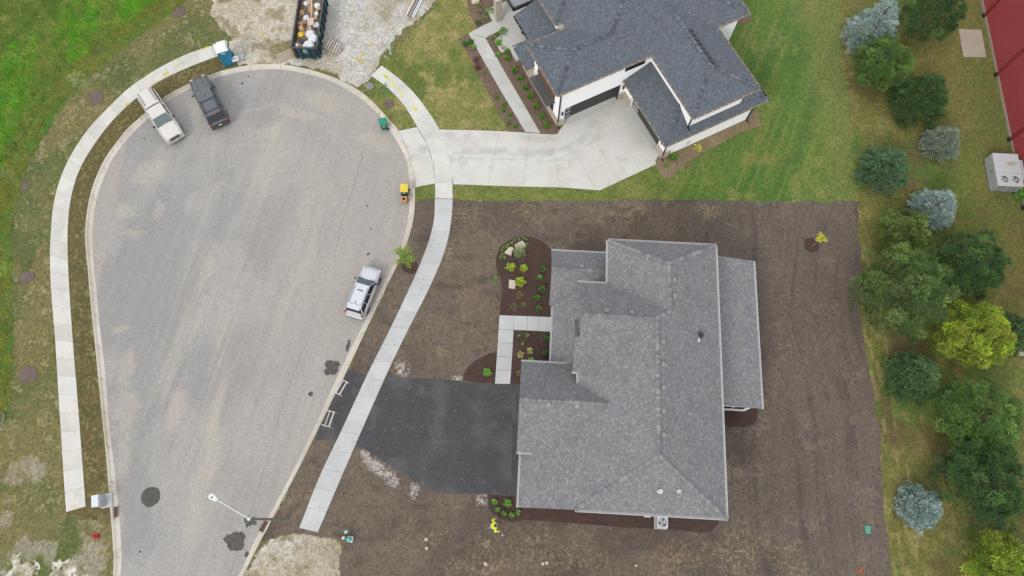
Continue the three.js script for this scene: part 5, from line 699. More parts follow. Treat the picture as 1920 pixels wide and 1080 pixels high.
{ // champagne pickup with a covered bed
  const c = carAt('pickup_truck', 'champagne beige pickup truck with a covered bed', 'pickup truck', [-31.11, -33.71], [-34.56, -38.40]), p = carPaint([222, 217, 209], { metalness: .05 }), L = 2.88;
  part('body', loft([stn(-L, .5, 1.06, .86, .8), stn(-L + .1, .42, 1.1, .93, .84), stn(-.55, .4, 1.1, .95, .86), stn(.2, .38, 1.06, .96, .86), stn(1.25, .38, 1.1, .95, .83, .02), stn(1.5, .4, 1.12, .95, .8, .04), stn(2.3, .42, 1.06, .93, .78, .05), stn(L - .12, .44, .94, .88, .74, .03), stn(L, .46, .8, .8, .66, 0)]), p, c);
  cabin(c, p, { yb: 1.08, yr: 1.74, x0: 1.3, x1: .68, x2: -.5, x3: -.62, wb: .84, wr: .68, bp: [.52] });
  part('bed_cover', loft([-2.78, -2.6, -1.6, -.72].map((x, i) => [[x, 1.0, .84], [x, 1.66 - (i === 0 ? .25 : 0), .7], [x, 1.72 - (i === 0 ? .25 : 0), .4], [x, 1.74 - (i === 0 ? .25 : 0), 0], [x, 1.72 - (i === 0 ? .25 : 0), -.4], [x, 1.66 - (i === 0 ? .25 : 0), -.7], [x, 1.0, -.84]])), p, c);
  for (const s of [1, -1]) { part('cover_window', face([[-2.5, 1.2, s * .812], [-.85, 1.2, s * .812], [-.85, 1.58, s * .745], [-2.5, 1.58, s * .745]][s > 0 ? 'reverse' : 'slice']()), carGlass, c); part('roof_rail', join([bar([-2.5, 1.78, s * .56], [-1.0, 1.78, s * .56], .025), bar([-2.5, 1.7, s * .56], [-2.5, 1.78, s * .56], .02), bar([-1.0, 1.7, s * .56], [-1.0, 1.78, s * .56], .02)]), black, c); part('headlight', rb(.22, .2, .34, .05, L - .1, .86, s * .66, s * -.25), clearLens, c); part('tail_light', rb(.06, .35, .16, .02, -L - .0, .85, s * .76), redLens, c); }
  const gr = part('grille', rb(.1, .26, .92, .03, L - .02, .8, 0), darkTrim, c); for (let k = 0; k < 3; k++) part('grille_bar', bx(.05, .035, .9, L + .03, .72 + k * .08, 0), rimM, gr);
  part('bumper', rb(.22, .24, 1.78, .07, L + .02, .52, 0), mat([186, 180, 170], .4), c); part('bumper', rb(.2, .2, 1.74, .06, -L - .04, .55, 0), mat([150, 146, 140], .4), c); part('number_plate', bx(.02, .12, .3, L + .14, .55, 0), plateM, c); part('antenna', bar([.55, 1.76, .3], [.5, 1.95, .3], .012), black, c);
  for (const x of [-1.75, 1.85]) for (const s of [1, -1]) wheel(c, x, s * .84, .38); mirrors(c, 1.05, 1.2, .86, darkTrim); wipers(c, 1.3, 1.08, .84); seams(c, [[[1.42, 1.13, .78], [2.72, .99, .72]], [[1.42, 1.13, -.78], [2.72, .99, -.72]], [[-.64, 1.0, .9], [-.64, 1.0, -.9]]]);
}
{ // black sport utility with a roof rack
  const c = carAt('suv', 'charcoal black utility vehicle with roof rack beside the beige pickup', 'suv', [-30.03, -40.27], [-27.11, -35.12]), p = carPaint([82, 88, 97]), L = 2.85;
  part('body', loft([stn(-L, .5, .98, .84, .8, 0), stn(-L + .12, .42, 1.08, .93, .86), stn(-1.5, .4, 1.12, .97, .9), stn(.3, .38, 1.1, .98, .9), stn(1.05, .38, 1.12, .97, .86, .02), stn(1.3, .4, 1.14, .96, .82, .05), stn(2.2, .42, 1.08, .93, .76, .06), stn(L - .15, .44, .98, .85, .68, .04), stn(L, .46, .84, .74, .58, 0)], .8), p, c);
  cabin(c, p, { yb: 1.1, yr: 1.8, x0: 1.3, x1: .3, x2: -2.35, x3: -2.72, wb: .88, wr: .7, bp: [.34, .66] });
  for (const s of [1, -1]) { part('roof_rail', join([bar([-.55, 1.9, s * .62], [-2.15, 1.9, s * .62], .025), ...[-.6, -1.3, -2.1].map((x) => bar([x, 1.84, s * .62], [x, 1.9, s * .62], .02))]), black, c); part('tail_light', rb(.1, .3, .16, .03, -L + .03, .98, s * .8), redLens, c); part('headlight', rb(.2, .18, .32, .05, L - .14, .9, s * .58, s * -.35), clearLens, c); }
  for (const x of [-.72, -1.95]) part('rack_bar', bar([x, 1.92, .66], [x, 1.92, -.66], .03), black, c);
  part('brake_light', bx(.06, .03, .3, -2.42, 1.8, 0), redLens, c); part('roof_fin', rb(.18, .08, .04, .02, -.1, 1.88, 0), black, c); part('bumper', rb(.22, .26, 1.8, .07, -L - .02, .55, 0), mat([66, 68, 72], .6), c); part('bumper', rb(.2, .26, 1.5, .07, L - .02, .55, 0), mat([66, 68, 72], .6), c); part('number_plate', bx(.02, .14, .3, -L - .1, .8, 0), plateM, c); part('wiper', bar([-2.72, 1.2, 0], [-2.62, 1.32, -.4], .012), black, c);
  for (const x of [-1.75, 1.75]) for (const s of [1, -1]) wheel(c, x, s * .85, .38); mirrors(c, .85, 1.22, .92, darkTrim); wipers(c, 1.3, 1.1, .86); seams(c, [[[1.4, 1.15, .8], [2.65, 1.03, .68]], [[1.4, 1.15, -.8], [2.65, 1.03, -.68]], [[1.42, 1.21, .3], [2.6, 1.11, .26]], [[1.42, 1.21, -.3], [2.6, 1.11, -.26]]]);
}
{ // silver crossover at the curb
  const c = carAt('crossover_car', 'silver crossover car parked along the curb', 'car', [-12.09, -20.98], [-13.40, -16.71]), p = carPaint([214, 219, 227], { metalness: .1 }), L = 2.3;
  part('body', loft([stn(-L, .42, .82, .72, .62, 0), stn(-L + .12, .36, .98, .86, .76), stn(-1.6, .34, 1.04, .92, .84), stn(.2, .32, 1.0, .92, .84), stn(.85, .32, 1.02, .91, .8, .02), stn(1.1, .34, 1.0, .9, .76, .05), stn(1.8, .36, .92, .86, .68, .06), stn(L - .12, .38, .8, .76, .56, .03), stn(L, .4, .66, .6, .42, 0)], .8), p, c);
  cabin(c, p, { yb: 1.0, yr: 1.62, x0: 1.05, x1: .32, x2: -1.72, x3: -2.05, wb: .82, wr: .6, bp: [.38, .7] });
  part('spoiler', rb(.26, .04, 1.1, .02, -1.84, 1.62, 0), p, c);
  for (const s of [1, -1]) { part('roof_rail', bar([.1, 1.67, s * .56], [-1.5, 1.67, s * .56], .022), rimM, c); part('tail_light', rb(.24, .16, .22, .04, -L + .16, .92, s * .74, s * .5), redLens, c); part('headlight', rb(.42, .13, .2, .04, L - .34, .78, s * .66, s * -.5), clearLens, c); }
  part('roof_fin', rb(.16, .08, .05, .02, -1.35, 1.72, 0), black, c); part('roof_handle', join([bar([-.25, 1.71, .2], [-.25, 1.71, -.2], .03), bx(.1, .06, .06, -.25, 1.68, .2), bx(.1, .06, .06, -.25, 1.68, -.2)]), darkTrim, c); part('bumper', rb(.2, .2, 1.5, .07, -L + .02, .5, 0), p, c);
  for (const x of [-1.4, 1.38]) for (const s of [1, -1]) wheel(c, x, s * .82, .35, .22); mirrors(c, .82, 1.08, .84, darkTrim); wipers(c, 1.05, 1.0, .8); seams(c, [[[1.06, 1.02, .74], [2.1, .83, .58]], [[1.06, 1.02, -.74], [2.1, .83, -.58]], [[-1.5, 1.665, .5], [-1.5, 1.665, -.5]]]);
}

// ---------- street furniture, bins, site gear ----------
const atPt = (p, y = 0) => [p[0], y, p[1]];
const steel = mat([200, 203, 206], .4, { metalness: .4 });
{ // lamp post
  const b = [-17.74, -0.24], t = thing('street_lamp', 'street lamp with a long white arm over the road', 'street lamp', atPt(b), 0), hd = [-20.14, -1.58], dx = hd[0] - b[0], dz = hd[1] - b[1];
  part('pole', cy(.075, .12, 8.0, 0, 4.0, 0, 14), mat([140, 136, 122], .6), t); part('pole_base', cy(.2, .22, .14, 0, .07, 0, 14), mat([128, 124, 112], .7), t); part('pole_cap', T(new THREE.SphereGeometry(.13, 14, 8), 0, 8.05, 0), white, t);
  part('arm', tube([[0, 7.95, 0], [dx * .35, 8.2, dz * .35], [dx * .92, 8.35, dz * .92]], .034, 8, 10), white, t);
  const head = part('lamp_head', T((() => { const s = new THREE.Shape(); s.moveTo(-.26, -.06); s.bezierCurveTo(-.1, -.12, .15, -.21, .32, -.14); s.bezierCurveTo(.4, -.07, .4, .07, .32, .14); s.bezierCurveTo(.15, .21, -.1, .12, -.26, .06); s.closePath(); return new THREE.ExtrudeGeometry(s, { depth: .1, bevelSize: .03, bevelThickness: .03, bevelEnabled: true, bevelSegments: 2 }).rotateX(-Math.PI / 2); })(), dx, 8.3, dz, Math.atan2(-dz, dx)), white, t);
  part('photocell', cy(.05, .05, .1, dx - .12, 8.48, dz - .03, 10), black, head); part('lens', T(new THREE.CylinderGeometry(.15, .13, .05, 14), dx + .08, 8.26, dz), clearLens, head);
}
{ // green wheeled bin, tipped lid edge to the road
  const mk = (name, label, pos, turn, lidC) => { const t = thing(name, label, 'trash bin', pos, turn, 'wheeled bins at the curb'), g = mat([22, 122, 96], .5); part('bin_body', loft([[.0, .2, .24], [.5, .27, .3], [.98, .32, .36], [1.02, .34, .38]].map(([y, a, b]) => [[-a, y, -b], [-a, y, b], [a, y, b], [a, y, -b]])).applyMatrix4(new THREE.Matrix4()), g, t); const lid = part('lid', rb(.74, .07, .82, .05, .02, 1.07, 0), mat(lidC, .45), t); part('lid_rib', rb(.6, .03, .6, .02, .02, 1.11, 0), mat(lidC, .45), lid); part('handle', join([bar([.4, 1.0, -.25], [.4, 1.0, .25], .02), bar([.34, 1.0, -.25], [.4, 1.0, -.25], .02), bar([.34, 1.0, .25], [.4, 1.0, .25], .02)]), g, t); for (const s of [1, -1]) part('wheel', cy(.13, .13, .06, .3, .13, s * .3, 16, Math.PI / 2), black, t); part('emblem', bx(.02, .1, .24, -.325, .75, 0), white, t); part('emblem', bx(.24, .1, .02, 0, .78, .36), white, t); return t; };
  mk('wheeled_bin', 'green wheeled bin with green lid against the curb', atPt([-12.00, -35.26], -.115), R(15), [26, 140, 110]);
  mk('wheeled_bin', 'green wheeled bin with yellow lid beside cardboard boxes', atPt([-9.70, -28.47], -.115), R(0), [232, 208, 66]);
}
{ // cardboard boxes by the yellow bin
  const cb = mat([196, 158, 118], .9), cb2 = mat([172, 136, 104], .9);
  const b = thing('cardboard_box', 'open cardboard box with folded flaps in front of the yellow bin', 'cardboard box', atPt([-9.74, -27.65], -.115), R(-3)); part('side', join([bx(.46, .5, .02, 0, .25, .27), bx(.46, .5, .02, 0, .25, -.27), bx(.02, .5, .54, .23, .25, 0), bx(.02, .5, .54, -.23, .25, 0)]), cb, b); part('bottom', bx(.44, .02, .52, 0, .012, 0), cb2, b);
  part('flap', bx(.5, .012, .15, 0, .515, .2), cb, b); part('flap', bx(.5, .012, .15, 0, .515, -.2), cb, b); part('flap', bx(.14, .012, .56, .19, .53, 0), cb, b); part('flap', bx(.14, .012, .56, -.19, .53, 0), cb, b);
  const d = thing('cardboard_box', 'flattened cardboard carton between the bin and the open box', 'cardboard box', atPt([-9.70, -28.12], -.115), R(5)); part('side', join([bx(.66, .4, .02, 0, .2, .12), bx(.66, .4, .02, 0, .2, -.12), bx(.02, .4, .24, .32, .2, 0), bx(.02, .4, .24, -.32, .2, 0)]), cb2, d); part('flap', bx(.2, .012, .3, .4, .3, .2, 0, .2), cb, d); part('bottom', bx(.64, .02, .22, 0, .012, 0), cb2, d);
}
{ // portable toilet
  const f = mat([30, 142, 180], .45), t = thing('portable_toilet', 'blue portable toilet with white roof standing on the sidewalk end', 'portable toilet', [-27.5, .02, -42.6], R(22));
  const g = (x) => bx(...x); part('wall', bx(1.04, 2.0, .05, 0, 1.08, -.54), f, t); part('wall', bx(.05, 2.0, 1.04, -.5, 1.08, 0), f, t); part('wall', bx(.05, 2.0, 1.04, .5, 1.08, 0), f, t); part('floor', bx(1.1, .12, 1.14, 0, .06, 0), mat([70, 90, 100], .7), t);
  const dr = part('door', bx(.86, 1.86, .05, 0, 1.06, .54), f, t); part('handle', bx(.04, .16, .06, .34, 1.05, .6), white, dr); part('rib', bx(.03, 1.7, .03, -.18, 1.06, .575), f, dr); part('rib', bx(.03, 1.7, .03, .18, 1.06, .575), f, dr); part('notice', bx(.42, .16, .01, 0, 1.82, .575), mat([216, 218, 222], .5), dr);
  part('corner_post', bx(.1, 2.05, .1, -.5, 1.08, .54), f, t); part('corner_post', bx(.1, 2.05, .1, .5, 1.08, .54), f, t); part('corner_post', bx(.1, 2.05, .1, .5, 1.08, -.54), f, t); part('corner_post', bx(.1, 2.05, .1, -.5, 1.08, -.54), f, t); part('vent_pipe', cy(.06, .06, .5, -.38, 2.3, -.42, 10), black, t);
  part('roof', loft([[2.08, .58, .62], [2.2, .57, .6], [2.3, .44, .48], [2.32, .2, .24]].map(([y, a, b]) => [[-a, y, -b], [-a, y, b], [a, y, b], [a, y, -b]]), .9), mat([244, 246, 248], .45), t);
  const s = thing('sign_board', 'small white notice board on posts beside the portable toilet', 'sign', atPt([-26.63, -42.31]), R(22)); part('panel', bx(.62, .5, .03, 0, .75, 0, 0, -.5), mat([238, 238, 238], .5), s); part('post', cy(.025, .025, .75, -.22, .37, -.06, 8), mat([150, 140, 120], .8), s); part('post', cy(.025, .025, .75, .22, .37, -.06, 8), mat([150, 140, 120], .8), s);
  const tx = mat([110, 110, 116], .6); for (let k = 0; k < 4; k++) part('print_line', bx(.4 - .05 * (k % 2), .03, .006, 0, .88 - k * .08, .018 - (.13 - k * .08) * -.55, 0, -.5), tx, s);
  const s2 = thing('sign_board', 'white notice board lying behind the standing one', 'sign', atPt([-26.34, -42.91]), R(-20)); part('panel', bx(.6, .5, .03, 0, .32, 0, 0, -1.1), mat([226, 228, 232], .5), s2); part('post', cy(.025, .025, .5, 0, .2, -.12, 8), mat([150, 140, 120], .8), s2);
  const s3 = thing('sign_board', 'narrow white board leaning against the portable toilet', 'sign', atPt([-27.09, -43.31]), R(-68)); part('panel', bx(.5, .75, .03, 0, .4, 0, 0, -.3), mat([220, 224, 230], .5), s3);
}
{ // roll-off dumpster and what lies in it
  const D = thing('dumpster', 'long dark teal roll off dumpster open at the top', 'dumpster', [-19.75, 0, -42.75], R(-1.6)), m = mat([44, 74, 84], .55, { metalness: .2 }), rust = mat([96, 76, 68], .9), L = 6.6;
  part('floor', bx(2.3, .1, L, 0, .3, -L / 2), rust, D); part('skid', bx(.16, .26, L, -.6, .13, -L / 2), m, D); part('skid', bx(.16, .26, L, .6, .13, -L / 2), m, D);
  part('end_wall', bx(2.36, 1.55, .06, 0, 1.05, 0), m, D); part('end_wall', bx(2.36, 1.55, .06, 0, 1.05, -L), m, D);
  for (const s of [1, -1]) { const w = part('side_wall', bx(.05, 1.55, L, s * 1.18, 1.05, -L / 2), m, D); part('liner', bx(.01, 1.5, L - .1, s * 1.148, 1.05, -L / 2), rust, w); part('top_rail', bx(.12, .1, L + .1, s * 1.2, 1.84, -L / 2), mat([74, 84, 88], .6), D); for (let k = 0; k < 7; k++) part('side_rib', bx(.12, 1.5, .1, s * 1.25, 1.03, -.5 - k * .95), m, w); }
  part('top_rail', bx(2.5, .1, .12, 0, 1.84, .02), mat([74, 84, 88], .6), D); for (const x of [-.95, -.4, .4, .95]) part('end_rib', bx(.1, 1.5, .12, x, 1.03, .08), m, D); part('brace', bar([1.3, 1.7, -2.6], [1.3, .5, -1.7], .06), m, D);
  const em = part('emblem', T(new THREE.TorusGeometry(.2, .05, 6, 20, 4.2), 0, 1.42, .045), mat([110, 196, 96], .5), D); part('emblem_swoosh', T(new THREE.TorusGeometry(.2, .05, 6, 16, 2.4), 0, 1.42, .05, 0, 0, 3.6), mat([58, 150, 196], .5), em); part('lettering', bx(.34, .07, .01, 0, 1.43, .07), mat([232, 236, 238], .5), em); part('lettering', bx(.5, .04, .01, 0, 1.1, .04), mat([216, 220, 222], .5), em); part('emblem', T(new THREE.TorusGeometry(.16, .04, 6, 18), 1.215, 1.5, -1.9, Math.PI / 2), mat([110, 196, 96], .5), D);
  rnd = mulberry(501);
  const toW = (x, y, z) => { const v = V(x, y, z).applyAxisAngle(V(0, 1, 0), R(-1.6)); return [v.x - 19.75, v.y, v.z - 42.75]; };
  // waste in the box
  const wood = [mat([206, 176, 136], .85), mat([190, 158, 118], .85), mat([164, 126, 92], .85), mat([214, 190, 156], .85)], bagM = mat([236, 238, 242], .45), foamM = mat([224, 226, 230], .7);
  const lump = (r, sq, seed) => { const g = new THREE.IcosahedronGeometry(r, 3), p = g.attributes.position; for (let i = 0; i < p.count; i++) { const k = 1 + .22 * vn(p.getX(i) / r * 2.2 + seed, p.getZ(i) / r * 2.2 + p.getY(i) / r) + .1 * vn(p.getX(i) / r * 6 + seed, p.getZ(i) / r * 6); p.setXYZ(i, p.getX(i) * k, p.getY(i) * k * sq, p.getZ(i) * k); } g.computeVertexNormals(); return g; };
  const fill = solo('debris_fill', (() => { const g = new THREE.PlaneGeometry(2.28, 6.4, 22, 60).rotateX(-Math.PI / 2).translate(0, 0, -3.3), p = g.attributes.position; for (let i = 0; i < p.count; i++) p.setY(i, 1.18 + .28 * fbm(p.getX(i) * 1.6 + 3, p.getZ(i) * 1.2) + .12 * vn(p.getX(i) * 5, p.getZ(i) * 5)); g.computeVertexNormals(); return g.rotateY(R(-1.6)).translate(-19.75, 0, -42.75); })(), mat([160, 142, 124], .95), 'mixed brown rubble filling the dumpster', 'rubble', null, 'stuff');
  const plankLab = ['longest pale plank lying along the dumpster', 'second pale plank crossing the dumpster waste', 'thin lath on the left of the dumpster waste', 'broken plank near the middle of the dumpster', 'short plank sticking up at the top of the dumpster', 'thin pale lath beside the yellow sack', 'reddish plank among the dumpster boards', 'wide board leaning in the top half of the dumpster'];
  [[.1, -3.0, 2.6, .12, -.12], [.35, -4.0, 2.6, .1, .15], [-.5, -4.6, 2.2, .07, -.5], [.2, -2.6, 1.2, .16, .3], [-.1, -5.0, 1.6, .1, .05], [-.35, -2.2, 1.5, .06, .35], [.3, -3.5, 1.8, .1, -.05], [.15, -4.8, 2.4, .15, .1]].forEach(([x, z, l, w, a], i) => solo('waste_plank', T(bx(w, .04, l), ...toW(x, 1.62 + .03 * i, z), a + R(-1.6), rr(-.05, .08)), wood[i % 4], plankLab[i], 'plank', 'timber in the dumpster'));
  const bagLab = ['large white sack at the near end of the dumpster', 'white sack beside the right wall of the dumpster', 'white sack in the middle of the dumpster', 'small white bag near the top of the dumpster', 'white bundle by the right wall near the dumpster emblem', 'small pale bag at the near left corner of the dumpster', 'pale sack under the planks in the dumpster', 'torn white bag at the far right of the dumpster', 'grey white bag at the far left of the dumpster'];
  [[.3, -.6, .5], [.6, -1.3, .46], [.3, -1.8, .44], [.6, -4.2, .28], [.75, -2.9, .32], [-.75, -.5, .2], [-.3, -3.7, .3], [.55, -5.1, .34], [-.5, -5.4, .28]].forEach(([x, z, r], i) => solo('waste_sack', lump(r, .6, i * 7).rotateY(i).translate(...toW(x, 1.5, z)), i % 2 ? bagM : foamM, bagLab[i], 'sack', 'sacks in the dumpster'));
  solo('waste_sack', lump(.3, .55, 40).translate(...toW(-.55, 1.55, -1.75)), mat([222, 186, 40], .5), 'yellow sack against the left side of the dumpster waste', 'sack'); solo('waste_sack', lump(.24, .6, 44).translate(...toW(-.35, 1.5, -.95)), mat([54, 56, 66], .6), 'small black bag near the white sacks in the dumpster', 'sack');
  solo('waste_board', T(bx(.62, .04, .8), ...toW(.3, 1.9, -2.95), .15, .1), mat([208, 190, 172], .85), 'pale square board on top of the dumpster waste', 'board'); [[.75, -4.7, .5, .32, .7, 'tan carton flap by the right wall at the far end of the dumpster'], [-.75, -4.2, .4, .5, .2, 'brown board against the left wall of the dumpster'], [-.15, -5.8, .6, .4, 1.1, 'broken brown panel at the top edge of the dumpster'], [.62, -3.6, .4, .3, 1.3, 'orange brown offcut right of the crossing planks'], [-.62, -2.4, .35, .5, .5, 'dark brown offcut above the yellow sack']].forEach(([x, z, w, l, a, lab], i) => solo('waste_board', T(bx(w, .05, l), ...toW(x, 1.62, z), a, .15, .1), wood[(i + 1) % 4], lab, 'board', 'timber in the dumpster')); solo('waste_board', T(bx(.7, .05, .35), ...toW(-.5, 1.65, -3.0), .5, .1), wood[2], 'brown rounded board at the left of the dumpster waste', 'board'); solo('waste_board', T(bx(.5, .06, .3), ...toW(.55, 1.6, -.3), .6, .2), wood[1], 'broken slatted board at the near right corner of the dumpster', 'board'); solo('waste_board', T(bx(.4, .05, .25), ...toW(-.5, 1.62, -.4), .2, .1), wood[2], 'brown offcut at the near left of the dumpster', 'board');
  // leaning boards and the pallet beside it
  solo('timber_board', T(bx(.28, 1.7, .06), [-21.14, -42.94][0], .8, [-21.14, -42.94][1], R(-10), .12, -.2), mat([200, 152, 96], .85), 'orange plank leaning on the near left corner of the dumpster', 'board');
  solo('plywood_sheet', T(bx(1.5, .03, 1.1), [-22.11, -43.19][0], .03, [-22.11, -43.19][1], .5), mat([176, 164, 146], .9), 'weathered plywood sheet on the ground left of the dumpster', 'board');
  solo('timber_board', T(bx(.07, .05, 1.9), [-18.67, -43.40][0], .35, [-18.67, -43.40][1], -.12, -.25), white, 'white lath leaning at the near right corner of the dumpster', 'board');
  const pa = [-18.69, -44.53], pb = [-16.47, -43.62], P = thing('pallet', 'grey wooden pallet lying propped beside the dumpster', 'pallet', [(pa[0] + pb[0]) / 2, .42, (pa[1] + pb[1]) / 2], Math.atan2(-(pb[1] - pa[1]), pb[0] - pa[0])), gm = [mat([206, 194, 178], .9), mat([180, 170, 158], .9), mat([216, 204, 188], .9)]; P.rotation.z = -.2; P.rotation.order = 'YXZ';
  for (const z of [-.5, 0, .5]) part('stringer', bx(2.0, .1, .05, 0, 0, z), gm[1], P); for (let k = 0; k < 8; k++) part('slat', bx(.13, .022, 1.1, -.92 + k * .263, .065, 0), gm[k % 3], P);
}
{ // bundle of white trim boards at the top edge
  const a = [-10.20, -47.78], b = [-9.15, -50.65], l = Math.hypot(b[0] - a[0], b[1] - a[1]), ry = Math.atan2(b[0] - a[0], b[1] - a[1]); rnd = mulberry(77);
  const lab = ['leftmost white trim board of the bundle on the gravel', 'second white trim board of the bundle', 'grey wrapped board in the middle of the bundle', 'tan edged board of the bundle', 'right white trim board of the bundle on the gravel'];
  [-.42, -.26, 0, .2, .36].forEach((o, i) => solo('trim_board', T(bx([.12, .12, .2, .07, .14][i], .1, l * [1, .98, 1.02, .96, 1][i]), (a[0] + b[0]) / 2 + o * Math.cos(ry), .09 + .02 * (i % 2), (a[1] + b[1]) / 2 - o * Math.sin(ry), ry + rr(-.01, .01)), [white, mat([222, 222, 220], .6), mat([140, 146, 154], .5), mat([190, 150, 104], .8), mat([232, 232, 230], .6)][i], lab[i], 'board', 'trim boards stacked on the gravel'));
}
{ // two white work stands on the black drive
  const mk = (label, pa, pb, w, wide) => { const mx = (pa[0] + pb[0]) / 2, mz = (pa[1] + pb[1]) / 2, L = Math.hypot(pb[0] - pa[0], pb[1] - pa[1]), t = thing('work_stand', label, 'work stand', [mx, .03, mz], Math.atan2(-(pb[1] - pa[1]), pb[0] - pa[0]), 'white stands on the black driveway'), m = mat([212, 206, 200], .6);
    part('top_rail', bx(L, .07, .1, 0, .68, -w / 2), m, t); part('top_rail', bx(L, .05, .06, 0, .66, w / 2), m, t); part('end_bar', bx(.07, .06, w + (wide ? .5 : .36), -L / 2 + .04, .62, .1), m, t); part('end_bar', bx(.07, .06, w + (wide ? .5 : .36), L / 2 - .04, .62, .1), m, t);
    for (const x of [-1, 1]) for (const z of [-1, 1]) part('leg', bar([x * (L / 2 - .05), .62, z * w / 2], [x * (L / 2 - .02), 0, z * (w / 2 + .12)], .022), m, t); };
  mk('white work stand nearer the sidewalk bend on the black drive', [-13.69, -11.07], [-14.26, -9.97], .34, true); mk('white work stand with a thick rail, lower on the black drive', [-14.58, -8.58], [-14.91, -7.34], .36, false);
}
{ // electrical cabinet on its pad, hydrant, drain grates
  const t = thing('transformer_box', 'pale green grey transformer cabinet on a concrete pad by the curb', 'transformer', [-32.15, 0, -1.62], -R(-12)), m = mat([186, 198, 200], .55); part('pad', slabGeo([[-.25, -.55], [.6, -.55], [.6, .55], [-.25, .55]], -.05, .06), newWalk[0], t); part('cabinet', join([rb(.5, .75, .86, .03, -.1, .44, 0)]), m, t); part('lid', rb(.54, .36, .9, .03, -.12, .98, 0), mat([224, 230, 234], .5), t); part('door', bx(.02, .6, .36, .16, .45, .2), m, t); part('door', bx(.02, .6, .36, .16, .45, -.2), m, t); part('label_plate', bx(.01, .1, .16, .175, .62, -.2), white, t);
  const h = thing('fire_hydrant', 'red fire hydrant on the verge below the transformer', 'fire hydrant', atPt([-32.16, 1.00]), R(10)), r = mat([196, 48, 66], .45); part('barrel', new THREE.LatheGeometry([[.17, 0], [.17, .05], [.11, .08], [.11, .45], [.15, .48], [.15, .52], [.12, .56], [.11, .64], [.06, .72], [0, .74]].map((p) => new THREE.Vector2(...p)), 16), r, h); part('nut', cy(.035, .035, .06, 0, .76, 0, 5), r, h); for (const s of [1, -1]) part('outlet', cy(.06, .06, .14, 0, .42, s * .15, 10, Math.PI / 2), r, h); part('outlet', cy(.075, .075, .15, .15, .36, 0, 12, 0, Math.PI / 2), r, h);
  part('flange', cy(.2, .2, .05, 0, .48, 0, 16), r, h);
  const grate = (label, c, turn, L, W) => { const t = thing('drain_grate', label, 'drain grate', [c[0], -.05, c[1]], turn, 'storm drain grates in the gutter'), m = mat([122, 92, 88], .7), L2 = L / 2; part('frame', join([bx(L, .06, .06, 0, 0, -W / 2), bx(L, .06, .06, 0, 0, W / 2), bx(.06, .06, W, -L2, 0, 0), bx(.06, .06, W, L2, 0, 0)]), m, t); part('sump', bx(L, .02, W, 0, -.035, 0), mat([50, 44, 44], .9), t); for (let k = 1; k < 6; k++) part('bar', bx(.05, .045, W, -L2 + k * L / 6, .005, 0), m, t); part('cross_bar', bx(L, .04, .05, 0, .012, 0), m, t); };
  grate('rusty storm grate in the western gutter beside the transformer', [-31.26, -0.77], R(-80), .74, .5); grate('rusty storm grate in the eastern gutter below the street lamp', [-19.31, 0.32], R(63), .78, .52);
  solo('manhole_cover', join([cy(.4, .4, .05, [-13.67, -39.74][0], .02, [-13.67, -39.74][1], 28), cy(.3, .3, .01, [-13.67, -39.74][0], .052, [-13.67, -39.74][1], 24)]), mat([140, 140, 140], .8), 'round grey manhole cover in the grass near the gravel', 'manhole');
  solo('valve_box', rb(.42, .06, .6, .03, [27.72, 0.51][0], .04, [27.72, 0.51][1], R(-5)), mat([86, 160, 146], .6), 'teal green rectangular valve box lid in the bare soil', 'valve box');
  const g = [26.67, 3.49], rg = thing('tree_grate', 'round terracotta coloured grate lid at the bottom of the soil lot', 'grate', [g[0], .02, g[1]], 0), tm = mat([176, 112, 92], .8); part('rim', T(new THREE.TorusGeometry(.3, .03, 6, 28), 0, .03, 0, 0, Math.PI / 2), tm, rg); part('plate', cy(.28, .28, .02, 0, .012, 0, 24), mat([104, 72, 62], .9), rg); for (let k = 0; k < 5; k++) part('spoke', bx(.56, .03, .035, 0, .03, 0, k * Math.PI / 5), tm, rg); part('hub', cy(.07, .07, .04, 0, .03, 0, 14), tm, rg);
  const cv = [-41.52, -8.07], C = thing('culvert_pipe', 'pale concrete culvert mouth at the left edge in the marsh', 'culvert', [cv[0] - .75, -.1, cv[1]], 0), cm = mat([206, 202, 192], .85); part('pipe', (() => { const s = new THREE.Shape(); s.absarc(0, 0, .86, 0, 6.2832); const o = new THREE.Path(); o.absarc(0, 0, .74, 0, 6.2832, true); s.holes.push(o); return new THREE.ExtrudeGeometry(s, { depth: .5, bevelEnabled: false, curveSegments: 26 }).rotateX(-Math.PI / 2 + .0).translate(0, -.2, 0); })(), cm, C); part('mud', cy(.74, .74, .03, 0, .03, 0, 22), mat([42, 56, 34], .9), C);
}
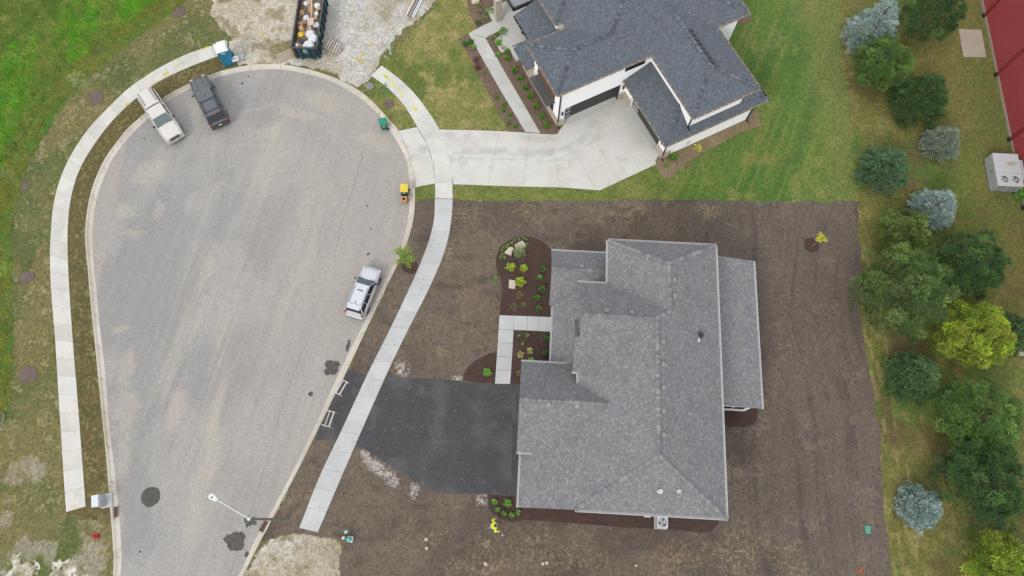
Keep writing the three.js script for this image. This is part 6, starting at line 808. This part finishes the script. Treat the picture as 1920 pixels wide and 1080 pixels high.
{ // utility pedestals: two clusters of capped tubes
  const pg = mat([196, 214, 190], .5), pt = mat([96, 192, 190], .45), pw = mat([226, 228, 218], .5);
  const ped = (label, p, r, h, m, capM, lean = 0) => { const t = thing('utility_pedestal', label, 'utility pedestal', atPt(p), 0); part('tube', cy(r * .92, r, h, lean / 2, h / 2, 0, 16, 0, -lean / 2), m, t); part('cap', T(new THREE.SphereGeometry(r * 1.02, 16, 8, 0, 6.3, 0, 1.57), lean, h, 0), capM, t); part('base_flange', cy(r * 1.15, r * 1.2, .06, 0, .03, 0, 16), m, t); };
  ped('taller pale utility pedestal with a blue cap by the gravel', [-11.79, -43.69], .15, 1.15, pg, mat([150, 208, 210], .45)); ped('shorter pale utility pedestal left of the blue capped one', [-11.83, -43.47], .11, .8, pg, pw);
  solo('ground_box', rb(.26, .04, .3, .02, [-12.41, -43.13][0], .02, [-12.41, -43.13][1], .5), mat([150, 156, 160], .7), 'small grey ground lid beside the pale pedestals', 'utility lid');
  ped('pale green round utility pedestal, upper of the lower cluster', [-12.75, 0.67], .14, .75, mat([128, 162, 132], .5), mat([190, 216, 190], .5)); ped('white round utility pedestal, left of the lower cluster', [-12.92, 1.10], .12, .8, mat([190, 196, 182], .5), pw);
  const t = thing('utility_pedestal', 'turquoise domed utility pedestal on a square white base', 'utility pedestal', atPt([-12.52, 1.22]), R(-10)); part('base', rb(.44, .3, .44, .03, 0, .15, 0), pw, t); part('dome', T(new THREE.SphereGeometry(.19, 16, 10), -.03, .55, 0), pt, t); part('tube', cy(.17, .18, .4, -.02, .4, 0, 16), pt, t);
}
// ---------- stones in the kidney bed, boulders ----------
function flatStone(name, label, P, h, seed, m) { const Q = []; P.forEach((p, i) => { const q = P[(i + 1) % P.length]; for (let k = 0; k < 4; k++) { const f = k / 4, x = p[0] + (q[0] - p[0]) * f, z = p[1] + (q[1] - p[1]) * f; Q.push([x + .03 * vn(x * 6 + seed, z * 6), z + .03 * vn(x * 6, z * 6 + seed)]); } }); solo(name, slabGeo(Q, .02, h, .03), m, label, 'stone', 'flat stones in the kidney bed'); }
const stM = concMat([212, 200, 182], 21, .6);
flatStone('flagstone', 'pale flat stone leftmost behind the airy shrub', [[-0.66, -22.56], [-0.28, -23.01], [0.05, -23.09], [0.19, -22.81], [0.00, -22.66], [-0.07, -22.26]], .28, 1, stM); flatStone('flagstone', 'pale flat stone at the top, under the airy shrub', [[0.24, -23.27], [0.90, -23.68], [1.14, -23.42], [1.23, -23.07], [0.38, -22.81]], .3, 2, concMat([206, 194, 176], 22, .6)); flatStone('flagstone', 'square pale flat stone lower in the kidney bed', [[-0.26, -20.07], [0.28, -19.97], [0.30, -19.19], [-0.28, -19.28]], .22, 3, stM);
solo('garden_boulder', (() => { const g = new THREE.IcosahedronGeometry(.4, 3), p = g.attributes.position; for (let i = 0; i < p.count; i++) { const k = 1 + .2 * vn(p.getX(i) * 5, p.getZ(i) * 5 + p.getY(i) * 4); p.setXYZ(i, p.getX(i) * k, p.getY(i) * k * .6, p.getZ(i) * k * 1.4); } g.computeVertexNormals(); return g.translate([-3.65, -49.79][0], .15, [-3.65, -49.79][1]); })(), mat([214, 198, 172], .9), 'cream boulder at the top of the porch bed', 'boulder');
const soilStones = [[[-6.66, 1.22], .14, 'round white stone right of the turquoise pedestal'], [[-2.01, 2.99], .16, 'pale stone among clods below the worker'], [[2.38, 2.99], .13, 'white stone at the lower edge of the lot, beside a yellow block'], [[-6.60, 1.88], .12, 'small pale stone below the pedestals path'], [[2.66, 2.92], .15, 'pale round stone next to the small white one'], [[9.50, 3.11], .1, 'small white stone low in the middle of the lot'], [[-0.75, 0.90], .08, 'small pale pebble beside the worker']];
soilStones.forEach(([p, r, lab], i) => solo('soil_stone', (() => { const g = new THREE.IcosahedronGeometry(r, 2), q = g.attributes.position; for (let k = 0; k < q.count; k++) { const s = 1 + .25 * vn(q.getX(k) / r * 1.6 + i * 5, q.getZ(k) / r * 1.6); q.setXYZ(k, q.getX(k) * s, q.getY(k) * s * .7, q.getZ(k) * s); } g.computeVertexNormals(); return g.translate(p[0], r * .4, p[1]); })(), mat([206, 196, 178], .9), lab, 'stone', 'loose stones on the bare lot'));
// marker flags pushed into the soil and lawn
const flagAt = (p, c, lab) => { const t = thing('marker_flag', lab, 'marker flag', atPt(p), rnd() * 6, 'survey flags'); part('wire', cy(.006, .006, .45, 0, .22, 0, 5), steel, t); part('pennant', bx(.14, .1, .008, .07, .4, 0), mat(c, .6), t); };
[[[16.64, -27.95], [226, 96, 112], 'pink survey flag on the lawn edge above the grey house'], [[30.73, -27.69], [226, 96, 112], 'pink survey flag at the top right corner of the soil lot'], [[-13.83, -2.49], [214, 74, 44], 'red survey flag right of the new sidewalk'], [[-6.54, 0.08], [190, 40, 44], 'dark red flag in the soil left of the worker'], [[-5.43, 0.94], [226, 186, 40], 'yellow flag in the straw below the worker, left one'], [[-4.88, 1.26], [226, 186, 40], 'yellow flag in the straw below the worker, right one'], [[0.54, 1.88], [226, 196, 40], 'yellow flag at the bottom, left of the pair'], [[3.34, 1.99], [226, 196, 40], 'yellow flag at the bottom, right of the pair'], [[3.57, 0.83], [214, 84, 84], 'red flag below the long mulch strip'], [[-14.44, -45.18], [206, 44, 54], 'red flag on the gravel left of the pedestals'], [[-11.31, -44.62], [206, 44, 54], 'red flag just right of the pale pedestals'], [[10.50, -28.06], [220, 190, 60], 'yellow flag on the lawn edge near the driveway tip'], [[-4.55, -27.85], [230, 190, 40], 'yellow flag beside the sidewalk at the lawn edge'], [[-13.06, 2.07], [200, 60, 40], 'red flag at the gravel edge below the pedestals']].forEach((a) => flagAt(...a));
// ---------- condenser by the grey house ----------
function fan(parent, x, y, z, r, blades, c) { const f = part('fan_guard', join([T(new THREE.TorusGeometry(r, .018, 6, 28), x, y, z, 0, Math.PI / 2), T(new THREE.TorusGeometry(r * .6, .008, 5, 22), x, y, z, 0, Math.PI / 2), ...[0, 1, 2, 3].map((k) => bx(r * 2, .012, .014, x, y, z, k * Math.PI / 4))]), steel, parent); part('fan_well', cy(r, r, .02, x, y - .22, z, 26), mat([66, 72, 78], .8), f); part('hub', cy(r * .18, r * .18, .1, x, y - .12, z, 14), mat(c, .5), f); for (let k = 0; k < blades; k++) { const a = k / blades * 6.2832 + .3, s = new THREE.Shape(); s.moveTo(r * .12, -.05); s.quadraticCurveTo(r * .6, -.24 * r / .3, r * .92, -.16 * r / .3); s.quadraticCurveTo(r * .98, .1, r * .84, .2 * r / .3); s.quadraticCurveTo(r * .5, .1, r * .12, .05); part('fan_blade', T(new THREE.ExtrudeGeometry(s, { depth: .012, bevelEnabled: false }).rotateX(-Math.PI / 2), x, y - .12, z, a, .0), mat(c, .45), f); } }
{
  const p = [11.59, -0.02], t = thing('ac_condenser', 'square white air conditioner condenser under the south eave', 'air conditioner', [p[0], .06, p[1]], -R(3)), m = mat([206, 210, 214], .5), r = .3; part('pad', rb(1.0, .08, 1.0, .02, 0, .04, 0), newWalk[0], t);
  const ringTop = (() => { const s = new THREE.Shape(); const a = .41, q = .1; s.moveTo(-a + q, -a); s.lineTo(a - q, -a); s.quadraticCurveTo(a, -a, a, -a + q); s.lineTo(a, a - q); s.quadraticCurveTo(a, a, a - q, a); s.lineTo(-a + q, a); s.quadraticCurveTo(-a, a, -a, a - q); s.lineTo(-a, -a + q); s.quadraticCurveTo(-a, -a, -a + q, -a); const h = new THREE.Path(); h.absarc(0, 0, .34, 0, 6.2832, true); s.holes.push(h); return s; })();
  part('top_panel', new THREE.ExtrudeGeometry(ringTop, { depth: .04, bevelEnabled: true, bevelSize: .012, bevelThickness: .012, bevelSegments: 2, curveSegments: 20 }).rotateX(-Math.PI / 2).translate(0, .8, 0), m, t); for (const [x, z, w, d] of [[-.4, 0, .03, .76], [.4, 0, .03, .76], [0, -.4, .76, .03], [0, .4, .76, .03]]) { const lv = part('louvre_panel', bx(w, .7, d, x, .45, z), mat([168, 172, 164], .6), t); for (let k = 0; k < 6; k++) part('louvre', bx(w + .012, .02, d + .012, x, .2 + k * .1, z), m, lv); }
  fan(t, 0, .84, 0, .33, 3, [226, 224, 226]); part('refrigerant_line', tube([[-.2, .3, -.4], [-.2, .35, -.6], [-.2, .5, -.8]], .03), mat([210, 206, 200], .6), t); part('conduit', tube([[.15, .4, -.4], [.15, .45, -.6], [.15, .6, -.8]], .025), mat([150, 150, 150], .6), t);
}
// ---------- red steel building and its unit at the right edge ----------
{
  const a = [47.19, -49.86], b = [46.27, -27.21], dir = Math.atan2(b[0] - a[0], b[1] - a[1]), t = thing('red_building', 'tall red ribbed metal building at the right edge', 'building', [47.19, 0, -49.86], dir), m = mat([182, 78, 82], .55, { metalness: .05 }), L = 34;
  // ribbed sheets: local z runs along the wall, x into the building
  const sheetRibs = (z0, z1) => { const pos = [], h = 9, put = (x0, za, x1, zb) => { for (const v of [[x0, 0, za], [x1, 0, zb], [x0, h, za], [x1, 0, zb], [x1, h, zb], [x0, h, za]]) pos.push(...v); }; for (let z = z0; z < z1 - .01; z += .25) { put(0, z, 0, z + .17); put(0, z + .17, -.03, z + .19); put(-.03, z + .19, -.03, z + .23); put(-.03, z + .23, 0, z + .25); } const g = new THREE.BufferGeometry(); g.setAttribute('position', new THREE.Float32BufferAttribute(pos, 3)); g.computeVertexNormals(); return g; };
  for (let k = -2; k < 7; k++) part('wall_sheet', sheetRibs(k * 5 - 3, k * 5 + 2), m, t); part('wall_core', bx(20, 9, 44, 10.05, 4.5, 10), mat([130, 50, 54], .8), t); part('roof', bx(20.6, .2, 45, 10, 9.15, 10), mat([170, 168, 162], .7), t); part('foundation', bx(.2, .3, 44, .02, .1, 10), mat([170, 160, 146], .9), t);
  for (const z of [2.0, 8.9, 16, 23]) { const s = part('downspout', bx(.14, 9, .14, -.1, 4.5, z), mat([146, 50, 56], .5), t); part('boot', bx(.3, .28, .3, -.18, .15, z), black, s); }
  const pad = solo('concrete_pad', slabGeo([[44.18, -46.32], [46.37, -46.19], [46.19, -43.01], [43.99, -43.07]], -.1, .12, .03), concMat([194, 184, 166], 31, .7), 'square concrete pad on the grass by the red building', 'concrete pad'); solo('concrete_pad', slabGeo([[42.70, -14.20], [43.97, -14.25], [43.74, -13.28], [42.59, -13.33]], -.1, .1, .03), concMat([186, 178, 166], 32, .7), 'small concrete pad at the right edge near the lime pine', 'concrete pad');
  // ground mounted air handler
  const u = thing('air_handler', 'large pale grey packaged air unit with two roof fans', 'air handling unit', [44.63, 0, -30.14], -R(3.2)), gm = mat([206, 210, 212], .5), lg = mat([178, 186, 184], .55); part('curb_frame', bx(2.26, .12, 3.3, 0, .06, 0), mat([120, 120, 120], .7), u);
  part('side_panel', bx(.04, 1.1, 1.0, -1.12, .68, -1.1), lg, u); part('side_panel', bx(.04, 1.1, 1.0, -1.12, .68, -.07), lg, u); part('side_panel', bx(.04, 1.1, 1.1, -1.12, .68, 1.0), lg, u); part('side_panel', bx(.04, 1.1, 3.2, 1.12, .68, 0), lg, u); part('end_panel', bx(2.2, 1.1, .04, 0, .68, -1.6), lg, u);
  const coil = part('coil_grille', bx(2.1, 1.0, .04, 0, .66, 1.58), mat([96, 100, 102], .8), u); for (let k = 0; k < 3; k++) part('grille_post', bx(.06, 1.08, .06, -1.07 + k * 1.07, .68, 1.61), gm, coil); for (let k = 0; k < 7; k++) part('grille_bar', bx(2.1, .012, .02, 0, .22 + k * .14, 1.61), gm, coil);
  part('top_panel', bx(2.3, .05, 1.3, 0, 1.25, -.98), gm, u); part('top_panel', bx(2.3, .05, .68, 0, 1.25, .02), gm, u);
  { const s = new THREE.Shape(); s.moveTo(-1.15, -.64); s.lineTo(1.15, -.64); s.lineTo(1.15, .64); s.lineTo(-1.15, .64); s.closePath(); for (const x of [-.45, .52]) { const h = new THREE.Path(); h.absarc(x, .05, .34, 0, 6.2832, true); s.holes.push(h); } part('fan_deck', new THREE.ExtrudeGeometry(s, { depth: .05, bevelEnabled: false, curveSegments: 20 }).rotateX(-Math.PI / 2).translate(0, 1.225, 1.02), gm, u); fan(u, -.45, 1.27, .97, .33, 3, [214, 216, 220]); fan(u, .52, 1.27, .97, .33, 3, [214, 216, 220]); }
  part('core', bx(2.1, .8, 3.0, 0, .55, 0), mat([70, 74, 76], .9), u); part('latch', bx(.03, .08, .08, -1.15, 1.0, -1.45), white, u); part('latch', bx(.03, .08, .08, -1.15, .4, 1.4), white, u); part('rust_patch', bx(.004, .42, .2, -1.142, .75, -.02), mat([150, 126, 104], .9), u);
  part('duct', rb(.5, .9, 2.0, .05, 1.4, .6, -.2), mat([196, 200, 204], .5), u); part('stain', (() => { const s = new THREE.Shape(); s.moveTo(.95, .1); s.bezierCurveTo(.4, .2, 0, .2, -.1, 0); s.bezierCurveTo(-.15, -.25, .2, -.3, .4, -.2); s.bezierCurveTo(.6, -.1, .8, 0, .95, .1); return new THREE.ShapeGeometry(s, 10).rotateX(-Math.PI / 2).translate(.1, 1.279, -.65); })(), mat([180, 176, 150], .8), u);
}
// ---------- painted survey marks ----------
{
  const yl = mat([232, 226, 62], .7), yd = mat([214, 196, 66], .8), strip = (p, q, w, y, par, m = yl) => { const d = [q[0] - p[0], q[1] - p[1]], l = Math.hypot(...d), n = [-d[1] / l * w / 2, d[0] / l * w / 2], P = []; for (let k = 0; k <= 8; k++) { const f = k / 8, j = 1 + .3 * vn(k * 1.7, p[0]); P.push([p[0] + d[0] * f + n[0] * j, p[1] + d[1] * f + n[1] * j]); } for (let k = 8; k >= 0; k--) { const f = k / 8, j = 1 + .3 * vn(k * 2.1, p[1]); P.push([p[0] + d[0] * f - n[0] * j, p[1] + d[1] * f - n[1] * j]); } part('paint_mark', sheetGeo(P, y), m, par); };
  const y = .054; strip([-12.58, -41.24], [-11.98, -40.63], .12, y, walkN); strip([-12.26, -41.00], [-11.87, -40.54], .22, y, walkN); strip([-11.65, -40.15], [-11.22, -39.80], .2, y, walkN); strip([-11.05, -39.50], [-10.30, -38.78], .1, y, walkN); strip([-9.43, -37.55], [-9.16, -37.14], .12, y, walkN); strip([-9.31, -37.14], [-9.03, -37.05], .12, y, walkN); strip([-9.14, -37.43], [-9.05, -37.03], .12, y, walkN);
  const yw = .048; strip([-36.69, -37.55], [-36.50, -37.90], .16, yw, walkW, yd); strip([-34.63, -39.85], [-33.91, -40.45], .1, yw, walkW, yd); strip([-33.68, -40.94], [-33.23, -41.36], .22, yw, walkW, yd); strip([-32.50, -42.03], [-31.99, -42.45], .1, yw, walkW, yd); strip([-30.44, -43.93], [-29.70, -44.24], .14, yw, walkW, yd);
  const gm = struct('survey_paint', 'yellow spray paint marks on the gravel', 'paint marks'), yg = .03; strip([-14.96, -42.82], [-14.31, -42.39], .14, yg, gm, yd); strip([-14.76, -42.95], [-14.44, -43.62], .12, yg, gm, yd); strip([-15.49, -42.95], [-14.76, -42.88], .1, yg, gm, yd); strip([-14.12, -44.24], [-13.69, -44.87], .14, yg, gm, yd); strip([-24.86, -45.43], [-24.38, -45.37], .12, yg, gm, yd); strip([-24.61, -46.00], [-24.50, -45.43], .12, yg, gm, yd);
}
// ---------- the worker ----------
{
  const p = [-1.39, 0.23], W = thing('person', 'person in a yellow hi vis jacket and blue jeans walking on the bare soil', 'person', [p[0], .02, p[1]], R(8));
  // joints in metres, x is the walking direction
  const jeans = [], coat = [], skin = [], C = (list, a, b, ra, rb_) => list.push([a, b, ra, rb_]);
  C(jeans, [-.02, .92, .09], [-.16, .5, .1], .095, .07); C(jeans, [-.16, .5, .1], [-.42, .14, .1], .07, .05); C(jeans, [.02, .92, -.09], [.24, .52, -.1], .095, .07); C(jeans, [.24, .52, -.1], [.34, .1, -.1], .068, .05); C(jeans, [0, .93, -.08], [0, .93, .08], .12, .12); C(jeans, [-.42, .1, .1], [-.3, .05, .1], .05, .045); C(jeans, [.34, .06, -.1], [.5, .05, -.1], .052, .045);
  C(coat, [-.06, .92, 0], [.05, 1.25, 0], .2, .22); C(coat, [.05, 1.25, -.1], [.06, 1.36, -.14], .16, .13); C(coat, [.05, 1.25, .1], [.06, 1.36, .14], .16, .13); C(coat, [.08, 1.22, -.1], [.1, 1.4, -.17], .12, .085); C(coat, [.08, 1.22, .1], [.1, 1.4, .17], .12, .085); C(coat, [.1, 1.38, -.2], [-.02, 1.2, -.42], .075, .06); C(coat, [-.02, 1.2, -.42], [.12, 1.04, -.5], .058, .045); C(coat, [.1, 1.38, .2], [.06, 1.16, .42], .075, .06); C(coat, [.06, 1.16, .42], [.3, 1.06, .44], .058, .045);
  C(skin, [.06, 1.42, 0], [.08, 1.52, 0], .055, .055); C(skin, [.1, 1.62, 0], [.11, 1.7, 0], .09, .095); C(skin, [.19, 1.6, 0], [.2, 1.63, 0], .02, .02); for (const [b, s] of [[[.12, 1.04, -.5], -1], [[.3, 1.06, .44], 1]]) { C(skin, b, [b[0] + .08, b[1] - .03, b[2]], .036, .034); for (let f = 0; f < 4; f++) C(skin, [b[0] + .09, b[1] - .035, b[2] - .027 + f * .018], [b[0] + .16 - .008 * Math.abs(f - 1.5), b[1] - .075, b[2] - .027 + f * .018], .0095, .008); C(skin, [b[0] + .03, b[1] - .02, b[2] - s * .03], [b[0] + .09, b[1] - .05, b[2] - s * .062], .011, .009); }
  const capD = (x, y, z, [a, b, r0, r1]) => { const ax = x - a[0], ay = y - a[1], az = z - a[2], bx_ = b[0] - a[0], by = b[1] - a[1], bz = b[2] - a[2], t = Math.max(0, Math.min(1, (ax * bx_ + ay * by + az * bz) / (bx_ * bx_ + by * by + bz * bz))); return Math.hypot(ax - bx_ * t, ay - by * t, az - bz * t) - (r0 + (r1 - r0) * t); };
  const mesh = (sets, grow, c, half, res, colour, k = .03) => { const mc = new MarchingCubes(res, new THREE.MeshBasicMaterial(), false, false, 60000); mc.isolation = 0; const F = mc.field; for (let kz = 0; kz < res; kz++) for (let j = 0; j < res; j++) for (let i = 0; i < res; i++) { const x = c[0] + (i - res / 2) / (res / 2) * half, y = c[1] + (j - res / 2) / (res / 2) * half, z = c[2] + (kz - res / 2) / (res / 2) * half; let d = 9; for (const s of sets) for (const q of s) { const e = capD(x, y, z, q) - grow, h = Math.max(0, 1 - Math.abs(d - e) / k); d = Math.min(d, e) - h * h * k * .25; } F[i + j * res + kz * res * res] = -d; } mc.update(); const n = mc.count, g = new THREE.BufferGeometry(); const P = mc.positionArray.slice(0, n * 3), N = mc.normalArray.slice(0, n * 3); for (let i = 0; i < n; i++) { P[3 * i] = P[3 * i] * half + c[0]; P[3 * i + 1] = P[3 * i + 1] * half + c[1]; P[3 * i + 2] = P[3 * i + 2] * half + c[2]; } g.setAttribute('position', new THREE.BufferAttribute(P, 3)); g.setAttribute('normal', new THREE.BufferAttribute(N, 3)); if (colour) { const a = new Float32Array(n * 3); for (let i = 0; i < n; i++) { const q = colour(P[3 * i], P[3 * i + 1], P[3 * i + 2]); a[3 * i] = q.r; a[3 * i + 1] = q.g; a[3 * i + 2] = q.b; } g.setAttribute('color', new THREE.BufferAttribute(a, 3)); } return g; };
  const jn = alb([136, 164, 206]), sk = alb([206, 160, 130]), bt = alb([128, 108, 86]), vest = alb([224, 236, 72]);
  const bodyGeo = mesh([jeans, skin, coat], 0, [.05, .86, 0], .95, 90, (x, y, z) => y < .13 ? bt : y < .96 && Math.abs(z) < .25 ? jn : sk);
  part('body', bodyGeo, new THREE.MeshStandardMaterial({ vertexColors: true, roughness: .8 }), W);
  part('jacket', mesh([coat], .03, [.05, 1.15, 0], .62, 64, () => vest), new THREE.MeshStandardMaterial({ vertexColors: true, roughness: .7 }), W);
  part('reflective_band', T(new THREE.TorusGeometry(.245, .02, 6, 22), -.0, 1.08, 0, 0, Math.PI / 2), mat([226, 228, 222], .35), W);
  part('cap', join([T(new THREE.SphereGeometry(.112, 16, 8, 0, 6.3, 0, 1.5), .11, 1.7, 0), rb(.12, .015, .16, .007, .23, 1.71, 0)]), mat([78, 70, 70], .8), W); for (const s of [1, -1]) { part('eye', T(new THREE.SphereGeometry(.012, 8, 6), .193, 1.655, s * .033), black, W); part('ear', T(new THREE.SphereGeometry(.02, 8, 6), .1, 1.64, s * .095), mat(sk, .7), W); } part('mouth', bx(.006, .008, .045, .189, 1.575, 0), mat([150, 90, 84], .7), W);
}

shade(scene);
renderer.render(scene, camera);
